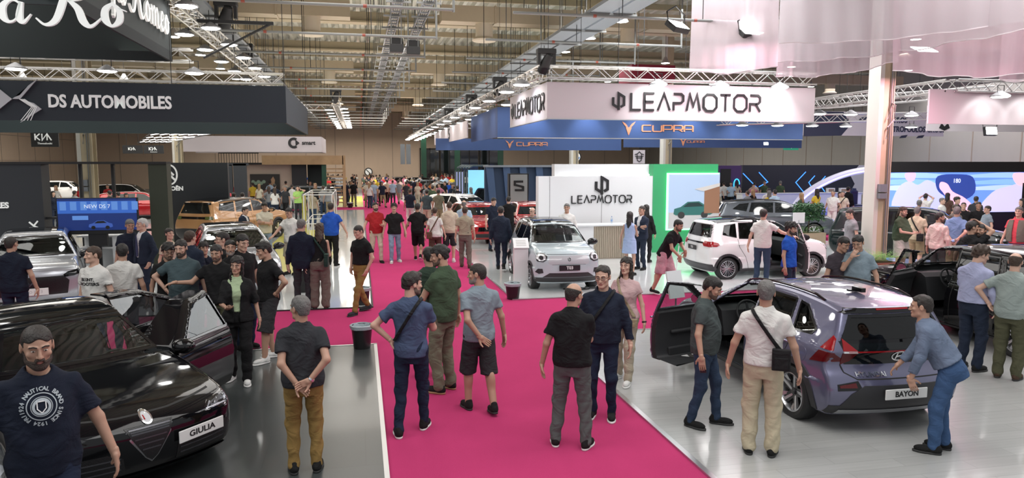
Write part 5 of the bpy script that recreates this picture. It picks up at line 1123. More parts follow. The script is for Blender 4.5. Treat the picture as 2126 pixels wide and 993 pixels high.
# walls with panel joints
def panel_wall(name, a, b, m, n, axis, faces):
    o = box(name, a, b, m, kind='structure'); q = MB()
    for i in range(n+1):
        if axis == 'x': x = a[0]+(b[0]-a[0])*i/n; q.box((x, a[1]-.01, 4.7), (.06, .03, 9.4))
        else: y = a[1]+(b[1]-a[1])*i/n; q.box((a[0]-.01, y, 4.7), (.03, .06, 9.4))
    S_(q.build('trim_'+str(5+faces), mat('panel_joint', (.34, .28, .23), .7))); return o
panel_wall('wall_back', (-30, 90, 0), (38, 90.3, 9.6), M_WALLB, 20, 'x', 0); panel_wall('wall_right', (36, 4, 0), (36.3, 90, 9.6), M_WALLG, 26, 'y', 1)
o = box('wall_left', (-30.3, 4, 0), (-30, 90, 9.6), M_WALLB, kind='structure'); q = MB(); [q.box((-29.99, 4+3.3*i, 4.7), (.03, .06, 9.4)) for i in range(27)]; [q.box((-29.99, 47, 3.2+2.2*i), (.03, 86, .05)) for i in range(3)]; S_(q.build('trim_7', mat('panel_joint')))
# corrugated roof deck, ribs along the hall
pit, hh = .5, .17; xs = []; 
for i in range(int(68/pit)): x = -30+i*pit; xs += [(x, 9.5), (x+.15, 9.5), (x+.21, 9.5-hh), (x+.36, 9.5-hh)]
V = [(x, y, z) for y in (4, 90) for x, z in xs]; n = len(xs); o = mesh_obj('ceiling', V+[(-30, 4, 9.8), (38, 4, 9.8), (38, 90, 9.8), (-30, 90, 9.8)], [(i, i+n, i+n+1, i+1) for i in range(n-1)]+[(2*n, 2*n+1, 2*n+2, 2*n+3)], M_DECK); S_(o)
for i, y in enumerate(range(16, 90, 8)):
    b = MB(); b.b2((-30, y-.12, 8.92), (38, y+.12, 9.33)); b.b2((-30, y-.3, 8.86), (38, y+.3, 8.93)); b.b2((-30, y+3.95, 9.1), (38, y+4.05, 9.33)); S_(b.build('ceiling_beam', M_TAN))
for x in (-14.5, -5.2, 9.0, 22): b = MB(); b.b2((x-.12, 8, 8.95), (x+.12, 90, 9.32)); S_(b.build('ceiling_beam', M_TAN))
def hall_column(lab, x, y, flip=1, h=9.4, w=.17):
    r = empty('steel_column', (x, y, 0), 0, lab, 'column'); b = MB(); b.b2((-.02, -w, 0), (.02, w, h)); b.b2((-.02, -w-.03, 0), (.34, -w, h)); b.b2((-.02, w, 0), (.34, w+.03, h)); b.build('web_and_flanges', M_TAN, r); box('casing', (-.12, -w-.05, 0), (-.0, w+.05, h), mat('column_cream', (.62, .60, .54), .5), r)
    b = MB(); b.tube([(.2, -w-.08, 0), (.2, -w-.08, h-2)], .02); b.tube([(.26, -w-.08, .5), (.26, -w-.08, h-2)], .012); b.build('cable_conduit', M_GALV, r); bb = MB(); bb.box((.06, -w-.10, 2.35), (.22, .12, .2)); bb.box((.06, -w-.10, 2.15), (.22, .12, .14)); bb.build('socket_box', M_TRAY, r)
    c = MB(); c.tube([(.1, -w-.1, 4.1), (.2, -w-.12, 4.5), (.32, -w-.1, 4.45), (.30, -w-.1, 4.1), (.12, -w-.1, 3.9), (.1, -w-.1, 3.6)], .018); c.build('cable', mat('cable_grey', (.3, .3, .28), .5), r, True); return r
def rods(name, r, pts, m, rad=.012, top=None):
    c = {}
    for (x, y, z0, z1) in pts:
        k = round(z1-z0, 2)
        if k not in c: o = c[k] = MB().tube([(0, 0, 0), (0, 0, z1-z0)], rad, 5).build(name, m, r)
        else: o = c[k].copy(); COL.objects.link(o); o.parent = r
        o.location = (x, y, z0)
def trapeze(r, ys, w_, z, up):
    o0 = None
    for y in ys:
        if o0 is None: b = MB(); b.box((0, 0, z), (w_, .06, .05)); [b.tube([(s_*w_*.47, 0, z), (s_*w_*.47, 0, up)], .012, 5) for s_ in (1, -1)]; o = o0 = b.build('tray_bracket', M_GALV, r)
        else: o = o0.copy(); COL.objects.link(o); o.parent = r
        o.location = (0, y, 0)
p_ = at_z(1803, 575)
hall_column('cream and tan steel column rising beside the fern planter', p_.x, p_.y); hall_column('cream column behind the banner with the winged emblem, left stand', *(at_y(172, 300, 26).x, 26)); hall_column('tan column seen beside the row of white light tubes', at_y(364, 300, 42).x, 42); hall_column('cream column behind the second white lettered wall', at_y(1378, 320, 34).x, 34); hall_column('slim cream column beside the blue banner end', at_y(1188, 320, 42).x, 42)
for i, x in enumerate((880, 950, 1040)): o = box('green_post', (at_y(x, 330, 84).x-.3, 84, 0), (at_y(x, 330, 84).x+.3, 84.4, 7.5), M_GREENP); tag(o, ['dark green post left of the dark entrance windows', 'dark green post in the middle of the dark entrance windows', 'dark green post right of the dark entrance windows'][i], 'column')
for i in range(4):
    x0 = at_y(875+i*42, 330, 88).x; r = empty('window_%d' % (i+1), (x0, 89.9, 0)); S_(r); o = box('pane', (.1, -.06, .1), (2.3, -.02, 4.6), mat('night_glass', (.012, .016, .018), .1, coat=1), r); S_(o); b = MB(); [b.box((q, -.08, 2.4), (.1, .1, 4.8)) for q in (0, 1.2, 2.4)]; b.box((1.2, -.08, 4.7), (2.5, .1, .12)); S_(b.build('window_frame', M_BLK, r))
# ---- ducts, pipes, trays
for j, y in enumerate((26, 41, 56, 71)):
    for k, (x0, x1, drums) in enumerate(((-14, -.2, (-9.5, -1.5)), (2.9, 16, (4.45, 9.9)), (19, 34, (22, 29)))):
        r = empty('air_duct', (0, y, 7.9), 0, 'beige rectangular air duct with round diffusers, %s row, %s' % (('nearest', 'second', 'third', 'farthest')[j], ('over the dark stands', 'over the white stands', 'near the grey wall')[k]), 'duct', 'air ducts under the roof'); b = MB(); b.b2((x0, -.35, 0), (x1, .35, .55)); [b.b2((x0+1.9*q-.03, -.38, -.03), (x0+1.9*q+.03, .38, .58)) for q in range(1, int((x1-x0)/1.9))]; b.build('duct', M_DUCT, r)
        for d in drums: MB().lathe([(.02, -.6), (.40, -.6), (.44, -.55), (.31, -.46), (.31, .05)], (d, 0, 0), 20).build('diffuser', mat('diffuser_cream', (.60, .52, .40), .5), r, True)
        rods('hanger_rod', r, [(x0+3*q, 0, .5, 1.5) for q in range(int((x1-x0)/3)+1)], M_GALV)
for j in range(17):
    y = 17+3.8*j
    for (x0, x1) in ((-4.4, 2.2), (3.6, 9.6)):
        r = empty('sprinkler_pipe', (0, y, 6.5), 0, 'thin grey sprinkler pipe crossing under the roof above the aisle', 'pipe', 'sprinkler pipes over the aisle' if x0 < 0 else 'sprinkler pipes over the white stands')
        if x0 > 0: r['label'] = 'thin grey sprinkler pipe crossing under the roof above the white stands'
        MB().tube([(x0, 0, 0), (x1, 0, 0)], .035, 8).tube([(x1, 0, -.05), (x1, 0, 2.3)], .03, 6).build('pipe', M_GALV, r, True)
        rods('hanger_rod', r, [(x0+.6+2.1*q, 0, 0, 2.3) for q in range(3)], M_BLK)
        for q in range(2): MB().lathe([(0, -.05), (.04, -.04), (.04, .04), (0, .05)], (x0+2+2.6*q, 0, 0), 8, 'x').build('coupling', mat('coupling_red', (.25, .05, .03), .5), r)
for x, lab in ((1.17, 'narrow ladder cable tray over the aisle, left of the pair'), (2.02, 'narrow ladder cable tray over the aisle, right of the pair')):
    r = empty('cable_tray', (x, 0, 7.5), 0, lab, 'cable tray'); b = MB(); b.b2((-.15, 8, 0), (-.12, 88, .08)); b.b2((.12, 8, 0), (.15, 88, .08)); [b.b2((-.15, 8+.5*q, 0), (.15, 8.06+.5*q, .03)) for q in range(160)]; b.build('ladder', M_TRAY, r); b = MB(); [b.b2((-.07+.06*q, 8, .03), (-.03+.06*q, 88, .06)) for q in range(3)]; b.build('cables', mat('cable_grey'), r); trapeze(r, [9+2*q for q in range(39)], .7, -.02, 1.9)
for x, lab in ((6.4, 'wide flat cable tray over the white stands'), (7.05, 'second wide flat cable tray beside the first, over the white stands'), (-4.0, 'wide flat cable tray over the black banners')):
    r = empty('cable_tray', (x, 0, 7.0), 0, lab, 'cable tray'); b = MB(); b.b2((-.26, 8, 0), (.26, 88, .02)); b.b2((-.28, 8, 0), (-.26, 88, .09)); b.b2((.26, 8, 0), (.28, 88, .09)); b.build('tray', M_TRAY, r); trapeze(r, [9+2.5*q for q in range(31)], .8, -.03, 2.4)
for i, (px, py, Y) in enumerate(((823, 88, 24), (858, 93, 24), (823, 101, 22.5), (858, 106, 22.5))):
    p_ = at_y(px, py, Y); r = empty('heater_box', p_, 0, 'dark square unit hanging under the roof trays, one of four', 'heater', 'dark units under the roof'); rounded(MB().box((0, 0, 0), (.40, .3, .24)).build('housing', M_BLK, r), .02); rods('hanger_rod', r, [(s*.15, 0, .1, 2.2) for s in (1, -1)], M_GALV)
# rows of high bay lamps
def bay_lamp(x, y, z, grp, lab, m=M_LAMP, rr=.2, copy=[{}]):
    key = (m.name, rr)
    if key not in copy[0]:
        r = empty('high_bay_lamp', (x, y, z), 0, lab, 'lamp', grp); MB().lathe([(.05, .28), (.07, .24), (rr*.5, .18), (rr, 0), (rr+.015, -.01), (rr-.02, .0), (0, .02)], n=18).build('reflector', mat('lamp_shade_grey', (.45, .45, .45), .4, .4), r, True); MB().lathe([(0, -.012), (rr-.02, -.012), (rr-.02, .005)], n=18).build('lamp_glass', m, r); MB().tube([(0, 0, .28), (0, 0, 2.2)], .01, 5).build('hanger_cable', M_BLK, r); copy[0][key] = r
    else: r = copy_tree(copy[0][key]); r.location = (x, y, z); tag(r, lab, None, grp)
    return r
for j in range(16): bay_lamp(7.76, 21+3.05*j, 7.2, 'high bay lamps beside the wide trays', 'bright round high bay lamp hanging in the row over the white stands')
for j in range(14): bay_lamp(-6.0, 14+4.2*j, 7.2, 'high bay lamps over the dark stands', 'bright round high bay lamp hanging in the row over the dark stands', M_LAMPW2 if j > 6 else M_LAMP)
for j in range(9):
    for k in range(4): bay_lamp(-22+k*4+.5*(j % 2), 22+6.5*j, 6.6, 'high bay lamps above the far dark stands', 'warm round high bay lamp hanging above the far dark stands', M_LAMPW2 if (j+k) % 3 else M_LAMP)
for j in range(8):
    for k in range(3): bay_lamp(14+k*6.5, 16+8*j, 7.6, 'high bay lamps toward the grey wall', 'round high bay lamp hanging toward the grey wall', M_LAMPW2 if (j+k) % 2 else M_LAMP)
# ---- trusses
def truss(lab, a, b, s=.30, grp='aluminium lighting trusses', hang=True, r_=.025):
    a = np.array(a, float); b = np.array(b, float); L = np.linalg.norm(b-a); d = (b-a)/L; u = np.cross(d, (0, 0, 1)); u /= np.linalg.norm(u); w = np.array((0, 0, 1.)); r = empty('lighting_truss', a, 0, lab, 'truss', grp)
    q = MB(); C = [(i*s/2*u+j*s/2*w) for i in (-1, 1) for j in (-1, 1)]
    for c in C: q.tube([c, c+d*L], r_, 6)
    q.build('chord', M_TRUSS, r, True); q = MB(); n = max(1, int(round(L/(s*1.15))))
    for k in range(n):
        t0, t1 = L*k/n, L*(k+1)/n
        for (i, j) in ((0, 1), (2, 3), (0, 2), (1, 3)):
            A, B = (C[i], C[j]) if k % 2 else (C[j], C[i]); q.tube([A+d*t0, B+d*t1], r_*.5, 4, cap=False)
    q.build('brace', M_TRUSS, r)
    if hang: [MB().tube([d*L*t+w*s/2, d*L*t+w*(9-a[2])], .008, 4).build('hanging_cable', M_BLK, r) for t in (.12, .5, .88)]
    return r
def truss_lamp(x, y, z, lab='bright round spotlight clamped under a lighting truss', grp='round truss spotlights', rr=.24):
    return bay_lamp_t(x, y, z, lab, grp, rr)
def bay_lamp_t(x, y, z, lab, grp, rr, cache={}):
    if rr not in cache:
        r = empty('truss_lamp', (x, y, z), 0, lab, 'lamp', grp); MB().lathe([(.03, .16), (.08, .13), (rr, .03), (rr+.01, 0), (rr-.02, .0)], n=20).build('lamp_housing', mat('lamp_body_grey', (.25, .25, .26), .4, .5), r, True); MB().lathe([(0, -.03), (rr*.7, -.022), (rr-.02, .002)], n=20).build('lamp_glass', M_LAMP, r, True); b = MB(); b.tube([(-.1, 0, .1), (-.1, 0, .3), (.1, 0, .3), (.1, 0, .1)], .012, 5); b.build('bracket', M_BLK, r); cache[rr] = r
    else: r = copy_tree(cache[rr]); r.location = (x, y, z); tag(r, lab, None, grp)
    return r
def moving_head(x, y, z, lab, s=1.):
    r = empty('moving_head_light', (x, y, z), 0, lab, 'stage light'); r.scale = (s, s, s); rounded(MB().box((0, 0, .40), (.50, .24, .14)).build('base', M_BLK, r), .03); b = MB(); b.box((-.2, 0, .22), (.07, .16, .3)); b.box((.2, 0, .22), (.07, .16, .3)); b.build('yoke', M_BLK, r); q = MB(); q.lathe([(0, -.30), (.13, -.28), (.15, -.1), (.12, .1), (.09, .22), (0, .24)], n=16); o = q.build('lamp_head', M_BLK, r, True); o.rotation_euler = (.5, .35, 0); o.location = (0, 0, .12); return r
def floodlight(p, lab, rz=0., tilt=.6, s=1.):
    r = empty('floodlight', p, rz, lab, 'floodlight'); r.scale = (s, s, s); h = empty('lamp_head', (0, 0, 0), 0, parent=r); h.rotation_euler = (tilt, 0, 0); rounded(MB().box((0, .05, 0), (.5, .12, .32)).build('housing', M_BLK, h), .02); MB().box((0, -.015, 0), (.44, .01, .26)).build('lamp_glass', M_LAMP, h); b = MB(); b.tube([(-.27, .05, 0), (-.30, .08, .25), (0, .08, .40), (.30, .08, .25), (.27, .05, 0)], .016, 6); b.build('bracket', M_BLK, r, True); return r
ZL = 5.33; XLp = 4.77; YLp = 18.3
P_r = at_y(1690, 250, YLp)
def tl(x, y, z, **k): truss_lamp(x, y, z-.27, **k)
truss('aluminium truss above the front of the big white banner with hexagon emblem', (XLp, YLp+.1, ZL), (P_r.x, YLp+.1, ZL-.02)); truss('aluminium truss receding above the side of the big white banner', (XLp-.05, YLp, ZL), (XLp-.05, 70, ZL)); truss('aluminium truss behind the big white banner', (XLp, 23.1, ZL), (P_r.x+1, 23.1, ZL)); truss('aluminium truss over the blue banners', (XLp, 34, ZL), (20, 34, ZL)); truss('far aluminium truss over the blue banners', (XLp, 46, ZL), (20, 46, ZL))
for i in range(3): tl(XLp+2.9+i*1.75, YLp-.35, ZL-.05)
tl(XLp-.5, YLp+.8, ZL); tl(XLp-.5, YLp+2.8, ZL)
for i in range(15): tl(XLp-.45, YLp+6+i*3.0, ZL); tl(XLp+.45, YLp+7.4+i*3.0, ZL)
for i in range(5): tl(XLp+1.5+i*2.6, 33.6, ZL); tl(XLp+1.5+i*2.6, 45.6, ZL)
for i, (px, py, Y) in enumerate(((1157, 118, YLp), (1038, 178, 24.6), (972, 212, 31), (935, 240, 39), (905, 262, 50), (878, 278, 62))):
    p_ = at_y(px, py, Y); moving_head(XLp-.03, Y, ZL+.1, 'black moving head stage light standing on the long truss, %s from the banner corner' % ('first', 'second', 'third', 'fourth', 'fifth', 'sixth')[i])
# left trusses
truss('aluminium truss receding over the dark stands toward the far wall', (-3.95, 16, 6.55), (-3.95, 52, 6.55)); truss('aluminium truss crossing behind the hanging black script box', (-14, 20, 5.7), (-4.1, 20, 5.7)); truss('aluminium truss crossing above the winged emblem banner', (-14, 23.5, 5.55), (-2.2, 23.5, 5.55)); truss('far truss crossing above the white ring emblem banner', (-14, 44, 6.2), (-1.1, 44, 6.2)); truss('far truss receding beside the aisle', (-1.15, 40, 6.15), (-1.15, 66, 6.15)); truss('second far truss crossing above the dark stands', (-14, 36, 6.2), (-3.9, 36, 6.2))
for i in range(12): tl(-3.55, 17+2.6*i, 6.6); tl(-4.4, 18.1+2.6*i, 6.6)
for i in range(5): tl(-12+2.0*i, 19.7, 5.5); tl(-12.4+2.2*i, 43.6, 6.1)
for i in range(9): tl(-.75, 41+2.8*i, 6.2); tl(-1.6, 42+2.8*i, 6.2)
for i in range(7): tl(-12.6+1.35*i, 36.4, 5.0, lab='round spotlight hanging low in the row above the far dark stands', grp='round spotlights above the far dark stands')
for i, (x, y, z) in enumerate(((-3.4, 21, 6.75), (-1.15, 40.1, 6.35), (-3.95, 28, 6.7))): moving_head(x, y, z, ('black moving head stage light on the dark side truss, nearest', 'black moving head stage light on the corner of the far truss', 'black moving head stage light on the dark side truss, middle')[i], 1.2)
b = MB(); r = empty('boom_arm', (-3.95, 19.6, 6.2), 0, 'black steel bar jutting from the truss near the script box', 'bracket'); b.box((.95, 0, .3), (1.9, .08, .08)); b.tube([(1.85, 0, .3), (.2, 0, -.6)], .03, 6); b.build('bar', M_BLK, r)
# right trusses
truss('aluminium truss slanting beyond the tall column', (12.2, 22.5, 4.75), (20.5, 20.5, 5.35)); truss('lower aluminium truss slanting beyond the tall column', (13.6, 26, 4.6), (24, 25, 4.9)); truss('aluminium truss above the plain white banner at the frame edge', (15.6, 16.8, 5.05), (24, 16.8, 5.05)); truss('side truss receding from the plain white banner', (15.5, 16.8, 5.05), (15.5, 26, 5.05))
for i in range(6): tl(12.8+1.2*i, 22.0, 4.9); tl(14.4+1.5*i, 25.6, 4.7)
for i in range(3): tl(16.6+1.35*i, 16.3, 5.0)
# ================================================================ stands, banners, signs
M_BAN_K = mat('banner_black', (.022, .030, .032), .75, bump=.1, bscale=90); M_BAN_W = mat('banner_white', (.62, .57, .59), .7, bump=.08, bscale=60); M_BAN_B = mat('banner_blue', (.05, .095, .24), .75); M_BAN_IN = mat('banner_inside', (.03, .045, .048), .8)
M_COPPER = mat('ink_copper', (.72, .30, .16), .45); M_LETW = mat('letter_white', (.84, .86, .84), .5, emit=.22); M_DKW = mat('dark_wall', (.022, .026, .032), .5); M_WHT = mat('stand_white', (.78, .79, .80), .45); M_GRN = mat('stand_green', (.04, .36, .14), .6); M_GLOWG = mat('green_led', (.25, 1, .45), .5, emit=2.5); M_GLOWW = mat('white_led', (1, 1, 1), .5, emit=1.6)
M_OAK = mat('oak_panel', (.52, .36, .19), .5, var=.15, vscale=3); M_SLAT = mat('wood_slats', (.36, .30, .23), .6, var=.1)
def rrect(x, w, h, c=.18): return [(x+c, 0), (x+w-c, 0), (x+w, c), (x+w, h-c), (x+w-c, h), (x+c, h), (x, h-c), (x, c), (x+c, 0)]
GLY = {'L': (.62, [[(0, 1), (0, 0), (.62, 0)]]), 'E': (.62, [[(.62, 1), (0, 1), (0, 0), (.62, 0)], [(.0, .5), (.58, .5)]]), 'A': (.78, [[(0, 0), (.39, 1), (.78, 0)]]), 'P': (.64, [[(0, 1), (.5, 1), (.64, .88), (.64, .58), (.5, .45), (.0, .45), (0, 0)]]),
 'M': (.88, [[(0, 0), (.2, 1), (.44, .28), (.68, 1), (.88, 0)]]), 'O': (.86, [rrect(0, .86, 1, .22)]), 'T': (.70, [[(0, 1), (.70, 1)], [(.35, 1), (.35, 0)]]), 'R': (.68, [[(0, 1), (.54, 1), (.68, .88), (.68, .60), (.54, .48), (.0, .48), (0, 0)], [(.38, .48), (.70, 0)]]),
 'c': (.95, [[(.95, 1), (.1, 1), (0, .88), (0, .12), (.1, 0), (.95, 0)]]), 'u': (.95, [[(0, 1), (0, .12), (.1, 0), (.85, 0), (.95, .12), (.95, 1)]]), 'p': (.95, [[(0, 0), (0, 1), (.85, 1), (.95, .88), (.95, .48), (.85, .36), (.1, .36)]]), 'r': (.95, [[(0, 0), (0, 1), (.85, 1), (.95, .88), (.95, .48), (.85, .36), (.1, .36)], [(.55, .36), (.95, 0)]]), 'a': (.95, [[(0, 0), (0, .88), (.1, 1), (.85, 1), (.95, .88), (.95, 0)], [(0, .38), (.95, .38)]]),
 'K': (.6, [[(0, 0), (0, 1)], [(.6, 1), (0.02, .45)], [(.18, .55), (.6, 0)]])}
def word(s, gap=.22):
    out = []; x = 0
    for ch in s:
        w_, st = GLY[ch]; out += [[(p[0]+x, p[1]) for p in q] for q in st]; x += w_+gap
    x -= gap; return [[(p[0]-x/2, p[1]-.5) for p in q] for q in out], x
def leap_emblem(s=1.):
    return [[(-.42*s, .30*s), (-.42*s, -.22*s), (-.08*s, -.42*s)], [(0, -.62*s), (0, .58*s), (.42*s, .34*s), (.42*s, -.25*s), (.16*s, -.38*s)]]
def sign(name, root, segs, w, m, loc, rz, h, depth=.02): return stroke_obj(name, segs, w, m, root, loc, rz, depth, h)
def cupra_logo(root, loc, rz, h, m=M_COPPER):
    polys = [[(-.52, .50), (-.20, .36), (0, .16), (.20, .36), (.52, .50), (.30, .22), (.10, .02), (.16, -.2), (0, -.55), (-.16, -.2), (-.10, .02), (-.30, .22)]]
    b = MB()
    for P in ([(-.55, .50), (-.26, .34), (-.10, .16), (-.22, .08), (-.42, .28)], [(.55, .50), (.26, .34), (.10, .16), (.22, .08), (.42, .28)], [(-.24, .04), (-.10, .13), (0, .02), (0, -.20), (-.02, -.55)], [(.24, .04), (.10, .13), (0, .02), (0, -.20), (.02, -.55)]): b.prism([(u*h, v*h) for u, v in P], -.015, 0, lambda u, v, t: (u, t, v))
    o = fixn(b.build('emblem', m, root)); o.location = loc; o.rotation_euler = (0, 0, rz)
def banner_box(lab, x0, x1, y0, y1, z0, z1, m, edge=None, inner=M_BAN_IN, cat='banner'):
    """hanging rectangular ring banner, open below and above"""
    r = empty('hanging_banner', (x0, y0, z0), 0, lab, cat); W, D, H = x1-x0, y1-y0, z1-z0; t = .05
    box('front_panel', (0, 0, 0), (W, t, H), m, r); box('aisle_panel', (W-t if edge == 'right' else 0, t, 0), (W if edge == 'right' else t, D, H), m, r) ; 
    rods('hanging_cable', r, [(x, y, H, 9.2-z0) for x, y in ((W*.25, .03), (W*.75, .03), (W-.03 if edge == 'right' else .03, .03), (W-.03 if edge == 'right' else .03, D-.05))], M_BLK, .008)
    if inner: box('far_panel', (0, D-t, 0), (W, D, H), inner, r)
    return r
# winged emblem banner
pA = at_y(595, 256, 17); zb, zt = 3.88, at_y(300, 173, 17).z
r = banner_box('dark blue-black hanging banner with white capitals beside a winged emblem', -11, pA.x, 17, 24, zb, zt, mat('banner_night', (.035, .048, .06), .75, bump=.1, bscale=90), 'right')
c = at_y(230, 213, 17); text('lettering', 'DS AUTOMOBILES', .37, M_LETW, r, (c.x+11, -.01, c.z-zb), depth=.02, bold=.010, sx=.80, space=1.0)
c = at_y(38, 208, 17); o = empty('winged_emblem', (c.x+11, -.01, c.z-zb), parent=r)
for i, q in enumerate(([(-.40, .40), (-.32, .22), (-.10, .02), (.05, .02), (.40, .44), (.22, .30), (.05, .10), (-.05, .06), (-.38, -.22)], [(.02, .03), (.30, -.06), (.44, -.18), (.02, -.46), (.22, -.28), (.30, -.15), (.14, -.04)])): plate_poly('wing', q, mat('emblem_silver', (.62, .62, .64), .3, .5), o, depth=.03)
for i in range(4): stroke_obj('wing_line', [[(.04+.03*i, .02), (.26+.03*i, -.14), (.04+.06*i, -.42)]], .012, M_LETW, o, (0, -.035, 0), depth=.005)
# black script box
r = banner_box('black hanging box banner with white flowing script, higher than the winged emblem banner', -9.5, -3.95, 11.5, 17.3, 5.2, 6.9, M_BAN_K, 'right', mat('banner_dark_green', (.030, .045, .045), .75))
SCR = {'l': (.42, [[(0, .05, .05), (.18, .35, .03), (.30, .85, .03), (.22, 1.0, .06), (.10, .75, .15), (.10, .2, .15), (.2, .03, .09), (.34, .08, .03), (.42, .2, .02)]]),
 'f': (.42, [[(0, .05, .05), (.2, .4, .03), (.32, .9, .04), (.24, 1.0, .06), (.12, .75, .13), (.08, -.3, .13), (.0, -.36, .05)], [(.0, .4, .03), (.32, .42, .05)]]),
 'a': (.62, [[(.42, .42, .05), (.26, .50, .05), (.08, .38, .12), (.05, .15, .15), (.16, .02, .07), (.32, .1, .03), (.42, .44, .05)], [(.44, .46, .08), (.38, .12, .14), (.46, .02, .07), (.62, .2, .02)]]),
 'A': (.95, [[(.0, .1, .05), (.14, .0, .08), (.35, .3, .04), (.62, 1.0, .05)], [(.62, 1.02, .05), (.64, .5, .14), (.68, .1, .15), (.82, .0, .06), (.95, .15, .02)], [(.18, .36, .04), (.75, .38, .05)]]),
 'R': (1.25, [[(.28, .62, .05), (.10, .60, .08), (.02, .78, .10), (.16, 1.02, .08), (.5, 1.1, .07), (.86, 1.04, .09), (.98, .84, .14), (.84, .62, .10), (.56, .54, .06)], [(.62, 1.08, .04), (.46, .55, .14), (.28, .1, .13), (.06, -.02, .06), (-.12, .12, .03)], [(.56, .54, .06), (.74, .36, .14), (.84, .08, .15), (1.0, -.02, .07), (1.25, .2, .02)]]),
 'o': (.50, [[(.22, .50, .06), (.06, .36, .13), (.05, .14, .15), (.18, .0, .06), (.34, .12, .13), (.35, .34, .12), (.22, .50, .06)], [(.34, .40, .03), (.5, .34, .02)]]),
 'm': (.98, [[(.0, .35, .03), (.10, .48, .06), (.14, .3, .12), (.10, .0, .12)], [(.13, .25, .03), (.32, .50, .05), (.42, .38, .12), (.38, .0, .12)], [(.41, .25, .03), (.60, .50, .05), (.70, .38, .12), (.68, .1, .12), (.78, .01, .06), (.98, .2, .02)]]),
 'e': (.46, [[(.06, .22, .03), (.28, .34, .04), (.28, .48, .05), (.14, .50, .06), (.05, .3, .14), (.08, .08, .13), (.2, .0, .07), (.46, .2, .02)]]), ' ': (.35, [])}
def script(s):
    out = []; x = 0
    for ch in s:
        w_, st = SCR[ch]
        for q in st: out.append(catmull([(p[0]+x, p[1], p[2]) for p in q], 5).tolist())
        x += w_
    return [[(p[0]-x/2, p[1], max(.015, p[2])) for p in q] for q in out], x
def script_obj(txt, x_left, z, rz, sy, face_y=-.02, axis='front'):
    st, wd = script(txt); V, F = strokes(st, .1, .03/sy); V = V*np.array([sy, 1, sy]); V[:, 0] += wd*sy/2
    o = mesh_obj('script_lettering', V, F, M_LETW, r); return o
def place_script(): 
    z = at_y(150, 53, 11.5).z-5.2
    o = script_obj('Ro', 0, 0, 0, .62); xl = at_y(92, 50, 11.5).x+9.5; o.location = (xl, -.03, z)
    # trimmed at the corner: the word runs round onto the side face, so only what fits is kept
    o = script_obj('Alfa', 0, 0, 0, .62); wA = script('Alfa')[1]*.62; o.location = (at_y(70, 50, 11.5).x+9.5-wA, -.03, z)
    o = script_obj('Alfa Romeo', 0, 0, 0, .72); o.rotation_euler = (0, 0, PI/2); o.location = (5.58, .75, .50)
place_script()
# white light tube array
r = empty('tube_light_array', (0, 0, 4.2), 0, 'hanging rows of slanted white light tubes under the winged emblem banner', 'light fixture'); cq = [at_z(px, py, 4.2) for px, py in ((329, 265), (502, 265), (345, 297), (286, 297))]
def qd(u, v): p_ = (cq[0]*(1-u)+cq[1]*u)*(1-v)+(cq[3]*(1-u)+cq[2]*u)*v; return Vector((p_.x, p_.y, 0))
b = MB(); [b.tube([qd(*a_), qd(*b_)], .03, 4) for a_, b_ in (((0, 0), (1, 0)), ((0, 1), (1, 1)), ((0, 0), (0, 1)), ((1, 0), (1, 1)))]; b.build('frame', M_BLK, r); rods('hanging_cable', r, [(qd(u, v).x, qd(u, v).y, 0, 4) for u in (0, 1) for v in (0, 1)], M_BLK, .008)
for i in range(5):
    for j in range(6): MB().tube([qd(.04+.165*j, .08+.19*i+.07), qd(.14+.165*j, .08+.19*i)], .02, 6).build('light_tube', M_GLOWW, r, True)
# white ring-arrow banner far left of the aisle
p0 = at_y(360, 315, 46); p1 = at_y(668, 315, 46); r = banner_box('white hanging banner with black ring-arrow emblem and small black lettering', p0.x, p1.x, 46, 52, p0.z, at_y(668, 284, 46).z, M_BAN_W, 'right', M_BAN_W); c = at_y(640, 297, 46)
text('lettering', 'smart', .34, M_INKK, r, (c.x-p0.x+.02, -.02, c.z-p0.z), depth=.02, bold=.01); c = at_y(610, 297, 46); sign('emblem', r, [[(.34*math.cos(a), .34*math.sin(a)) for a in np.linspace(.9, 2*PI-.9, 16)]], .2, M_INKK, (c.x-p0.x, -.02, c.z-p0.z), 0, .75); plate_poly('emblem_arrow', [(.10, .20), (.34, 0), (.10, -.20)], M_INKK, r, (c.x-p0.x, -.02, c.z-p0.z))
# small black signs with white angular letters
def kia(root, loc, h, m=M_LETW): sign('lettering', root, [[(-1.1, -.45), (-1.1, .45)], [(-.50, .45), (-1.0, 0), (-.50, -.45)], [(-.22, .45), (-.22, -.45), (.42, .45), (.42, -.45)], [(.42, .45), (.95, -.45)]], .15, m, loc, 0, h)
for i, (x0, y0, x1, y1, Y) in enumerate(((65, 270, 120, 305, 30), (255, 302, 296, 319, 40), (299, 302, 339, 319, 38))):
    a = at_y(x0, y1, Y); b_ = at_y(x1, y0, Y); r = empty('small_sign', a, 0, ('small black hanging sign with white letters, the one farthest from the aisle', 'small black hanging sign under the light tubes, left of the pair', 'small black hanging sign under the light tubes, right of the pair')[i], 'sign'); w_, h_ = b_.x-a.x, b_.z-a.z; box('board', (0, 0, 0), (w_, .06, h_), M_BLK, r); kia(r, (w_*.48, -.01, h_*.58), h_*.42 if i != 1 else h_*.38); text('small_lettering', 'Thessaloniki' if i == 0 else 'Automotive', h_*.16, M_LETW, r, (w_*.5, -.01, h_*.2)) if i != 1 else None
    MB().tube([(w_*.2, .03, h_), (w_*.2, .03, h_+2)], .01, 4).tube([(w_*.8, .03, h_), (w_*.8, .03, h_+2)], .01, 4).build('hanging_cable', M_BLK, r)
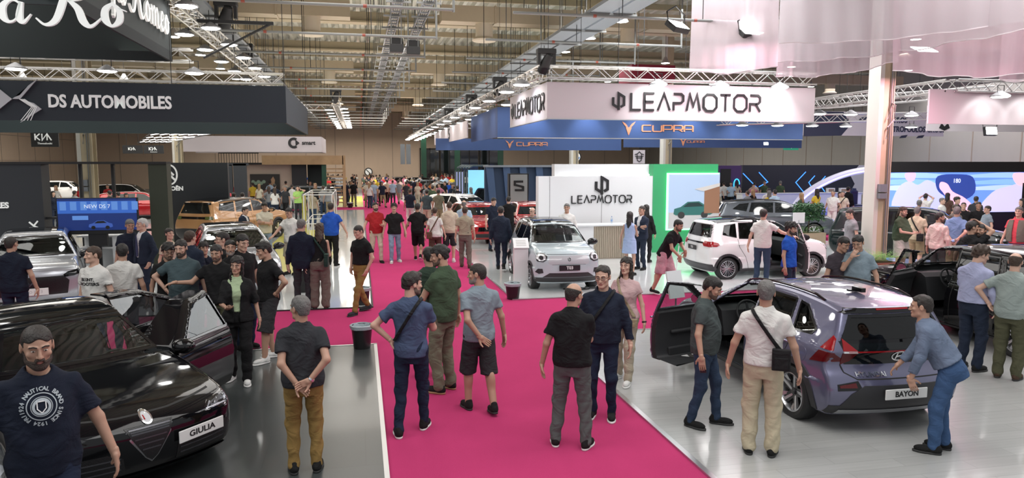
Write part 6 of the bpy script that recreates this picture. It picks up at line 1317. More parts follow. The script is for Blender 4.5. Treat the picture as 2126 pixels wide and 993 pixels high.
# chevron wall
a = at_y(345, 340, 29); e_ = at_y(472, 340, 29); r = empty('display_wall', (a.x, 29, 0), 0, 'black display wall with white double chevron in an oval', 'display wall'); w_ = e_.x-a.x; box('panel', (0, 0, 0), (w_, .3, 3.0), M_DKW, r)
c = at_y(352, 363, 29); sign('emblem', r, [[(.26*math.cos(t), .36*math.sin(t)) for t in np.linspace(0, 2*PI, 25)]], .055, M_LETW, (c.x-a.x, -.01, c.z), 0, 1); sign('emblem_chevron', r, [[(-.15, -.02), (0, .14), (.15, -.02)], [(-.19, -.20), (0, 0), (.19, -.20)]], .07, M_LETW, (c.x-a.x, -.01, c.z), 0, 1); text('lettering', 'CITROËN', .21, M_LETW, r, (at_y(354, 392, 29).x-a.x, -.01, at_y(352, 392, 29).z), bold=.01)
r = empty('display_wall', (at_y(398, 340, 40).x, 40, 0), 0, 'tall dark panel wall holding a wide blue picture screen', 'display wall'); W_ = at_y(515, 340, 40).x-at_y(398, 340, 40).x; b = MB(); b.b2((0, 0, 2.85), (W_, .2, 2.97)); b.b2((W_-2.9+.9, 0, 0), (W_-1.1+.3, .2, 2.9)); b.b2((-.3, 0, 0), (-.1, .2, 2.97)); b.b2((W_-.75, 0, 0), (W_-.1, .25, 2.95)); b.build('frame', M_DKW, r); box('screen_bezel', (-.0, -.12, 1.3), (W_-2.0+.7, 0, 2.15), M_BLK, r); box('screen', (.08, -.14, 1.37), (W_-2.1+.65, -.121, 2.08), mat('screen_blue', (.02, .07, .18), .3, emit=1.0), r)
# black open frame wall with window bays and the screen
YF = 20.5; a = at_y(0, 336, YF); e_ = at_y(345, 336, YF); X0 = -14.5; W_ = e_.x-X0; zt = at_y(200, 336, YF).z
r = empty('frame_wall', (X0, YF, 0), 0, 'black open frame wall with window bays behind the light grey crossover', 'display wall'); xx = lambda px: at_y(px, 400, YF).x-X0
box('solid_panel', (0, 0, 0), (xx(88), .5, zt-.06), M_DKW, r); box('top_beam', (0, -.02, zt-.06), (W_, .5, zt), M_BLK, r); box('end_post', (xx(310), 0, 0), (W_, .45, zt-.06), mat('dark_olive_wall', (.03, .036, .022), .55), r)
for px in (162, 230): box('upright', (xx(px), .1, 0), (xx(px)+.07, .2, zt-.06), M_BLK, r)
for z in (1.55, 1.2, .35): box('rail', (xx(88), .1, z), (xx(310), .2, z+.06), M_BLK, r)
text('lettering', 'AUTOMOBILES', .20, M_LETW, r, (xx(17), -.02, at_y(5, 427, YF).z), align='RIGHT', bold=.008)
c = at_y(71, 469, YF); sign('small_emblem', r, [[(-.1, .1), (0, 0), (.1, .12)], [(0, 0), (.1, -.05), (0, -.14)]], .035, M_LETW, (c.x-X0, -.02, c.z), 0, 1)
# television on stand
Y = 19.6; a = at_y(120, 488, Y); e_ = at_y(285, 410, Y); r = empty('television', (a.x, Y, 0), 0, 'large television on a black stand showing a blue car scene', 'television'); w_ = e_.x-a.x; z0, z1 = a.z, e_.z; rounded(MB().b2((0, 0, z0), (w_, .08, z1)).build('housing', M_BLK, r), .01)
def scr(nm, c): return mat('screen_'+nm, c, .35, emit=.42)
s_ = empty('screen', (.03, -.005, z0+.02), parent=r); sw, sh = w_-.06, (z1-z0)-.10
box('picture', (0, -.006, .08), (sw, 0, sh+.06), scr('deep_blue', (.01, .03, .16)), s_); box('picture_building', (0, -.009, sh*.62), (sw, -.004, sh*1.0), scr('mid_blue', (.04, .14, .55)), s_); [box('picture_window', (sw*(.03+.13*i), -.011, sh*.72), (sw*(.11+.13*i), -.008, sh*.98), scr('pale_blue', (.12, .28, .70)), s_) for i in range(8)]; box('picture_panel', (sw*.18, -.011, sh*.42), (sw*.38, -.008, sh*.55), scr('pale_blue', (.12, .28, .7)), s_)
def car_pic(nm, m, par, x, z, s, mw=M_BLK, win=None):
    P = [(0, .18), (.02, .42), (.18, .50), (.36, .74), (.66, .76), (.84, .55), (1.0, .46), (1.03, .2), (.95, .12), (.06, .12)]; plate_poly(nm, [(u*s, v*s*.52) for u, v in P], m, par, (x, -.012, z), depth=.004); plate_poly(nm+'_windows', [(u*s, v*s*.52) for u, v in [(.24, .5), (.38, .69), (.64, .71), (.78, .53)]], win or M_BLK, par, (x, -.017, z), depth=.003)
    for u in (.2, .8): plate_poly(nm+'_wheel', [((u+.09*math.cos(t))*s, (.12+.15*math.sin(t))*s*.55) for t in np.linspace(0, 2*PI, 17)[:-1]], mw, par, (x, -.019, z), depth=.003)
car_pic('picture_car', scr('car_blue', (.05, .11, .42)), s_, sw*.38, sh*.14, sw*.30); text('caption', 'NEW DS 7', .13, scr('white', (.8, .9, 1)), s_, (sw*.5, -.016, sh*.83), depth=.002); b = MB(); b.box((w_*.48, .08, z0-.15), (.42, .12, .3)); b.box((w_*.48, .06, z0/2), (.12, .06, z0)); b.box((w_*.48, .0, .05), (.7, .5, .05)); b.build('stand', M_BLK, r)
# white cabinet near the television
a = at_y(165, 560, 20.0); e_ = at_y(245, 490, 20.0); r = empty('white_cabinet', (a.x, 20.0, 0), 0, 'low white open cabinet with bottles under the television', 'cabinet'); w_ = e_.x-a.x; b = MB(); b.b2((0, 0, .03), (w_, .5, .08)); b.b2((w_-.14, 0, .08), (w_, .5, 1.12)); b.b2((0, .45, .08), (w_-.14, .5, 1.12)); b.b2((0, 0, .82), (w_-.14, .45, .86)); b.b2((-.02, 0, 1.12), (w_, .5, 1.16)); b.build('carcass', M_WHT, r)
def bottle(loc, lab, m=None, h=.24, cap=(.1, .2, .5)):
    o = empty('water_bottle', loc, 0, lab, 'bottle'); MB().lathe([(0, 0), (.032, .005), (.033, h*.7), (.014, h*.88), (.013, h*.92)], n=12).build('bottle_body', glass_mat('clear_plastic', (.85, .9, .95), .1), o, True); MB().lathe([(.015, h*.92), (.015, h), (0, h)], n=10).build('cap', mat('cap_blue', cap, .4), o, True); MB().lathe([(.0335, h*.3), (.0335, h*.55)], n=12).build('bottle_label', mat('bottle_label', (.3, .45, .75), .5), o, True); return o
bottle((a.x+w_*.45, 20.2, .86), 'clear water bottle inside the low white cabinet'); 
# ---- big white banner with hexagon emblem
zb, zt = at_y(1137, 246, YLp).z, at_y(1137, 170, YLp).z; r = banner_box('big white hanging banner with black hexagon emblem and wide black lettering', XLp, P_r.x, YLp, 23.0, zb, zt, M_BAN_W, 'left', None)
ww, x_ = word('LEAPMOTOR', .24); xa, xb = at_y(1310, 212, YLp).x, at_y(1577, 215, YLp).x; hgt = (xb-xa)/x_; o = stroke_obj('lettering', ww, .13, M_INKK, r, ((xa+xb)/2-XLp, -.012, at_y(1440, 213, YLp).z-zb), 0, .02, hgt)
c = at_y(1284, 211, YLp); stroke_obj('emblem', leap_emblem(), .17, M_INKK, r, (c.x-XLp, -.012, c.z-zb), 0, .02, .36)
o = stroke_obj('lettering', ww, .14, M_INKK, r, (-.012, 2.05, .45), -PI/2, .02, .42); stroke_obj('emblem', leap_emblem(), .17, M_INKK, r, (-.012, 4.25, .45), -PI/2, .02, .36)
b = MB(); b.b2((-.01, -.012, -.02), (P_r.x-XLp+.01, .06, 0)); b.b2((-.012, 0, -.02), (.06, 4.7, 0)); b.build('edge_strip', M_ALU, r)
# ---- blue banner with copper letters
YC_ = 26.5; x0 = at_y(1033, 270, YC_).x; x1 = at_y(1667, 270, YC_).x; zb, zt = at_y(1300, 287, YC_).z, at_y(1300, 243, YC_).z+.3
r = banner_box('long blue hanging banner with copper letters under the big white banner', x0, x1, YC_, 33, zb, zt, M_BAN_B, 'left', None); wc, xc = word('cupra', .2)
def cupra(r, px, py, Y, x0, zb, pxe, hz): xa, xb = at_y(px, py, Y).x, at_y(pxe, py, Y).x; stroke_obj('lettering', wc, .17, M_COPPER, r, ((xa+xb)/2-x0, -.012, at_y(px, py, Y).z-zb), 0, .02, (xb-xa)/xc*1.0)
xa, xb = at_y(1333, 267, YC_).x, at_y(1438, 267, YC_).x; s0 = (xb-xa)/xc; V, F = strokes(wc, .17, .02); V *= np.array([s0, 1, s0*.62/1.0*1.0]); o = mesh_obj('lettering', V, F, M_COPPER, r); o.location = ((xa+xb)/2-x0, -.012, at_y(1380, 267, YC_).z-zb); c = at_y(1305, 266, YC_); cupra_logo(r, (c.x-x0, -.012, c.z-zb), 0, .50); box('edge_strip', (0, -.01, -.03), (x1-x0, .06, 0), M_GLOWW if 0 else M_ALU, r)
for i, (xl, xr_, yt, yb, Y, lc, lr, lg, lab) in enumerate(((905, 1130, 289, 312, 38, 1073, 1136, 1058, 'short blue hanging banner with small copper letters, farther down the stand'), (1295, 1665, 285, 306, 36, 1426, 1462, 1418, 'blue hanging banner partly hidden behind the first, copper letters half covered'), (1130, 1290, 289, 312, 38.5, None, None, None, 'plain blue hanging banner section left of the winged white sign'))):
    a = at_y(xl, yb, Y); e_ = at_y(xr_, yt, Y); r = empty('hanging_banner', a, 0, lab, 'banner'); box('panel', (0, 0, 0), (e_.x-a.x, .06, e_.z-a.z), M_BAN_B, r)
    if lc: s1 = (at_y(lr, 300, Y).x-at_y(lc, 300, Y).x)/xc; V, F = strokes(wc, .17, .02); V *= np.array([s1, 1, s1*.62]); o = mesh_obj('lettering', V, F, M_COPPER, r); c = at_y((lc+lr)/2, (yt+yb)/2-1, Y); o.location = (c.x-a.x, -.012, c.z-a.z); c = at_y(lg, (yt+yb)/2-1, Y); cupra_logo(r, (c.x-a.x, -.012, c.z-a.z), 0, .42)
# white banner receding on the left of the blue ones
a = at_y(972, 290, 31.5); X = a.x; z0, z1 = at_y(972, 286, 31.5).z, at_y(972, 250, 31.5).z; ye = X*1500/(877-746)*.98; r = empty('hanging_banner', (X, 31.5, z0), 0, 'white hanging banner receding along the aisle with a small black S emblem', 'banner'); box('panel', (-.05, 0, 0), (0, 14, z1-z0), M_BAN_W, r); sign('emblem', r, [[(.3, .28), (-.3, .28), (-.3, .06), (.3, -.06), (.3, -.28), (-.3, -.28)]], .12, M_INKK, (-.062, 6.4, .42), -PI/2, .8)
# ---- white stand wall with lettering, green wall with picture
YW = at_z(1360, 526).y; xw = lambda px, Y=YW: at_y(px, 400, Y).x; zz = lambda py, Y=YW, px=1240: at_y(px, py, Y).z
X0 = xw(1118); r = empty('display_wall', (X0, YW, 0), 0, 'white display wall with black hexagon emblem and lettering behind the pale blue car', 'display wall'); box('panel', (0, 0, 0), (xw(1355)-X0, .35, zz(366)), M_WHT, r); box('upper_panel', (xw(1157)-X0, .35, 0), (xw(1355)-X0, .7, zz(341)), M_WHT, r); box('light_strip', (xw(1168)-X0, .30, zz(366)+.01), (xw(1355)-X0, .34, zz(366)+.05), M_GLOWW, r); box('panel_joint', (xw(1141)-X0, -.004, 0), (xw(1141)-X0+.01, .0, zz(366)), M_SEAM, r); box('panel_joint', (xw(1249)-X0, -.004, 0), (xw(1249)-X0+.01, .0, zz(366)), M_SEAM, r)
xa, xb = xw(1187), xw(1311); stroke_obj('lettering', ww, .13, M_INKK, r, ((xa+xb)/2-X0, -.01, zz(414)), 0, .03, (xb-xa)/x_); stroke_obj('emblem', leap_emblem(), .19, M_INKK, r, (xw(1249)-X0, -.01, zz(386)), 0, .03, .46)
XG = xw(1355); r = empty('display_wall', (XG, YW-.02, 0), 0, 'green display wall with a glowing picture of a dark green car', 'display wall'); box('panel', (0, 0, 0), (xw(1489)-XG, .4, zz(341)), M_GRN, r); x0, x1, z0, z1 = xw(1386)-XG, xw(1491)-XG, zz(478), zz(363); b = MB(); b.b2((x0-.06, -.05, z0-.05), (x1, -.01, z1+.05)); b.build('glow_edge', M_GLOWG, r); s_ = empty('picture', (x0, -.06, z0), parent=r); pw, ph = x1-x0, z1-z0
def pm(nm, c, e=.35): return mat('picture_'+nm, c, .5, emit=e)
box('sky', (0, -.01, 0), (pw, 0, ph), pm('sky', (.36, .46, .62)), s_); box('ground', (0, -.014, 0), (pw, -.008, ph*.30), pm('ground', (.42, .41, .41)), s_); plate_poly('house', [(pw*.70, ph*.28), (pw*.70, ph*.70), (pw*.55, ph*.73), (pw, ph*.80), (pw, ph*.28)], pm('house_wood', (.24, .12, .07), .3), s_, (0, -.012, 0)); plate_poly('house_roof', [(pw*.50, ph*.73), (pw, ph*.84), (pw, ph*.78), (pw*.68, ph*.69)], pm('house_roof', (.50, .47, .45)), s_, (0, -.016, 0)); car_pic('car_image', pm('car_green', (.02, .10, .09), .6), s_, pw*.10, ph*.20, pw*.76, win=pm('car_window', (.01, .03, .03), .3), mw=pm('car_wheel', (.03, .03, .03), .2))
# reception counter
a = at_z(1232, 540); e_ = at_z(1300, 541); r = empty('reception_counter', (a.x, a.y, 0), 0, 'wooden ribbed reception counter with white top by the white wall', 'counter'); w_ = e_.x-a.x+.15; box('body', (0, 0, .03), (w_, .6, 1.05), M_SLAT, r); b = MB(); [b.b2((.03+.06*i, -.02, .06), (.055+.06*i, 0, 1.03)) for i in range(int(w_/.06))]; b.build('rib', mat('slat_light', (.47, .40, .31), .6), r)['kind'] = 'stuff'; box('counter_top', (-.9, -.05, 1.05), (w_+.02, .65, 1.09), M_WHT, r); box('white_front', (-.9, 0, .03), (0, .6, 1.05), M_WHT, r)
bottle((a.x+w_*.62, a.y+.3, 1.09), 'clear water bottle standing on the reception counter')
# ---- S emblem board, louvre wall, screens
Y = 31; X0 = xw(1058, Y); r = empty('sign_board', (X0, Y, 0), 0, 'grey sign board with black S emblem on an orange base', 'sign'); w_ = xw(1096, Y)-X0; box('base', (0, 0, 0), (w_, .3, zz(423, Y)), mat('base_orange', (.50, .12, .05), .6), r); box('frame', (-.03, -.02, zz(423, Y)), (w_+.03, .32, zz(360, Y)), M_BLK, r); box('face', (.03, -.03, zz(421, Y)), (w_-.03, -.02, zz(362, Y)), mat('sign_grey', (.42, .45, .44), .5), r); sign('emblem', r, [[(.30, .30), (-.30, .30), (-.30, .08), (.30, -.08), (.30, -.30), (-.30, -.30)]], .15, M_INKK, (w_/2, -.035, zz(385, Y)), 0, .62)
Y = 36; X0 = xw(1008, Y); r = empty('louvre_wall', (X0, Y, 0), 0, 'dark blue louvred wall behind the grey sign board', 'display wall'); W_ = xw(1200, Y)-X0; box('panel', (0, .1, 0), (W_, .4, zz(347, Y)), mat('wall_navy', (.03, .055, .11), .6), r); b = MB(); [b.prism([(x, 0), (x+.35, 0), (x+.08, zz(347, Y)), (x-.27, zz(347, Y))], -.12, .1, lambda u, v, t: (u, t, v)) for x in np.arange(.3, W_, .85)]; fixn(b.build('louvre', mat('louvre_blue', (.05, .09, .18), .5), r)); b = MB(); b.b2((-.05, -.2, zz(347, Y)), (W_, .4, zz(343, Y))); b.build('top_rail', M_TRAY, r)
Y = 40; X0 = xw(946, Y); r = empty('arched_screen_wall', (X0, Y, 0), 0, 'ribbed grey arch framing a glowing sky blue screen', 'display wall'); W_ = xw(1012, Y)-X0; zT = zz(344, Y, 980); b = MB(); [b.tube([(.0+.14*i, -.1*i, 0), (.0+.14*i, -.1*i, zT-.35), (.12+.14*i, -.1*i, zT-.12), (.35+.14*i, -.1*i, zT), (W_, -.1*i, zT)], .05, 6) for i in range(5)]; b.build('rib', mat('arch_grey', (.12, .15, .16), .4, .3), r, True); box('screen', (.75, .2, .4), (W_, .3, zT-.25), mat('screen_sky', (.18, .45, .62), .4, emit=1.3), r); box('screen_hills', (.75, .18, .4), (W_, .2, 1.1), mat('screen_hill', (.10, .20, .28), .4, emit=.8), r); box('side_screen', (.05, .1, .8), (.5, .18, zT-.35), mat('screen_lilac', (.28, .30, .50), .4, emit=1.0), r)
# ---- small emblem signs on the far wall stands
for i, (px, py, Y, lab) in enumerate(((1195, 326, 44, 'small round blue and white emblem sign on the slim column'), (1327, 326, 40, 'small white hanging sign with a black winged outline'))):
    p_ = at_y(px, py, Y); r = empty('emblem_sign', p_, 0, lab, 'sign')
    if i == 0: MB().lathe([(0, -.04), (.36, -.04), (.36, .04), (0, .04)], n=28, axis='y').build('disc', M_INKK, r, True); MB().lathe([(0, -.05), (.29, -.05), (.29, -.03)], n=28, axis='y').build('inner_disc', M_LETW, r, True); [plate_poly('quarter', [(0, 0)]+[(.25*math.cos(t), .25*math.sin(t)) for t in np.linspace(a0, a0+PI/2, 7)], mat('emblem_blue', (.02, .2, .6), .4), r, (0, -.052, 0), depth=.01) for a0 in (PI/2, -PI/2)]
    else: box('board', (-.36, 0, -.38), (.36, .04, .40), M_BAN_W, r); sign('emblem', r, [[(-.28, .14), (-.12, .18), (0, .30), (.12, .18), (.28, .14)], [(-.26, .04), (.26, .04)], [(-.2, -.06), (.2, -.06)], [(-.14, .18), (-.12, -.2), (0, -.28), (.12, -.2), (.14, .18)]], .04, M_INKK, (0, -.01, 0), 0, 1.); MB().tube([(0, 0, .4), (0, 0, 2.5)], .01, 4).build('hanging_cable', M_BLK, r)
p_ = at_y(1188, 332, 43); r = empty('number_sign', p_, 0, 'small white vertical sign with digits on the slim column', 'sign'); box('board', (-.12, -.02, -.35), (.12, .02, .35), M_LETW, r); text('digits', '69', .3, M_INKK, r, (0, -.03, 0))
# ---- right side: dark chevron wall, purple wall, LED wall, arc, furniture
Y = 44; X0 = xw(1540, Y); r = empty('display_wall', (X0, Y, 0), 0, 'long dark navy display wall with glowing blue chevron lines', 'display wall'); W_ = xw(1780, Y)-X0; box('panel', (0, 0, 0), (W_, .3, zz(343, Y, 1660)), mat('wall_ink', (.015, .018, .035), .45), r); M_BL = mat('blue_neon', (.05, .25, 1), .5, emit=2.)
q_ = lambda px, py: (xw(px, Y)-X0, zz(py, Y, px))
for seg in ([q_(1541, 360), q_(1573, 392)], [q_(1574, 358), q_(1593, 378), q_(1575, 388)], [q_(1671, 357), q_(1651, 379), q_(1669, 400)], [q_(1690, 365), q_(1678, 379), q_(1690, 398)], [q_(1712, 366), q_(1699, 381), q_(1712, 398)]): stroke_obj('chevron_line', [seg], .05, M_BL, r, (0, -.01, 0), depth=.01)
plate_poly('white_edge', [q_(1780, 343), q_(1764, 366), q_(1773, 382), q_(1762, 405), q_(1800, 405), q_(1800, 343)], mat('wall_lilac', (.45, .45, .52), .5), r, (0, -.02, 0))
Y = 43; X0 = xw(1489, Y); r = empty('display_wall', (X0, Y, 0), 0, 'purple display wall beside the green wall, dark doorway in it', 'display wall'); W_ = xw(1538, Y)-X0; box('panel', (0, 0, 0), (W_, .3, zz(344, Y, 1510)), mat('wall_purple', (.07, .03, .14), .5), r); box('doorway', (.2, -.02, .0), (W_*.55, 0, 2.6), M_BLK, r); sign('neon_curl', r, [[(.2*math.cos(t), .35*math.sin(t)) for t in np.linspace(0, 4.5, 14)]], .06, mat('cyan_neon', (.05, .5, .8), .5, emit=1.5), (W_*.8, -.03, 1.6), 0, 1.)
Y = 26.5; X0 = xw(1825, Y); r = empty('video_wall', (X0, Y, 0), 0, 'huge blue and pink video wall under a black header', 'video wall'); X1 = xw(2200, Y); W_ = X1-X0; zT, z1, z0 = zz(336, Y, 1980), zz(358, Y, 1980), zz(442, Y, 1980); box('header', (0, 0, z1), (W_, .4, zT), M_BLK, r); box('plinth', (0, 0, 0), (W_, .4, z0), mat('plinth_navy', (.015, .015, .04), .4), r)
def vm(nm, c, e=.8): return mat('video_'+nm, c, .4, emit=e)
s_ = empty('screen', (0, 0, 0), parent=r); Q = lambda px, py: (xw(px, Y)-X0, zz(py, Y, px)); box('picture_sea', (0, .02, z0), (W_, .4, z1), vm('sea', (.16, .32, .85)), s_)
def blob(nm, pts, c, d, e=1.0): P = catmull([Q(*p) for p in pts], 4, closed=True); P[:, 1] = np.clip(P[:, 1], z0+.005, z1-.005); P[:, 0] = np.clip(P[:, 0], .01, W_); plate_poly('picture_'+nm, P.tolist(), vm(nm, c, e), s_, (0, .018-d, 0), depth=.004)
for i, (yy, c) in enumerate(((366, (.30, .48, .92)), (380, (.22, .42, .90)), (392, (.42, .55, .95)))): blob('wave%d' % i, [(1828, yy-4), (1900, yy-8), (1990, yy-2), (2090, yy-8), (2170, yy-2), (2170, yy+4), (2050, yy+3), (1940, yy+4), (1840, yy+3)], c, .002)
blob('shirt', [(1860, 440), (1862, 395), (1885, 376), (1905, 384), (1925, 374), (1952, 392), (1962, 440)], (.46, .48, .78), .006); blob('chin', [(1878, 360), (1898, 359), (1897, 374), (1887, 377), (1879, 371)], (.75, .42, .55), .010); blob('device', [(1945, 366), (1985, 362), (2018, 368), (2024, 400), (1998, 416), (1960, 406), (1944, 390)], (.03, .06, .30), .010, .8); blob('hand', [(1952, 378), (1966, 382), (1978, 398), (2005, 412), (2030, 440), (1985, 440), (1962, 405), (1950, 390)], (.80, .48, .62), .014); blob('shirt_pale', [(2045, 440), (2060, 400), (2100, 385), (2150, 370), (2180, 380), (2180, 440)], (.56, .52, .76), .006); blob('shoulder_pink', [(2102, 360), (2128, 359), (2160, 362), (2160, 380), (2120, 386), (2104, 376)], (.80, .50, .60), .010)
text('caption', '180', .26, vm('white', (.8, .85, 1)), s_, (*[Q(1985, 376)[0]], -.0, Q(1985, 376)[1])).location.y = -.002
box('inset_frame', (xw(2122, Y)-X0, -.03, zz(418, Y, 2122)), (xw(2180, Y)-X0, .0, zz(380, Y, 2122)), M_BLK, r)
# glowing arc stage
p_ = at_y(1800, 420, 38); r = empty('light_arch', (p_.x, 38, 0), 0, 'curved white and lilac light arch sweeping over the stage beyond the pillar', 'light arch'); pts = [(-5.0, 0, .2), (-4.2, 0, 1.1), (-2.8, 0, 1.9), (-1., 0, 2.45), (1.2, 0, 2.6), (3.4, 0, 2.2), (5.5, 0, 1.3)]; P = catmull(pts, 5); MB().tube(list(P), .20, 8).build('arch_tube', mat('arch_white', (.72, .70, .86), .35, emit=.25), r, True); MB().tube([p-np.array((0, .2, .05)) for p in P], .04, 6).build('neon_line', mat('lilac_led', (.45, .4, 1), .5, emit=3), r, True); box('stage', (-7, -1.5, .03), (6, 2.5, .22), mat('stage_blue', (.12, .14, .50), .3, emit=.5), r)
for i, px in enumerate((1772, 1836, 1868)):
    p_ = at_y(px, 415, 34+i); r = empty('gaming_chair', (p_.x, p_.y, 0), 0, ('dark blue racing seat in front of the light arch', 'dark racing seat behind the pillar, left of two', 'dark racing seat behind the dark green car, right of two')[i], 'chair'); z = 0.4
    sdf_obj('backrest', lambda P: smin(rbox(P, (0, 0, 1.15), (.24, .06, .38), .06), rbox(P, (0, 0, 1.55), (.13, .05, .12), .05), .08), (-.4, -.2, .6), (.4, .2, 1.8), .035, mat('seat_navy', (.015, .025, .10), .4), r); sdf_obj('seat', lambda P: rbox(P, (0, -.25, .72), (.27, .28, .09), .06), (-.4, -.6, .55), (.4, .1, .9), .035, mat('seat_navy'), r); MB().tube([(0, -.2, .22), (0, -.2, .65)], .05).box((0, -.2, .25), (.6, .6, .06)).build('pedestal', M_BLK, r)
p_ = at_y(1640, 410, 40); r = empty('info_counter', (p_.x-3.2, 40, 0), 0, 'long white information counter in front of the navy chevron wall', 'counter'); box('body', (0, 0, .03), (8.2, .7, 1.1), M_WHT, r); box('counter_top', (-.05, -.05, 1.1), (8.25, .75, 1.14), M_WHT, r)
for i in range(2): o = empty('brochure_box', (p_.x+3.0+.9*i, 40.3, 1.14), 0, ('white brochure box on the long counter, the one nearer the pillar' if i else 'white brochure box on the long counter, farther from the pillar'), 'box'); b = MB(); b.b2((-.25, -.1, 0), (.25, .1, .28)); b.build('carton', M_WHT, o); MB().b2((-.2, -.11, .05), (.2, -.101, .22)).build('carton_print', mat('print_brown', (.3, .2, .15), .6), o)
p_ = at_z(2083, 520); r = empty('white_chair', (at_y(2100, 500, 17.2).x, 17.2, 0), .3, 'white plastic chair behind the man in the fishing waistcoat', 'chair'); sdf_obj('backrest', lambda P: np.maximum(np.abs(np.sqrt(P[:, 0]**2+(P[:, 1]+.15)**2)-.26)-.018, np.maximum(np.abs(P[:, 2]-.68)-.16, -P[:, 1]-.12)), (-.4, -.4, .4), (.4, .3, 1.0), .03, M_WHT, r); sdf_obj('seat', lambda P: rbox(P, (0, -.12, .46), (.24, .23, .03), .03), (-.35, -.45, .35), (.35, .2, .6), .03, M_WHT, r); [MB().tube([(x, -.12+y, .03), (x*.7, -.12+y*.7, .46)], .015, 6).build('leg', M_ALU, r, True) for x in (-.2, .2) for y in (-.2, .2)]
# banners right
Y = 16.8; a = at_y(1927, 257, Y); e_ = at_y(2190, 191, Y); r = empty('hanging_banner', a, 0, 'plain white hanging banner lit by round spotlights at the frame edge', 'banner'); box('front_panel', (0, 0, 0), (4.6, .06, e_.z-a.z), M_BAN_W, r); 
Y = 25; a = at_y(1924, 272, Y); r = empty('hanging_banner', a, 0, 'lower white hanging banner with a small dark emblem behind the plain one', 'banner'); box('panel', (0, 0, 0), (8, .06, 1.0), M_BAN_W, r); plate_poly('emblem', [(.55, .1), (.65, .3), (.80, .16), (.95, .3), (1.05, .1), (.8, .0)], M_INKK, r, (0, -.01, .02))
Y = 30; a = at_y(1668, 281, Y); e_ = at_y(1960, 235, Y); r = empty('hanging_banner', a, 0, 'white and navy geometric hanging banner with two lines of lettering behind the column', 'banner'); W_ = at_y(1960, 260, Y).x-a.x; H_ = e_.z-a.z; box('panel', (0, 0, 0), (W_, .06, H_), M_BAN_W, r); k = W_/(1960-1668); NV = mat('banner_navy', (.03, .035, .07), .6)
plate_poly('dark_shape', [(0, -.05), (k*76, 0), (k*94, H_*.45), (k*78, H_*.98), (0, H_)], NV, r, (0, -.01, 0)); [plate_poly('dark_shape', [(k*x, z), (k*(x+14), z+.02), (k*(x+18), z+.16), (k*(x+5), z+.12)], NV, r, (0, -.02, 0)) for x, z in ((110, .72), (176, .72), (196, -.1), (252, .8), (232, -.1))]
text('lettering', 'PETROS', .36, NV, r, (k*(1838-1668), -.02, H_*.66), align='LEFT', bold=.012, sx=.85); text('lettering', 'PETROPOULOS GROUP', .36, NV, r, (k*(1838-1668), -.02, H_*.28), align='LEFT', bold=.012, sx=.85); b = MB(); b.box((k*(1832-1668), -.02, H_*.70), (.06, .02, .3)); b.box((k*(1832-1668), -.02, H_*.3), (.16, .02, .06)); b.build('bracket_mark', NV, r)
for i, (px, py, Y, w_) in enumerate(((1643, 299, 44, .55), (1832, 277, 36, .3), (2098, 265, 36, .4))):
    p_ = at_y(px, py, Y); r = empty('exit_sign', p_, 0, ('green emergency exit sign with white down arrow', 'small green exit sign right of the column', 'small green exit sign above the plain banner edge')[i], 'sign'); box('board', (-w_, 0, -w_*.75), (w_, .08, w_*.75), mat('exit_green', (.01, .22, .12), .5, emit=.5), r); sign('arrow', r, [[(0, .35), (0, -.35)], [(-.25, -.05), (0, -.38), (.25, -.05)]], .1, M_LETW, (0, -.01, 0), 0, w_*1.2)
p_ = at_y(2058, 272, 24); floodlight(p_, 'glaring white floodlight on a bent arm above the video wall', 0, -.2, 1.1); p_ = at_y(1590, 298, 36); floodlight(p_, 'small glaring floodlight under the blue banner', 0, -.2, .6)
# red box sign high above the white banner
p_ = at_y(1375, 152, 30); r = empty('hanging_banner', p_, 0, 'dark red box banner hanging high behind the lettered white banner', 'banner'); box('panel', (-1.4, 0, -.4), (.6, 1.6, .35), mat('banner_red', (.25, .01, .03), .7), r)
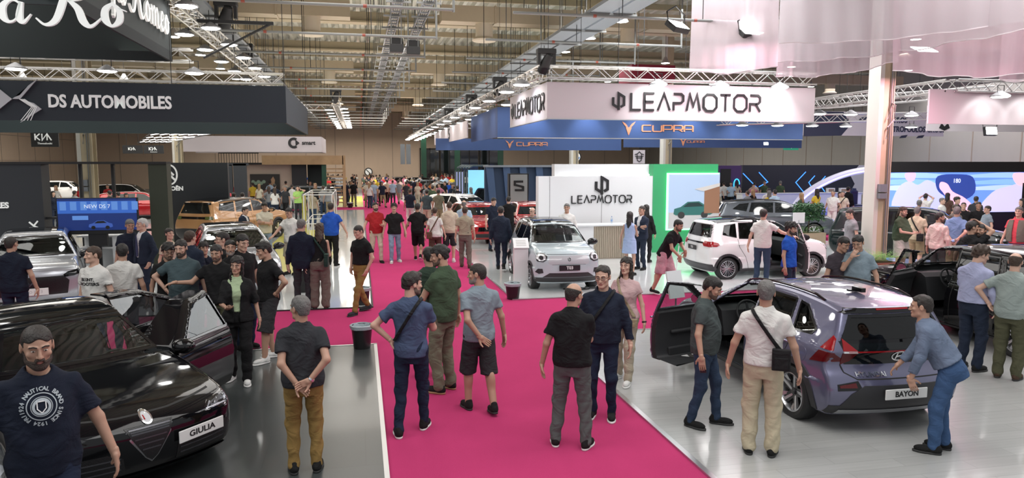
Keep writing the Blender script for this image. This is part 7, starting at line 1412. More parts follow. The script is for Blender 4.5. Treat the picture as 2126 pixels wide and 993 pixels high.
# ---- sheer drapes and floodlights near the top corner
def sheer(lab, p0, p1, zb, top, nf, c=(.66, .56, .60), a=.60):
    m = MATS.get('sheer_%.2f_%.2f' % (c[1], a))
    if not m:
        m = bpy.data.materials.new('sheer_fabric'); m.use_nodes = True; nt = m.node_tree; nt.nodes.clear(); o = nt.nodes.new('ShaderNodeOutputMaterial'); d = nt.nodes.new('ShaderNodeBsdfDiffuse'); d.inputs[0].default_value = (*c, 1); t = nt.nodes.new('ShaderNodeBsdfTranslucent'); t.inputs[0].default_value = (*c, 1); x = nt.nodes.new('ShaderNodeMixShader'); x.inputs[0].default_value = .5; tr = nt.nodes.new('ShaderNodeBsdfTransparent'); y = nt.nodes.new('ShaderNodeMixShader'); y.inputs[0].default_value = a
        L = nt.links; L.new(d.outputs[0], x.inputs[1]); L.new(t.outputs[0], x.inputs[2]); L.new(tr.outputs[0], y.inputs[1]); L.new(x.outputs[0], y.inputs[2]); L.new(y.outputs[0], o.inputs[0]); MATS['sheer_%.2f_%.2f' % (c[1], a)] = m
    A, B = at_z(*p0, zb), at_z(*p1, zb); L_ = (B-A).length; d = (B-A)/L_; nrm = Vector((-d.y, d.x, 0)); n = int(L_/.07); k = 14; V = []; F = []
    for i in range(n+1):
        t = i/n; s_ = t*L_
        for j in range(k+1):
            h = j/k; off = (.05*math.sin(s_*nf)+.03*math.sin(s_*nf*2.3+1+h*2))*(1-.5*h)+.10*math.sin(s_*.9+2*h); V.append(A+d*s_+nrm*off+Vector((0, 0, h*top-.10*math.sin(PI*t)*(1-h)+.02*math.sin(s_*5)*(1-h))))
    for i in range(n):
        for j in range(k): F.append((i*(k+1)+j, (i+1)*(k+1)+j, (i+1)*(k+1)+j+1, i*(k+1)+j+1))
    r = empty('sheer_drape', A, 0, lab, 'fabric drape'); V = np.array([v-A for v in V]); o = mesh_obj('fabric', V, F, m, r, True); MB().tube([V[j]+np.array((0, 0, 0)) for j in range(0, len(V), k+1)], .012, 4).build('hem', mat('hem_white', (.75, .68, .70), .8), r, True); MB().tube([(0, 0, top), tuple((B-A)+Vector((0, 0, top)))], .025, 6).build('rod', M_TRUSS, r, True)
sheer('sheer white drape hanging left of the other drapes, by the black floodlight', (1430, 148), (1612, 136), 5.3, 2.6, 9.); sheer('sheer white drape whose lower edge crosses the column top', (1609, 160), (1862, 128), 5.1, 2.6, 8.); sheer('long sheer drape in the middle layer, slanting to the frame corner', (1609, 130), (2140, 62), 5.4, 2.3, 6., (.64, .60, .62)); sheer('upper sheer drape, the front layer of the stack', (1615, 90), (2140, 42), 5.6, 2.2, 5., (.62, .60, .61)); sheer('pink lit sheer drape right of the column top', (1855, 146), (2150, 151), 4.9, 2.8, 7., (.70, .50, .56)); sheer('short pale sheer drape hanging lowest at the frame edge', (2074, 164), (2150, 160), 4.8, 2.6, 9., (.66, .56, .60))
floodlight(at_y(1409, 52, 14.5), 'black floodlight with glaring lamp at the edge of the drapes', .5, -.9, 1.); floodlight(at_y(1556, 66, 16.5), 'floodlight glowing through the first sheer drape', .2, -.9, 1.); floodlight(at_y(1918, 104, 15.), 'floodlight glowing through the pink drape', .0, -1.1, 1.2)
for i, (px, py, Y, e, c) in enumerate(((1940, 150, 15.2, 160, (1, .5, .62)), (1560, 95, 17, 90, (1, .62, .72)))):
    l = bpy.data.lights.new('flood_beam', 'AREA'); l.size = .6; l.energy = e; l.color = c; o = bpy.data.objects.new('flood_beam', l); COL.objects.link(o); o.location = at_y(px, py, Y); o.rotation_euler = (0, 0, 0)
# banner spotlights
for i, (x, y, z) in enumerate([(XLp+2.9+j*1.75, YLp-.75, ZL-.1) for j in range(3)]+[(16.6+1.35*j, 16.0, 4.95) for j in range(3)]+[(XLp+1.6+j*2.1, 25.7, 5.0) for j in range(5)]+[(XLp-.9, YLp+1.2, ZL-.1), (XLp-.9, YLp+3.2, ZL-.1)]):
    l = bpy.data.lights.new('banner_spot', 'SPOT'); l.energy = 95 if i < 6 else 70; l.spot_size = 1.5; l.spot_blend = .7; l.shadow_soft_size = .12; l.color = (1, 1, 1) if i < 6 else (.75, .85, 1); o = bpy.data.objects.new('banner_spot', l); COL.objects.link(o); o.location = (x, y, z); o.rotation_euler = (math.radians(38), 0, 0) if i < 11 else (math.radians(38), 0, -PI/2)
# ---- mezzanine stand in the distance, left of the aisle
Y = 50; X0 = xw(458, Y); q = lambda px, py, Y=Y: (at_y(px, py, Y).x-X0, at_y(px, py, Y).z)
r = empty('mezzanine', (X0, Y, 0), 0, 'two storey wooden mezzanine with black railing in the distance', 'mezzanine'); box('oak_fascia', (q(545, 340)[0], -.3, q(545, 342)[1]), (q(713, 340)[0], 0, q(545, 323)[1]), M_OAK, r); box('deck', (0, -.2, q(460, 342)[1]), (q(713, 340)[0], 6, q(460, 338)[1]), M_BLK, r); box('beige_wall', (q(508, 390)[0], .4, 0), (q(606, 390)[0], .7, q(560, 340)[1]), mat('wall_sand', (.62, .52, .42), .7), r); box('dark_panel', (q(606, 390)[0], .2, 0), (q(636, 390)[0], .7, q(560, 340)[1]), M_DKW, r); b = MB(); b.b2((0, -.25, q(460, 319)[1]), (q(538, 319)[0], -.2, q(460, 317)[1])); [b.b2((x, -.25, q(460, 340)[1]), (x+.03, -.22, q(460, 318)[1])) for x in np.arange(0, q(538, 319)[0], .16)]; b.build('railing', M_BLK, r); box('green_post', (q(675, 380)[0]-.2, -.1, 0), (q(675, 380)[0]+.1, .2, q(675, 342)[1]), M_GREENP, r); b = MB(); [b.b2((q(678, 380)[0], -.1, .3+.25*i), (q(714, 380)[0], 0, .38+.25*i)) for i in range(10)]; b.b2((q(712, 380)[0], -.3, 0), (q(715, 380)[0]+.1, .2, q(675, 323)[1])); b.build('slat_screen', M_OAK, r); box('dark_room', (q(636, 390)[0], 1.5, 0), (q(675, 390)[0], 1.7, q(560, 340)[1]), mat('room_teal', (.015, .03, .035), .5), r)
r = empty('wall_poster', (X0+q(512, 390)[0]+.2, Y+.25, 0), 0, 'dark wide poster with a portrait and flowers on the sand coloured wall', 'poster'); z0, z1 = q(512, 396)[1], q(512, 362)[1]; W_ = q(574, 390)[0]-q(512, 390)[0]; box('board', (0, 0, z0), (W_, .06, z1), mat('poster_dark', (.02, .018, .016), .4), r); plate_poly('portrait', [(W_*.72, z0+.3), (W_*.80, z0+.25), (W_*.84, z1-.4), (W_*.78, z1-.15), (W_*.70, z1-.35)], mat('poster_face', (.45, .28, .16), .5), r, (0, -.01, 0)); [plate_poly('flower', [(W_*(.1+.09*i)+.12*math.cos(t), z1-.5-.1*(i % 2)+.12*math.sin(t)) for t in np.linspace(0, 2*PI, 8)[:-1]], mat('poster_flower', (.25, .38, .28), .5), r, (0, -.01, 0)) for i in range(5)]
p_ = at_y(765, 357, 89.5); r = empty('round_sign', p_, 0, 'small round prohibition sign on the far beige wall', 'sign'); MB().lathe([(0, -.04), (.5, -.04), (.5, 0), (0, 0)], n=24, axis='y').build('disc', M_LETW, r, True); MB().lathe([(.38, -.05), (.5, -.05), (.5, -.04)], n=24, axis='y').build('ring', M_INKK, r, True); sign('bar', r, [[(-.25, .25), (.25, -.25)]], .1, M_INKK, (0, -.05, 0), 0, 1)
for i, px in enumerate((836, 848)): p_ = at_y(px, 318, 66); r = empty('pennant', p_, 0, ('narrow grey hanging pennant on the far truss end, first of two', 'narrow grey hanging pennant on the far truss end, second of two')[i], 'banner'); box('cloth', (-.2, 0, -1.), (.2, .05, .4+.4), mat('pennant_grey', (.06, .07, .08), .7), r)
# white lattice frames with a yellow sheet
Y0 = 27.5; r = empty('lattice_stand', (at_z(668, 470).x, 24.5, 0), 0, 'white lattice exhibition frame holding a yellow sheet', 'exhibition frame'); b = MB(); H_ = 1.95
for (x, y) in ((0, 0), (.0, 2.2), (.9, 0), (.9, 2.2), (.0, 4.4), (.9, 4.4)): b.tube([(x, y, .03), (x, y, H_)], .02, 5)
for z in (.1, 1.0, H_): b.tube([(0, 0, z), (0, 4.4, z)], .016, 5); b.tube([(.9, 0, z), (.9, 4.4, z)], .016, 5); [b.tube([(0, y, z), (.9, y, z)], .016, 5) for y in (0, 2.2, 4.4)]
for y in (0, 2.2): b.tube([(0, y, .1), (0, y+2.2, 1.0)], .012, 4); b.tube([(.9, y, .1), (.9, y+2.2, 1.0)], .012, 4); b.tube([(0, y+2.2, 1.), (0, y, H_)], .012, 4); b.tube([(.9, y+2.2, 1.), (.9, y, H_)], .012, 4)
b.build('lattice', M_WHT, r, True); box('yellow_sheet', (-.06, .1, .15), (-.03, 1.5, H_-.05), mat('sheet_yellow', (.50, .50, .06), .6), r); sign('sheet_emblem', r, [[(.0, .3), (-.1, .1), (.05, -.1), (-.05, -.35)]], .08, M_INKK, (-.07, .8, 1.0), -PI/2, 1.)
# ---- info plinths, bins, planters
def plinth(px, py, lab, w_=.34, h=1.0):
    g = at_z(px, py); r = empty('info_plinth', g, math.radians(-6), lab, 'plinth'); box('column', (-w_/2, -.12, .03), (w_/2, .12, h), M_WHT, r); t = MB(); t.box((0, 0, 0), (w_+.03, .36, .02)); o = t.build('tilted_top', M_WHT, r); o.location = (0, -.03, h+.08); o.rotation_euler = (math.radians(35), 0, 0); t = MB(); [t.box((0, .09-.06*i, .012), (w_*.7, .02, .003)) for i in range(4)]; o = t.build('printed_lines', mat('ink_grey'), r); o.location = (0, -.03, h+.08); o.rotation_euler = (math.radians(35), 0, 0); return r
plinth(1081, 597, 'white information plinth in front of the pale blue car')
def bin_(px, py, lab, H_=.36, bag=True):
    g = at_z(px, py); r = empty('waste_bin', g, 0, lab, 'waste bin'); g_ = MB(); g_.lathe([(0, .012), (.13, .012), (.17, H_), (.16, H_), (.12, .04), (0, .04)], n=24); g_.build('bucket', mat('bin_black', (.012, .012, .013), .35), r, True)
    if bag: b = MB(); n = 28; V = [(rr*(1+.03*math.sin(5*a)+.02*math.sin(9*a+z*40))*math.cos(a), rr*(1+.03*math.sin(5*a)+.02*math.sin(9*a+z*40))*math.sin(a), z) for rr, z in ((.185, H_-.05), (.19, H_+.005), (.17, H_+.015), (.15, H_-.02), (.13, H_-.12)) for a in np.linspace(0, 2*PI, n, endpoint=False)]; b.add(V, [(i*n+k, i*n+(k+1) % n, (i+1)*n+(k+1) % n, (i+1)*n+k) for i in range(4) for k in range(n)]); b.build('bin_liner', mat('liner_grey', (.35, .42, .45), .35, bump=.8, bscale=30), r, True)
bin_(752, 726, 'black waste bin with grey liner at the corner of the dark floor', .40); bin_(1065, 622, 'black waste bin at the corner of the white floor'); bin_(752, 635, 'black waste bin beside the man in ochre trousers', .38); bin_(727, 432, 'small black waste bin at the end of the white floor strip')
def leaf_clump(root, m, n, rad, z0, z1, size, seed, droop=.3, name='leaves'):
    R = random.Random(seed); V = []; F = []
    for i in range(n):
        a = R.uniform(0, 2*PI); u = R.random()**.5*rad; z = R.uniform(z0, z1); c = Vector((u*math.cos(a), u*math.sin(a), z)); e = Euler((R.uniform(-.9, .9), R.uniform(-.9, .9), R.uniform(0, 6.3))).to_matrix(); s_ = size*R.uniform(.6, 1.2); k = len(V)
        for p in ((-.0, 0, 0), (.22, .35, .05), (0, 1, -.12), (-.22, .35, .05)): V.append(tuple(c+e@Vector((p[0]*s_, p[1]*s_, p[2]*s_))))
        F.append((k, k+1, k+2, k+3))
    return mesh_obj(name, V, F, m, root)
g = at_z(1676, 520); g = Vector((g.x, g.y, 0)); YP = g.y; r = empty('planter', g, 0, 'tall leafy shrub and ferns in a wooden planter beside the white hatchback', 'planter'); zt = at_y(1672, 424, YP).z; box('wooden_box', (-.5, -.28, .03), (.5, .28, .62), mat('planter_oak', (.42, .33, .22), .6, var=.12), r); leaf_clump(r, mat('leaf_dark', (.035, .11, .04), .45), 2000, .50, 1.05, zt, .12, 3, name='shrub_leaves'); MB().tube([(0, 0, .6), (.03, 0, 1.3), (0, 0, zt-.2)], .02, 6).tube([(0, 0, .9), (.2, .05, 1.4)], .012, 5).tube([(0, 0, 1.0), (-.2, -.05, 1.5)], .012, 5).build('stem', mat('bark', (.1, .07, .05), .8), r, True)
def fern(r, rad, z0, n, seed, L_=.42, m=mat('fern_green', (.12, .34, .04), .5)):
    R = random.Random(seed); V = []; F = []
    for i in range(n):
        a = R.uniform(0, 2*PI); c = Vector((R.uniform(-rad, rad), R.uniform(-.16, .16), z0)); l = L_*R.uniform(.6, 1.1); el = R.uniform(.8, 1.45)
        for j in range(9):
            t = j/8; q = c+Vector((math.cos(a)*l*t*math.cos(el*.6), math.sin(a)*l*t*math.cos(el*.6), l*(1.15*t*math.sin(el)-.55*t*t))); w_ = .05*(1-t)+.008; s_ = Vector((-math.sin(a), math.cos(a), 0))
            for sg in (1, -1): k = len(V); V += [tuple(q), tuple(q+Vector((0, 0, .004))+s_*sg*w_+Vector((math.cos(a), math.sin(a), 0))*.02), tuple(q+Vector((math.cos(a), math.sin(a), 0))*.028)]; F.append((k, k+1, k+2))
    mesh_obj('fern_fronds', V, F, m, r)
fern(r, .45, .62, 120, 5)
g = at_z(1822, 592); r = empty('planter', g, 0, 'bright green ferns in a reddish wooden planter at the foot of the column', 'planter'); box('wooden_box', (-.42, -.25, .03), (.42, .25, .58), mat('planter_red', (.24, .11, .07), .6, var=.12), r); fern(r, .38, .56, 190, 9, .5)
g = at_z(1862, 622); r = empty('leaning_board', g, 0, 'small blank white panel leaning beside the fern planter', 'panel'); o = box('board', (-.24, -.01, .03), (.24, .01, .55), M_WHT, r); o.rotation_euler = (-.2, 0, 0)
g = at_z(1400, 745); r = empty('info_display', g, math.radians(20), 'white information tablet on a floor stand behind the open violet car door', 'display stand'); box('foot', (-.2, -.15, .03), (.2, .15, .045), M_WHT, r); MB().tube([(0, 0, .04), (0, 0, 1.05)], .015, 8).build('pole', M_ALU, r, True); o = box('tablet', (-.15, -.015, 0), (.15, .015, .42), M_WHT, r); o.location = (0, -.03, .95); o.rotation_euler = (-.25, 0, 0)
g = at_z(1665, 470); r = empty('card_stand', (at_y(1660, 420, 21.5).x, 21.5, 0), 0, 'white paper sign standing by the dark grey crossover', 'sign'); box('paper', (-.22, 0, 1.0), (.22, .01, 1.35), M_WHT, r); MB().tube([(0, .01, .03), (0, .01, 1.1)], .015, 6).build('pole', M_ALU, r)

g = at_z(1195, 604); r = empty('charging_cable', (g.x, g.y, .045), 0, 'coiled black cable lying on the white floor under the pale blue car', 'cable'); MB().tube([((.22+.02*math.sin(7*t))*math.cos(t)-.12+.02*t, (.10+.01*math.cos(5*t))*math.sin(t), .004*math.sin(3*t)+.004) for t in np.linspace(0, 12, 70)]+[(.35, .06, .0), (.6, .0, .0)], .012, 6).build('coil', M_BLK, r, True)
g = at_z(627, 610); r = empty('totem', g, 0, 'small black totem with white emblem standing behind the blazer man', 'totem'); box('body', (-.09, -.05, .03), (.09, .05, .75), M_BLK, r); sign('emblem', r, [[(-.1, .1), (0, 0), (.1, .12)], [(0, 0), (.1, -.05), (0, -.14)]], .035, M_LETW, (0, -.055, .6), 0, .5)
# ================================================================ the cars on show
ONLY = globals().get('ONLY_CARS')
def emblem_ring(car, plane, c, r, m, w=.01, sx=1.0):
    return car.line('badge', plane, [(c[0]+r*sx*math.cos(a), c[1]+r*math.sin(a)) for a in np.linspace(0, 2*PI, 25)], w, m, .014)
def place(px, py, z, lx, ly, deg):
    t = math.radians(deg); g = at_z(px, py, z); return (g.x-(lx*math.cos(t)-ly*math.sin(t)), g.y-(lx*math.sin(t)+ly*math.cos(t)), 0)
def build_cars():
    P1 = M_paint('paint_violet_blue', (.145, .145, .235), .5, .25); d = car_bayon()
    for i, q in enumerate(d['patches']):
        if q[3] is None: d['patches'][i] = (q[0], q[1], q[2], P1, .004)
    c = Car('car', 'violet blue compact crossover with its driver door open, seen from behind', d, (5.77, 8.69, 0), math.radians(90), h=.02, paint=P1).build()
    plate(c.root, (c.fx(0, .50, -1)-.03, 0, .50), -PI/2, (.52, .115), 'BAYON', M_PLATEW, M_INKK, .085, bold=.002)
    emblem_ring(c, 'rear', (0, .885), .052, M_CHROME, .011, 1.75)
    for q in ([(-.042, .85), (-.030, .92)], [(.042, .85), (.030, .92)], [(-.036, .878), (.036, .892)]): c.line('badge_letter', 'rear', [(-a, b) for a, b in q], .016, M_CHROME, .014)
    c.decal_text('lettering', 'rear', 'HYUNDAI', .062, (.36, .705), M_CHROME, 1.25, .001, off=.014)
    c.line('rear_wiper', 'rear', [(-.02, 1.06), (-.36, 1.075)], .03, M_GLOSSB, .03)
    ax = empty('roof_antenna', (-1.25, 0, 1.475), parent=c.root); MB().box((0, 0, .03), (.17, .06, .05)).box((.02, .05, .02), (.05, .16, .02)).build('antenna_base', M_GLOSSB, ax)
    K = mat('paint_black', (.004, .004, .005), .06, 0, coat=0, spec=.38)
    d = car_giulia(); d['handlemat'] = K
    c = Car('car', 'glossy black saloon with shield grille and two open doors at the dark floor', d, (-3.24, 8.5, 0), math.radians(-52), h=.02, paint=K).build()
    R2 = math.radians(90)
    emblem_ring(c, 'front', (0, .735), .044, M_CHROME, .012)
    c.patch('badge_plate', 'front', [(.038*math.cos(a), .735+.038*math.sin(a)) for a in np.linspace(0, 2*PI, 17)[:-1]], M_LAMPW, .010)
    c.patch('badge_cross', 'front', [(-.022, .72), (-.022, .75), (-.012, .75), (-.012, .72)], M_LAMPR, .014)
    plate(c.root, (max(c.fx(.22, .50), c.fx(.70, .50))-.02, .47, .50), R2+.24, (.50, .115), 'GIULIA', M_PLATEW, M_INKK, .075, sx=1.25, bold=.0015)
    T = M_paint('paint_pale_blue', (.52, .62, .66), .1, .2); d = car_t03()
    c = Car('car', 'pale blue small city car facing the aisle on the white floor', d, (4.74, 17.75, 0), math.radians(-91), h=.024, paint=T).build()
    plate(c.root, (c.fx(0, .58)+.02, 0, .58), R2, (.50, .13), 'T03', M_PLATEK, M_INKW, .10, bold=.003)
    leap_badge(c, .77)
    Wp = M_paint('paint_white', (.80, .80, .80), 0, .2)
    d = car_white(); c = Car('car', 'white small hatchback with front passenger door open, seen from its side', d, (10.35, 17.55, 0), math.radians(0), h=.024, paint=Wp).build()
    plate(c.root, (c.fx(0, .80, -1)-.02, 0, .80), -R2, (.46, .12), 'T03', M_PLATEK, M_INKW, .09)
    Sg = M_paint('paint_silver_grey', (.44, .46, .50), .5, .25)
    c = Car('car', 'light grey crossover with wide dark grille behind the black saloon', car_ds3(), (-7.0, 17.6, 0), math.radians(-71), h=.028, paint=Sg).build()
    plate(c.root, (c.fx(0, .48)+.03, 0, .48), R2, (.52, .14), 'NEO DS 3', M_PLATEW, mat('ink_grey', (.2, .2, .2), .5), .075)
    for q in ([(-.10, .70), (-.03, .62), (.05, .70)], [(-.07, .58), (0, .64), (.10, .66)]): c.line('badge', 'front', q, .02, M_CHROME, .02)
    c = Car('car', 'silver hatchback with black roof behind the group of young men', car_silver(), (-3.1, 18.6, 0), math.radians(-76), h=.028, paint=Sg).build()
    Og = M_paint('paint_copper_orange', (.56, .30, .13), .35, .25)
    c = Car('car', 'copper orange sport utility car with black roof seen from behind', car_orange(), (-4.7, 29.5, 0), math.radians(60), h=.035, paint=Og, tier=2).build()
    plate(c.root, (-2.34, 0, .62), -R2, (.6, .15), '', M_PLATEW, M_INKK, .08) if 0 else None
    Bg = mat('paint_dark_green_black', (.006, .012, .012), .06, 0, coat=0, spec=.4)
    c = Car('car', 'large dark green family car surrounded by visitors beside the pillar', car_c10(), place(1981, 473, 1.12, .9, 0, -46), math.radians(-46), h=.03, paint=Bg).build()
    d = generic('suv', 4.5, 1.87, 1.6); S = d['S']
    d['open'] = [dict(side='left', sg=1, win='front_glass', poly=S((.295, .17), (.285, .5), (.30, .67), (.37, .92), (.485, .965), (.492, .66), (.49, .17)), hinge=d['X'](.29), angle=64, mirror=1)]
    c = Car('car', 'black sport utility car with open driver door at the frame edge', d, (10.65, 10.35, 0), math.radians(90), h=.026, paint=K).build()
    Dg = M_paint('paint_dark_grey', (.07, .08, .095), .4, .25); Rd = M_paint('paint_red', (.45, .01, .015), .2, .2); Nv = M_paint('paint_night_blue', (.015, .02, .035), .3, .2)
    for i, (kind, L, W, H, px, py, hd, m, lab) in enumerate([
        ('hatch', 4.6, 1.85, 1.55, 1590, 487, 5, Dg, 'dark grey crossover behind the white hatchback and planter'),
        ('hatch', 4.37, 1.8, 1.46, 992, 497, -86, Rd, 'red hatchback facing the aisle beyond the man in navy suit'),
        ('hatch', 4.37, 1.8, 1.46, 1103, 494, -93, Rd, 'second red hatchback parked close behind the pale blue car'),
        ('hatch', 4.4, 1.8, 1.5, 958, 466, -60, Wp, 'white hatchback in front of the black cars'),
        ('suv', 4.5, 1.84, 1.6, 1010, 448, -45, K, 'black crossover beyond the red hatchback'),
        ('suv', 4.5, 1.84, 1.6, 965, 425, -30, K, 'black car near the blue louvred wall'),
        ('suv', 4.6, 1.86, 1.58, 897, 412, 20, Dg, 'grey car on the glowing low platform'),
        ('hatch', 4.4, 1.8, 1.5, 860, 398, 160, K, 'black car far down the aisle'),
        ('suv', 4.5, 1.84, 1.62, 625, 440, 165, Dg, 'dark grey car with doors open behind the man in lime'),
        ('suv', 4.7, 1.9, 1.68, 703, 405, 90, Nv, 'night blue car beyond the white lattice stand'),
        ('hatch', 4.3, 1.8, 1.5, 560, 415, -60, Wp, 'white car beyond the orange one'),
        ('suv', 4.6, 1.86, 1.66, 440, 455, 75, Wp, 'white roofed sport utility car behind the orange one'),
        ('hatch', 4.2, 1.78, 1.48, 290, 455, 10, Rd, 'red car glimpsed through the black frame'),
        ('suv', 4.5, 1.84, 1.6, 262, 432, 0, K, 'black car glimpsed through the black frame'),
        ('suv', 4.5, 1.84, 1.62, 132, 418, 0, Wp, 'white car glimpsed through the left panes'),
        ('hatch', 4.3, 1.8, 1.5, 1420, 425, 10, Wp, 'white estate car beside the car poster'),
        ('hatch', 4.3, 1.8, 1.5, 830, 394, 90, Dg, 'small dark car lost in the far crowd')]):
        g = place(1686, 500, 0, 1.35, -.9, -18) if i == 0 else at_z(px, py); hd = -18 if i == 0 else hd
        g = Vector(g)
        Car('car', lab, generic(kind, L, W, H, roof=i in (0, 4)), g, math.radians(hd), h=.045 if g.y > 30 else .035, paint=m, tier=2).build()
def leap_badge(c, z): 
    for q in ([(-.028, z+.03), (-.028, z-.015), (-.008, z-.028)], [(.0, z-.045), (.0, z+.04), (.028, z+.025), (.028, z-.02), (.012, z-.03)]): c.line('badge', 'front', q, .009, M_GLOSSB, .012)
if globals().get('DO_CARS', 1): build_cars()
# ================================================================ the visitors
C_ = {}
def K(n, *c, **k): C_[n] = cloth(n, c, **k)
K('navytee', .012, .016, .030); K('denim', .05, .09, .17, bs=300); K('denimd', .016, .024, .048); K('denimb', .03, .05, .09); K('charcoal', .035, .037, .042); K('ochre', .26, .165, .055); K('bluetee', .065, .09, .16); K('green', .055, .085, .05); K('greend', .03, .05, .035); K('khakig', .17, .165, .115); K('greyblue', .22, .27, .31); K('greysh', .035, .035, .038)
K('black', .012, .012, .013); K('greyj', .10, .115, .11); K('navysh', .014, .019, .035); K('pinkp', .55, .38, .38); K('beige', .42, .37, .28); K('teetl', .06, .075, .075); K('white', .66, .65, .62); K('sand', .50, .44, .31); K('chamb', .14, .18, .26); K('jeansb', .05, .10, .21); K('lav', .38, .40, .58); K('nvtr', .02, .028, .05); K('sage', .30, .35, .33); K('olive', .085, .085, .05)
K('red', .36, .02, .025); K('beigel', .55, .46, .36); K('ljeans', .22, .29, .40); K('brown', .10, .06, .045); K('stripe', .34, .30, .22, var=.3); K('taupe', .17, .14, .12); K('lblue', .38, .50, .62); K('suit', .018, .026, .045); K('dress', .36, .46, .68); K('royal', .02, .09, .45); K('plum', .055, .045, .055); K('pologb', .20, .26, .30); K('greyt', .22, .23, .24); K('pinks', .62, .48, .44); K('cream', .60, .56, .44)
K('camo', .45, .45, .40, var=.5); K('khaki', .28, .22, .13); K('blues', .15, .24, .40); K('lime', .35, .60, .16); K('teal', .06, .09, .10); K('pink', .50, .18, .26); K('vestg', .15, .15, .12); K('coral', .60, .08, .10); K('yellow', .60, .45, .05); K('patt', .60, .32, .36, var=.9); K('orange', .5, .16, .04); K('purple', .16, .03, .14)
SB = (cloth('shoe_black', (.015, .015, .015)), M_SOLEK); SBW = (cloth('shoe_black', ()), M_SOLEW); SW = (cloth('shoe_white', (.7, .7, .68)), M_SOLEW); SBR = (cloth('shoe_brown', (.08, .05, .035)), M_SOLEK); SGUM = (cloth('shoe_black', ()), mat('sole_gum', (.35, .2, .1), .6))
def T(k, c, **d): return dict(kind=k, m=C_[c], **d)
def hd(px, py, H=1.75): g = at_z(px, py, H); return (g.x, g.y)
def pp(lab, px=None, foot=None, head=None, **k):
    if head: k['xy'] = hd(head[0], head[1], k.get('H', 1.75))
    g = (k.get('xy') or at_z(px, foot)); k.setdefault('q', 1 if g[1] < 12.5 else (2 if g[1] < 25 else 3)); k.setdefault('base', .03 if (g[0] < XL or g[0] > XR) and not (YC < g[1] < YD and g[0] < XL) and not (YA < g[1] < YB and g[0] > XR) else .012)
    if 'xy' not in k: k['foot'] = foot; k['px'] = px
    return person('person', lab, **k)
# --- nearest
box('floor_step', (-3.4, 2.6, 0), (-.9, 5.2, .13), M_DARKF, kind='structure')
st = []
r_, fg = pp('bearded man in dark navy t-shirt with round pale print, walking at the frame corner', xy=(hd(72, 668, 2.0)[0], hd(72, 668, 2.0)[1]), base=.13, H=1.87, face=2, hy=4, hp=10, arms=('down_out', 'down'), legs='walk', fat=.25, top=T('tee', 'navytee', sleeve=.72), bottom=T('pants', 'denimd'), shoes=SBR, hair=('buzz', 'dark'), skin=1, beard=('full', 'dark'), q=1)
def ring_text(s_, R, size, a0, a1):
    Vs = []; Fs = []; n0 = 0
    for i, ch in enumerate(s_):
        if ch == ' ': continue
        a = a0+(a1-a0)*i/(len(s_)-1); V, F = text_mesh(ch, size, 0, .0012); V[:, 2] += R; c, s = math.cos(a), math.sin(a); x, z = V[:, 0]*c+V[:, 2]*s, -V[:, 0]*s+V[:, 2]*c; Vs.append(np.stack([x, V[:, 1], z], 1)); Fs += [[j+n0 for j in f] for f in F]; n0 += len(V)
    return np.vstack(Vs), Fs
M_PRT = mat('print_pale', (.42, .47, .50), .8)
V, F = ring_text('NAUTICAL BRAND SINCE 1924 PRI1924 ', .098, .031, -.9, 2*PI-1.1); V = V+np.array((0, 0, 1.30)); chest_text([(V, F)], M_PRT)(fg, r_, 0 if not fg.dzv else fg.dzv)
for R0, R1 in ((.078, .072), (.056, .052), (.048, .034)):
    n = 40; V = np.array([(r*math.cos(a), 0, 1.30+r*math.sin(a)) for r in (R0, R1) for a in np.linspace(0, 2*PI, n, endpoint=False)]); chest_text([(V, [[i, (i+1) % n, n+(i+1) % n, n+i] for i in range(n)])], M_PRT)(fg, r_, fg.dzv)
V, F = strokes([[(-.022, .03), (-.022, -.01), (0, -.035), (.022, -.01), (.022, .03), (-.022, .03)], [(-.008, .03), (-.008, -.02)], [(.008, .03), (.008, -.02)]], .006, 0); F = [f for f in F if all(i < len(V)//2 for i in f)] or F; V = V+np.array((0, 0, 1.30)); chest_text([(V, F)], mat('print_white', (.8, .8, .8), .8))(fg, r_, fg.dzv)
pp('grey haired man in charcoal polo and ochre trousers, hands clasped behind his back', 635, 978, H=1.71, face=178, hy=38, fat=.25, arms=('behind', 'behind2'), legs='stand', top=T('polo', 'charcoal', hem=.88), bottom=T('pants', 'ochre', w=.004), shoes=SB, hair=('short', 'grey'), skin=1, extra=[watch(-1, M_RIM)])
pp('man in blue t-shirt and dark jeans with thin black strap across his back', 856, 900, H=1.80, face=168, hy=-50, hp=6, arms=('chest', 'hip')[::-1], legs='half_r', top=T('tee', 'bluetee', loose=.7), bottom=T('pants', 'denimd'), shoes=SBW, hair=('quiff', 'dark'), skin=0, beard=('short', 'dark'), extra=[strap_bag(side=1, bagz=1.04, strap_only=True)])
pp('tall man in green t-shirt with tied up hair and khaki trousers', 922, 812, H=1.93, face=-128, hy=35, hp=14, fat=.25, arms=('chest', 'down'), legs='stand', top=T('tee', 'green', loose=1.2), bottom=T('pants', 'khakig', w=.012), shoes=SGUM, hair=('bun', 'black'), skin=1, beard=('stubble', 'dark'))
pp('man in dark green t-shirt half hidden behind the man with tied up hair', 893, 782, H=1.82, face=-160, arms=('down', 'down'), top=T('tee', 'greend'), bottom=T('pants', 'khakig'), shoes=SB, hair=('short', 'black'), skin=1)
pp('bearded man in grey-blue t-shirt and dark shorts, hands behind his back', 995, 853, H=1.79, face=-160, hy=55, hp=4, arms=('behind', 'down_out'), legs='step', top=T('tee', 'greyblue'), bottom=T('shorts', 'greysh', cut=.04, w=.008), shoes=SB, hair=('buzz', 'dark'), skin=1, beard=('short', 'grey'))
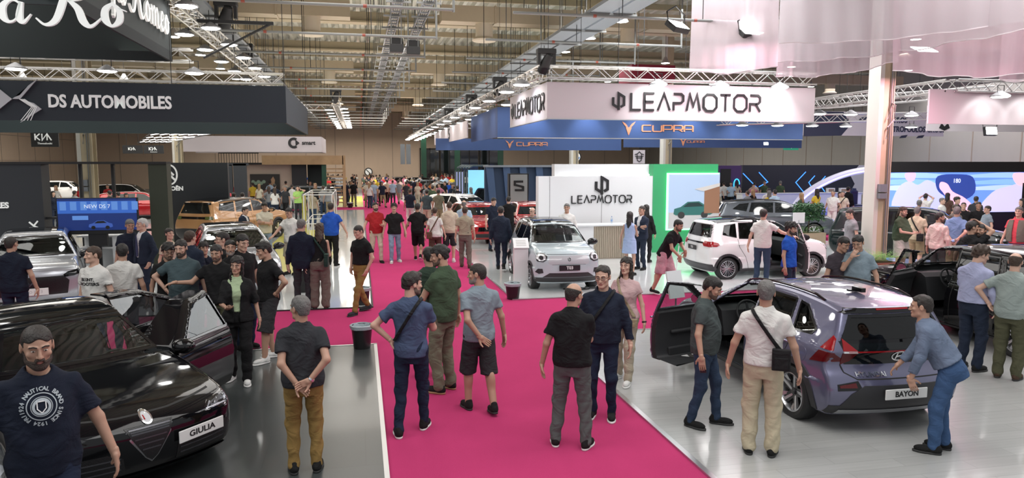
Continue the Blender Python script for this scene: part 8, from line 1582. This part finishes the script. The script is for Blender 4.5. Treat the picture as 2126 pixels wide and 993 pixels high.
pp('balding man in black polo and grey jeans standing wide on the magenta carpet', 1186, 928, H=1.74, face=172, hy=-28, hp=6, fat=.35, arms=('down', 'cross2'), legs='wide', top=T('polo', 'black', hem=.90), bottom=T('pants', 'greyj', w=.008), shoes=SBW, hair=('bald', 'dark'), skin=1)
pp('man in navy shirt and glasses facing the balding man in black polo', 1249, 868, H=1.80, face=-8, hy=-8, hp=8, fat=.3, arms=('down', 'down'), legs='stand', top=T('shirt', 'navysh', sleeve=1.8, hem=.90), bottom=T('pants', 'denimd'), shoes=SBW, hair=('receding', 'dark'), skin=0, specs=True, extra=[strap_bag(side=-1, back=False, bagz=1.05, strap_only=True)])
pp('woman with long dark hair in pale pink top and beige trousers, small bag', 1296, 792, H=1.70, sex='f', face=-18, hy=-6, arms=('down', 'down'), legs='half', top=T('tee', 'pinkp', sleeve=.4, hem=.92), bottom=T('pants', 'beige', w=.008), shoes=SW, hair=('long', 'dark'), skin=0, extra=[watch(1), strap_bag((.30, .25, .16), side=1, back=False, bagz=.95, size=(.13, .06, .10))])
pp('man in grey-green t-shirt and blue jeans looking down by the open car door', 1458, 882, H=1.72, face=82, hp=26, fat=.45, arms=('down', 'down'), legs='half', top=T('tee', 'teetl'), bottom=T('pants', 'denimb'), shoes=SB, hair=('short', 'black'), skin=1, beard=('short', 'black'), extra=[hand_item('phone', -1, 'dark phone in the hand of the man looking down by the open car door')])
pp('man in white t-shirt and beige trousers seen from behind with black shoulder bag', 1578, 942, H=1.79, face=180, arms=('down_out', 'down_out'), legs='stand', top=T('tee', 'white', hem=.93), bottom=T('pants', 'sand', w=.016), shoes=SB, hair=('short', 'grey'), skin=1, extra=[strap_bag(side=-1, bagz=1.08)])
pp('man in denim blue shirt and jeans bending to the tailgate of the violet car', 1962, 940, H=1.68, face=-92, lean=34, hp=-12, arms=(((.20, -.36, .78), (.6, .8, 0), (0, -.2, -1), (-1, 0, 0), .5), ((.12, -.56, .76), (.5, .5, -1), (0, -1, -.3), (0, 0, -1), .5)), legs='bend', top=T('shirt', 'chamb', sleeve=1.75, tuck=True), bottom=T('pants', 'jeansb', belt=True, w=.008), shoes=SB, hair=('receding', 'dark'), skin=1)
pp('man in lavender shirt and dark trousers looking into the black car', 2012, 768, H=1.80, face=150, hy=-30, hp=18, fat=.3, arms=('touch', 'down'), top=T('shirt', 'lav', sleeve=1.95, hem=.97), bottom=T('pants', 'nvtr', w=.01), shoes=SB, hair=('thick', 'brown'), skin=0)
pp('balding man in sage t-shirt and olive trousers with hand on hip at the frame edge', 2090, 786, H=1.74, face=170, hp=8, fat=.6, arms=('down', 'hip')[::-1], top=T('tee', 'sage'), bottom=T('pants', 'olive', w=.014), shoes=SBR, hair=('bald', 'brown'), skin=0)
# --- group round the black saloon
pp('man in dark navy polo seen from behind at the left frame edge', head=(22, 494), H=1.78, face=165, hy=-20, fat=.3, arms=('down', 'down'), top=T('polo', 'navytee'), bottom=T('pants', 'denimd'), hair=('buzz', 'dark'), skin=1, q=2)
r_, fg = pp('laughing man in white t-shirt with bold black print, looking left', head=(192, 518), H=1.76, face=-42, hy=-28, arms=('down', 'down'), top=T('tee', 'white'), bottom=T('pants', 'denimb'), hair=('short', 'brown'), skin=0, q=2); chest_text(['BLUNT,', 'SHOOTERS'], M_INKK, z0=1.30, size=.062)(fg, r_, fg.dzv)
pp('dark haired man in plain white t-shirt seen from behind', head=(253, 512), H=1.74, face=178, fat=.2, arms=('touch', 'down'), top=T('tee', 'white'), bottom=T('pants', 'denimb'), hair=('short', 'black'), skin=1, q=2)
pp('man with glasses in black t-shirt looking down, left of the bearded man', head=(348, 508), H=1.74, face=10, hp=14, arms=('down', 'down'), top=T('tee', 'black'), bottom=T('pants', 'denimd'), hair=('thick', 'black'), skin=1, specs=True, beard=('short', 'black'), q=2)
pp('bearded man in grey-blue short sleeved shirt and jeans', head=(377, 503), H=1.80, face=-8, hy=-14, hp=10, fat=.4, arms=('down', 'hip'), top=T('shirt', 'teal', sleeve=.7), bottom=T('pants', 'denim'), hair=('short', 'black'), skin=0, beard=('full', 'black'), q=2)
pp('young man with sunglasses on his head pointing with outstretched arm', head=(450, 513), H=1.74, face=-18, hp=12, arms=('down', 'point_side'), top=T('tee', 'black'), bottom=T('pants', 'olive'), hair=('short', 'black'), skin=1, beard=('short', 'black'), q=1)
pp('smiling man in black t-shirt with grey beard behind the pointing man', head=(478, 502), H=1.76, face=12, hy=-10, arms=('down', 'down'), top=T('tee', 'black'), bottom=T('pants', 'denimd'), hair=('short', 'black'), skin=1, beard=('short', 'grey'), q=2)
pp('man with glasses in profile looking left, behind the smiling man', head=(460, 485), H=1.82, face=-80, arms=('down', 'down'), top=T('tee', 'black'), bottom=T('pants', 'denimd'), hair=('short', 'black'), skin=0, specs=True, q=2)
pp('tall man in black t-shirt looking down beside the silver hatchback', head=(500, 488), H=1.86, face=30, hp=16, arms=('down', 'down'), top=T('tee', 'black'), bottom=T('pants', 'denimd'), hair=('short', 'black'), skin=0, q=2)
pp('boy in black t-shirt with blue print standing among the men', head=(423, 506), H=1.58, face=15, shw=.85, arms=('down', 'down'), top=T('tee', 'navytee'), bottom=T('pants', 'denimb'), hair=('fringe', 'black'), skin=1, q=2)
pp('man in black t-shirt and cargo shorts with white trainers, hand on hip', 562, 748, H=1.80, face=-62, hy=-14, hp=16, arms=('hip', 'down'), legs='half', top=T('tee', 'black', hem=.90), bottom=T('shorts', 'greysh', cut=.05, w=.012), shoes=SW, hair=('quiff', 'black'), skin=1)
pp('young woman with long black hair in black with a pale green top', 500, 792, H=1.72, sex='f', face=-6, hy=-12, hr=6, hp=8, arms=('down', 'hold_f'), legs='half', top=dict(kind='blouse', m=C_['black'], sleeve=1.0, open=True, loose=1., inner=cloth('mint', (.38, .48, .30))), bottom=T('pants', 'black', w=.012), shoes=SW, hair=('long', 'black'), skin=1)
# --- behind that group
pp('white haired man in dark suit with striped tie', head=(294, 458), H=1.82, face=-50, hy=-20, arms=('pocket', 'down'), top=T('blazer', 'suit', tie=mat('tie_stripe', (.03, .04, .10), .5)), bottom=T('pants', 'suit'), hair=('short', 'white'), skin=0, q=2)
pp('grey haired man in blue polo beside the suited man', head=(268, 459), H=1.80, face=-10, hy=20, hp=14, arms=('down', 'down'), top=T('polo', 'navysh'), bottom=T('pants', 'denimd'), hair=('short', 'grey'), skin=1, q=2)
pp('woman with tied back hair and pale top near the dark post', head=(352, 478), H=1.66, sex='f', face=30, arms=('down', 'down'), top=T('tee', 'beigel'), bottom=T('pants', 'taupe'), hair=('pony', 'dark'), skin=0, q=2)
pp('man in dark suit seen half from behind at the silver hatchback', head=(395, 482), H=1.80, face=140, arms=('down', 'down'), top=T('blazer', 'suit'), bottom=T('pants', 'suit'), hair=('short', 'brown'), skin=0, q=2)
pp('balding man in navy suit looking down beside the copper orange car', head=(506, 432), H=1.66, face=60, hp=18, arms=('down', 'down'), top=T('blazer', 'suit'), bottom=T('pants', 'suit'), hair=('receding', 'dark'), skin=0)
pp('man in beige t-shirt with arms crossed in front of the copper orange car', 553, 545, H=1.80, face=5, hp=18, fat=.1, arms=('cross', 'cross2'), top=T('tee', 'cream'), bottom=T('pants', 'ljeans'), shoes=SW, hair=('quiff', 'black'), skin=1)
pp('man in white t-shirt reaching down near the dark blazer man', 606, 570, H=1.78, face=-35, hp=16, arms=('down', 'touch'), top=T('tee', 'white'), bottom=T('shorts', 'beige'), hair=('short', 'black'), skin=1)
pp('man in dark blazer and grey trousers seen from behind on the white floor', 630, 640, H=1.82, face=168, hy=-14, hp=8, arms=('down', 'down'), top=T('blazer', 'navysh', hem=.80), bottom=T('pants', 'charcoal', w=.006), shoes=SBR, hair=('short', 'grey'), skin=0, q=1)
pp('woman with brown hair in black top and wide taupe trousers, green shoulder bag', 666, 640, H=1.74, sex='f', face=172, lean=10, hp=12, arms=('down', 'hold_c'), top=T('tank', 'black', hem=.96), bottom=T('pants', 'taupe', w=.03), shoes=SBR, hair=('long', 'brown'), skin=0, q=1, extra=[strap_bag((.02, .05, .04), side=-1, bagz=1.05, size=(.08, .2, .26))])
pp('man in royal blue polo walking away beside the lattice frame', 690, 553, H=1.82, face=170, fat=.6, arms=('down', 'down_out'), legs='half', top=T('polo', 'royal'), bottom=T('pants', 'black', w=.01), shoes=SBW, hair=('short', 'dark'), skin=0)
pp('young man in black polo and ochre trousers, hands in pockets, looking down left', 752, 650, H=1.79, face=-48, hp=20, arms=('pocket', 'pocket'), legs=((.06, -.24, 0, 5), (-.10, .24, .02, 15)), top=T('polo', 'black', tuck=True), bottom=T('pants', 'ochre', belt=False), shoes=(C_['charcoal'], M_SOLEK), hair=('buzz', 'dark'), skin=0)
# --- aisle
pp('smiling bearded man in red t-shirt and beige trousers walking toward the viewer', 782, 545, H=1.80, face=15, fat=.45, arms=('down_out', 'hold_f')[::-1], legs='half', top=T('tee', 'red'), bottom=T('pants', 'beigel'), shoes=SB, hair=('short', 'black'), skin=0, beard=('full', 'dark'))
r_, fg = pp('man in black t-shirt with white mountain print, light jeans', 820, 545, H=1.76, face=2, arms=('down_out', 'down_out'), legs='half_r', top=T('tee', 'black', loose=1.3), bottom=T('pants', 'ljeans', w=.004), shoes=SW, hair=('thick', 'black'), skin=0, beard=('moustache', 'dark')); V, F = strokes([[(-.10, -.05), (-.03, .07), (.02, .0), (.05, .05), (.10, -.05)], [(-.1, -.08), (.1, -.08)]], .012, 0); n = len(V)//2; chest_text([(V[:n]+np.array((0, 0, 1.28)), [f for f in F if all(i < n for i in f)])], M_INKW)(fg, r_, fg.dzv)
pp('man in black t-shirt and black shorts walking away', 868, 542, H=1.78, face=178, fat=.35, arms=('down_out', 'down_out'), legs='walk', top=T('tee', 'black'), bottom=T('shorts', 'black'), shoes=SBW, hair=('short', 'black'), skin=1)
pp('person in white t-shirt and brown shorts with a brown bag, walking away', 904, 548, H=1.70, sex='f', face=175, fat=.3, arms=('down', 'down'), legs='walk_r', top=T('tee', 'white'), bottom=T('shorts', 'brown'), shoes=SW, hair=('short', 'brown'), skin=0, extra=[strap_bag((.12, .06, .04), side=1, bagz=.98)])
pp('man in pale grey t-shirt and dark shorts walking away', 934, 545, H=1.82, face=180, fat=.3, arms=('down', 'down'), legs='stand', top=T('tee', 'beigel', sleeve=.75), bottom=T('shorts', 'charcoal', cut=.0), shoes=SW, hair=('buzz', 'brown'), skin=0)
pp('man in striped beige polo and grey-brown trousers walking away', 966, 556, H=1.74, face=180, arms=('down', 'down'), legs='half', top=T('polo', 'stripe', hem=.95), bottom=T('pants', 'taupe', w=.01, belt=True), shoes=SBR, hair=('short', 'brown'), skin=0)
pp('man in light blue shirt and dark trousers beyond the striped polo man', 964, 530, H=1.76, face=170, arms=('down', 'down'), top=T('shirt', 'lblue', sleeve=.7), bottom=T('pants', 'nvtr'), hair=('bald', 'grey'), skin=0)
pp('man in navy suit striding away toward the red hatchback', 1040, 562, H=1.80, face=178, arms=('down', 'down'), legs='walk', top=T('blazer', 'suit', hem=.80), bottom=T('pants', 'suit'), shoes=SB, hair=('short', 'dark'), skin=0)
pp('man in black t-shirt and black trousers by the red hatchback', 1056, 512, H=1.78, face=175, arms=('down', 'hold_c'), top=T('tee', 'black'), bottom=T('pants', 'black'), hair=('buzz', 'black'), skin=0)
pp('man in dark t-shirt looking down behind the suited man', 1024, 521, H=1.80, face=30, hp=18, arms=('down', 'down'), top=T('tee', 'navysh'), bottom=T('pants', 'denimd'), hair=('short', 'black'), skin=0)
pp('bald man with glasses behind the pale blue car', head=(1105, 434), H=1.66, face=-30, arms=('down', 'down'), top=T('shirt', 'greyt'), bottom=T('pants', 'nvtr'), hair=('bald', 'grey'), skin=0, specs=True)
pp('man in white shirt standing between the pale blue car and the white wall', head=(1177, 426), H=1.78, face=-5, arms=('down', 'down'), top=T('shirt', 'white'), bottom=T('pants', 'nvtr'), hair=('short', 'grey'), skin=1)
pp('woman in light blue dress with very long black hair', 1306, 572, H=1.68, sex='f', face=160, arms=('down', 'hold_c'), top=dict(kind='dress', m=C_['dress'], sleeve=0., hem=.98, loose=1.), bottom=T('skirt', 'dress', hem=.62), shoes=SB, hair=('long', 'black'), skin=1)
pp('man in navy suit with clasped hands facing the woman in light blue', 1330, 560, H=1.77, face=-40, arms=('hold_c', 'onother'), top=T('blazer', 'suit'), bottom=T('pants', 'suit'), shoes=SB, hair=('short', 'dark'), skin=1)
pp('woman with black hair and black jacket behind the suited man', 1340, 545, H=1.72, sex='f', face=165, arms=('down', 'down'), top=T('blazer', 'black'), bottom=T('pants', 'black'), shoes=SB, hair=('long', 'black'), skin=1)
r_, fg = pp('man in black t-shirt and pink patterned shorts leaning on a crutch', 1378, 612, H=1.78, face=62, lean=30, hp=5, arms=(((.16, -.42, .98), (.5, .6, 0), (0, -.4, -1), (-1, 0, 0), .8), ((.16, -.46, .90), (.5, .6, 0), (0, -.4, -1), (-1, 0, 0), .8)), legs='step', top=T('tee', 'black'), bottom=T('shorts', 'patt', cut=.0, w=.02), shoes=SBW, hair=('short', 'black'), skin=1, beard=('short', 'black'))
g = at_z(1400, 592); r = empty('crutch', g, 0, 'white walking crutch held by the man in pink patterned shorts', 'crutch'); MB().tube([(0, 0, .03), (.12, .05, .95), (.10, .05, 1.02), (.22, .0, 1.05)], .014, 6).build('shaft', M_WHT, r, True)
pp('man in white t-shirt and dark jeans at the open door of the white hatchback', 1580, 590, H=1.84, face=172, hy=-10, fat=.4, arms=('reach', 'hip')[::1] if 0 else ('down', 'reach_side'), top=T('tee', 'white'), bottom=T('pants', 'denimb', w=.006), shoes=SB, hair=('short', 'dark'), skin=0)
pp('bearded man with curly hair in royal blue t-shirt facing right', 1634, 640, H=1.76, face=72, hp=8, arms=('down', 'down'), top=T('tee', 'royal'), bottom=T('pants', 'nvtr'), hair=('curly', 'black'), skin=1, beard=('full', 'dark'))
pp('dark haired man in plum grey t-shirt looking down behind the violet car', head=(1746, 494), H=1.76, face=48, hp=22, arms=('down', 'down'), top=T('tee', 'plum'), bottom=T('pants', 'denimd'), hair=('short', 'black'), skin=1, q=2)
pp('man in grey-blue polo with his hand at his chin behind the violet car', head=(1784, 491), H=1.80, face=-15, hp=22, fat=.4, arms=('down', 'chin'), top=T('polo', 'pologb'), bottom=T('pants', 'denimd'), hair=('short', 'black'), skin=1, q=2)
pp('man in grey t-shirt looking down left of the tall column', head=(1768, 437), H=1.76, face=-60, hp=18, arms=('down', 'down'), top=T('tee', 'greyt'), bottom=T('pants', 'nvtr'), hair=('short', 'dark'), skin=0)
pp('man in white t-shirt and white shorts on the farther magenta carpet', 1726, 481, H=1.78, face=-15, fat=.3, arms=('down_out', 'down'), top=T('tee', 'white'), bottom=T('shorts', 'white'), shoes=(C_['royal'], M_SOLEW), hair=('buzz', 'grey'), skin=1)
pp('man in pale shirt with black strap and black trousers beside the man in white shorts', 1746, 480, H=1.74, face=-15, arms=('down', 'down'), top=T('shirt', 'beigel', sleeve=.8), bottom=T('pants', 'black'), hair=('short', 'grey'), skin=1, extra=[strap_bag(back=False, strap_only=True)])
pp('man in black jacket by the light arch', 1758, 465, H=1.80, face=150, arms=('down', 'down'), top=T('blazer', 'black'), bottom=T('pants', 'black'), hair=('short', 'black'), skin=1)
# --- around the dark green car
pp('large man with ponytail in green t-shirt and pale shorts', 1866, 570, H=1.80, face=60, fat=1.0, hp=8, arms=('hold_f', 'hold_f'), top=T('tee', 'green', loose=1.4), bottom=T('shorts', 'camo', w=.03), shoes=SB, hair=('pony', 'brown'), skin=0, beard=('short', 'brown'))
pp('man in cream t-shirt and khaki shorts with black shoulder bag by the dark green car', 1898, 562, H=1.76, face=160, fat=.3, arms=('hold_c', 'down'), top=T('tee', 'sand'), bottom=T('shorts', 'khaki', w=.012), shoes=SBW, hair=('short', 'grey'), skin=0, extra=[strap_bag(side=-1)])
pp('man in pale pink shirt seen from behind through the open black door', 1942, 588, H=1.74, face=150, hy=-40, arms=('down', 'down'), top=T('shirt', 'pinks', sleeve=1.8), bottom=T('pants', 'greyj'), hair=('short', 'black'), skin=1, beard=('short', 'black'))
pp('man in blue shirt and khaki trousers holding a bottle behind his back', 1978, 578, H=1.84, face=172, fat=.4, arms=('behind', 'behind2'), top=T('shirt', 'blues', sleeve=.8), bottom=T('pants', 'khaki', w=.012), shoes=SBR, hair=('short', 'grey'), skin=0, extra=[hand_item('bottle', -1, 'clear bottle held behind the back of the man in blue shirt')])
pp('man in black t-shirt raising his hand to his forehead', head=(2020, 463), H=1.84, face=140, hy=-30, fat=.6, arms=('down', 'head'), top=T('tee', 'black'), bottom=T('pants', 'black'), hair=('short', 'dark'), skin=1, q=2)
pp('bearded man in black partly hidden behind the man raising his hand', head=(2038, 470), H=1.78, face=-30, arms=('down', 'down'), top=T('tee', 'black'), bottom=T('pants', 'black'), hair=('short', 'black'), skin=1, beard=('full', 'black'), q=2)
pp('man in pale grey t-shirt with sunglasses at his collar beyond the bonnet', head=(2050, 430), H=1.64, face=-62, fat=.4, arms=('down', 'down'), top=T('tee', 'greyblue'), bottom=T('pants', 'denimb'), hair=('short', 'dark'), skin=0)
pp('bald man in white t-shirt beyond the dark green car looking right', head=(1957, 413), H=1.68, face=70, arms=('down', 'down'), top=T('tee', 'white'), bottom=T('pants', 'denimb'), hair=('buzz', 'grey'), skin=0)
pp('man in black polo beyond the dark green car facing the viewer', head=(2001, 423), H=1.68, face=5, fat=.4, arms=('down', 'down'), top=T('polo', 'black'), bottom=T('pants', 'black'), hair=('buzz', 'dark'), skin=0)
pp('grey haired man in fishing waistcoat over a coral shirt', head=(2116, 433), H=1.83, face=-20, fat=.4, arms=('down', 'down'), top=dict(kind='tee', m=C_['coral']), bottom=T('pants', 'denim'), hair=('short', 'grey'), skin=0, extra=[vest(C_['vestg'])])
for i, (px, py, fc, t, hr_, ar, lab) in enumerate(((1922, 405, 170, 'white', ('short', 'black'), ('head', 'head'), 'man in white with both arms raised beyond the dark green roof'), (1909, 418, 170, 'greyt', ('short', 'grey'), ('down', 'down'), 'short grey haired person beyond the dark green roof'), (1968, 403, 160, 'brown', ('long', 'dark'), ('down', 'down'), 'dark haired woman beyond the bald man'), (1988, 412, 60, 'charcoal', ('thick', 'black'), ('down', 'down'), 'man in charcoal looking right beyond the dark green car'), (2027, 410, 170, 'charcoal', ('short', 'dark'), ('down', 'down'), 'man in dark shirt seen from behind by the video wall'), (2032, 422, 0, 'black', ('short', 'dark'), ('down', 'down'), 'man with glasses in black facing the viewer by the video wall'), (2122, 415, -60, 'black', ('long', 'black'), ('down', 'down'), 'person in black at the frame edge by the video wall'), (1984, 428, 40, 'taupe', ('short', 'brown'), ('down', 'down'), 'man with brown hair close behind the dark green windscreen'))):
    pp(lab, head=(px, py), H=1.70, face=fc, arms=ar, top=T('tee', t), bottom=T('pants', 'nvtr'), hair=hr_, skin=i % 3, q=3)
# --- mid distance, left of the aisle
MID = [(620, 456, 'lime', 'charcoal', 0, ('phone_ear', 'hold_c'), 'man in lime green shirt holding a phone to his ear'), (608, 442, 'white', 'white', 160, ('down', 'down'), 'person all in white beside the dark grey car'), (650, 470, 'stripe', 'denimb', 170, ('down', 'down'), 'person in striped top behind the lattice frame'), (572, 446, 'suit', 'suit', 175, ('down', 'reach_side'), 'man in navy suit with outstretched arm seen from behind'), (595, 432, 'beigel', 'black', 175, ('down', 'down'), 'man in pale shirt seen from behind near the sand coloured wall'), (573, 425, 'suit', 'suit', -60, ('down', 'down'), 'grey haired man in dark suit, left of the suited pair'), (580, 424, 'suit', 'suit', -40, ('down', 'down'), 'second man in dark suit, right of the suited pair'), (540, 440, 'cream', 'taupe', 170, ('down', 'down'), 'blonde woman in cream beside the orange car'), (531, 425, 'blues', 'nvtr', -70, ('down', 'down'), 'man in blue shirt in front of the portrait poster'),
 (735, 429, 'black', 'khakig', 180, ('down', 'down'), 'man in black top and khaki trousers on the yellow floor'), (718, 430, 'navytee', 'nvtr', 175, ('down', 'down'), 'man in navy beside the yellow floor'), (763, 430, 'cream', 'khaki', 5, ('down', 'down'), 'older man in cream shirt and khaki trousers walking up the aisle'), (777, 429, 'lblue', 'ljeans', 0, ('down', 'down'), 'man in pale blue shirt and light jeans walking up the aisle'), (791, 425, 'white', 'black', 175, ('down', 'down'), 'woman in white top and black trousers in the aisle'), (816, 426, 'lblue', 'charcoal', 178, ('down', 'down'), 'man in pale blue shirt and dark trousers walking away down the aisle'), (802, 415, 'white', 'brown', 178, ('down', 'down'), 'person in white top with a bag strap far down the aisle'), (807, 410, 'pink', 'brown', 178, ('down', 'down'), 'person in pink top far down the aisle'), (831, 414, 'pinks', 'purple', 175, ('down', 'down'), 'person in pale pink top and purple trousers'), (846, 420, 'coral', 'green', 170, ('down', 'down'), 'woman in coral and green beside the aisle'), (861, 419, 'navysh', 'black', 170, ('down', 'down'), 'man in navy near the grey car platform'),
 (852, 470, 'navysh', 'white', 178, ('down', 'down'), 'man in navy polo with a black bag and pale trousers walking away'), (887, 474, 'teal', 'beigel', 180, ('down', 'down'), 'man in grey-green t-shirt and beige shorts walking away'), (911, 474, 'khakig', 'khaki', 178, ('down', 'down'), 'man in olive green t-shirt and khaki shorts'), (940, 445, 'navysh', 'nvtr', 10, ('hold_c', 'hold_c'), 'man in navy polo looking at papers by the black cars'), (933, 430, 'royal', 'nvtr', 0, ('down', 'down'), 'bald man in royal blue'), (924, 433, 'black', 'black', -60, ('down', 'down'), 'man in black beside the man in royal blue'), (893, 420, 'orange', 'red', 170, ('down', 'down'), 'woman in red dress by the grey car'), (903, 422, 'white', 'beige', 170, ('down', 'down'), 'man in white by the grey car'), (962, 421, 'white', 'denimb', 0, ('down', 'down'), 'woman with long hair beside the sky blue screen'), (996, 420, 'white', 'nvtr', -70, ('down', 'down'), 'grey haired man in white beyond the black cars'), (1037, 430, 'beigel', 'nvtr', -60, ('down', 'down'), 'balding man in beige behind the red hatchback')]
for i, (px, ft, t, b_, fc, ar, lab) in enumerate(MID):
    sx_ = 'f' if any(w_ in lab for w_ in ('woman', 'person')) else 'm'; hr_ = ('long', 'blond') if 'blonde' in lab else (('long', 'dark') if 'woman' in lab else (('bald' if 'bald' in lab else 'short'), 'grey' if ('grey haired' in lab or 'older' in lab) else ('black', 'dark', 'brown')[i % 3]))
    pp(lab, px, ft, H=1.76 if sx_ == 'm' else 1.68, sex=sx_, face=fc, arms=ar, legs=('half', 'half_r', 'stand')[i % 3], top=T('blazer' if t == 'suit' else 'tee', t), bottom=T('shorts' if 'shorts' in lab else 'pants', b_, w=.006), hair=hr_, skin=i % 3, shoes=(SB, SW, SBR)[i % 3])
for i, (px, py, t) in enumerate(((208, 384, 'white'), (320, 388, 'coral'), (485, 402, 'lblue'), (503, 402, 'white'))):
    pp(['white haired man in front of the wide blue screen, left', 'balding man in front of the wide blue screen, right', 'man in pale shirt behind the orange car roof, left', 'man in white shirt behind the orange car roof, right'][i], head=((438, 387), (470, 390), (485, 402), (503, 402))[i], H=(1.83, 1.76, 1.76, 1.76)[i], face=(0, 10, 175, 175)[i], top=T('shirt', t), bottom=T('pants', 'nvtr'), hair=('short', ('white', 'grey', 'dark', 'dark')[i]), skin=0, q=3)
# --- far crowds: every visitor on their own
def crowd(n, x0, x1, y0, y1, where, seed, avoid=.75):
    R = random.Random(seed); cols = [('white', 'white'), ('black', 'black'), ('navysh', 'navy'), ('lblue', 'pale blue'), ('red', 'red'), ('greyt', 'grey'), ('green', 'green'), ('beigel', 'beige'), ('royal', 'blue'), ('pink', 'pink'), ('yellow', 'yellow'), ('charcoal', 'charcoal')]; bt = [('nvtr', 'navy'), ('black', 'black'), ('denimb', 'blue'), ('khaki', 'khaki'), ('beige', 'beige')]; pos = []; seen = {}
    tries = 0; made = 0
    while made < n and tries < n*30:
        tries += 1; x, y = R.uniform(x0, x1), R.uniform(y0, y1)
        if any((x-a)**2+(y-b)**2 < avoid**2 for a, b in PEOPLE_XY) or any((x-a)**2+(y-b)**2 < 2.3**2 for a, b in CARS_XY): continue
        PEOPLE_XY.append((x, y)); made += 1; c, cn = R.choice(cols); b_, bn = R.choice(bt); f = R.random() < .35; away = R.random() < .6; hc = R.choice(['black', 'dark', 'brown', 'grey', 'blond' if f else 'dark'])
        lab = 'distant %s in %s top and %s trousers %s' % ('woman' if f else 'man', cn, bn, where)
        key = (c, b_, f); 
        if key in PROTO:
            r = copy_tree(PROTO[key]); r.location = (x, y, .012); r.rotation_euler = (0, 0, R.uniform(-.6, .6)+(PI if away else 0)); s_ = R.uniform(.95, 1.05); r.scale = [s_]*3; r['label'] = lab; r['group'] = 'visitors %s' % where
        else:
            r, _ = person('person', lab, xy=(x, y), face=(180 if away else 0)+R.uniform(-40, 40), H=1.67 if f else 1.76, sex='f' if f else 'm', arms=(R.choice(['down', 'hold_c', 'down_out', 'hip']), R.choice(['down', 'down_out', 'pocket', 'hold_f'])), legs=R.choice(['stand', 'half', 'walk']), top=T('tee', c), bottom=T('pants', b_, w=.006), hair=('long' if f else 'short', hc), skin=R.randrange(3), q=3, group='visitors %s' % where, base=.012); PROTO[key] = r
PROTO = {}
PEOPLE_XY = [(o.location.x, o.location.y) for o in COL.objects if o.parent is None and o.name.startswith('person')]
CARS_XY = [(o.location.x+dx*math.cos(o.rotation_euler.z), o.location.y+dx*math.sin(o.rotation_euler.z)) for o in COL.objects if o.parent is None and o.name.startswith('car') and o.get('category') == 'car' for dx in (-1.4, 0, 1.4)]+[(o.location.x, o.location.y) for o in COL.objects if o.name.startswith('steel_column')]
crowd(34, .4, 3.1, 48, 86, 'at the far end of the aisle', 1); crowd(40, -8, 0, 52, 86, 'beyond the yellow floor', 2); crowd(52, 3.4, 12, 44, 86, 'in front of the dark entrance windows', 3, .6); crowd(9, 3.4, 6, 38, 44, 'near the grey car platform', 8); crowd(26, -19, -9.5, 33, 48, 'seen through the black frame bays', 4); crowd(14, -9, -1.5, 38, 50, 'beside the sand coloured wall', 5); crowd(18, 15, 26, 41.2, 42.9, 'behind the long white counter', 6); crowd(10, 17, 26, 28, 33, 'beyond the dark grey crossover', 7)
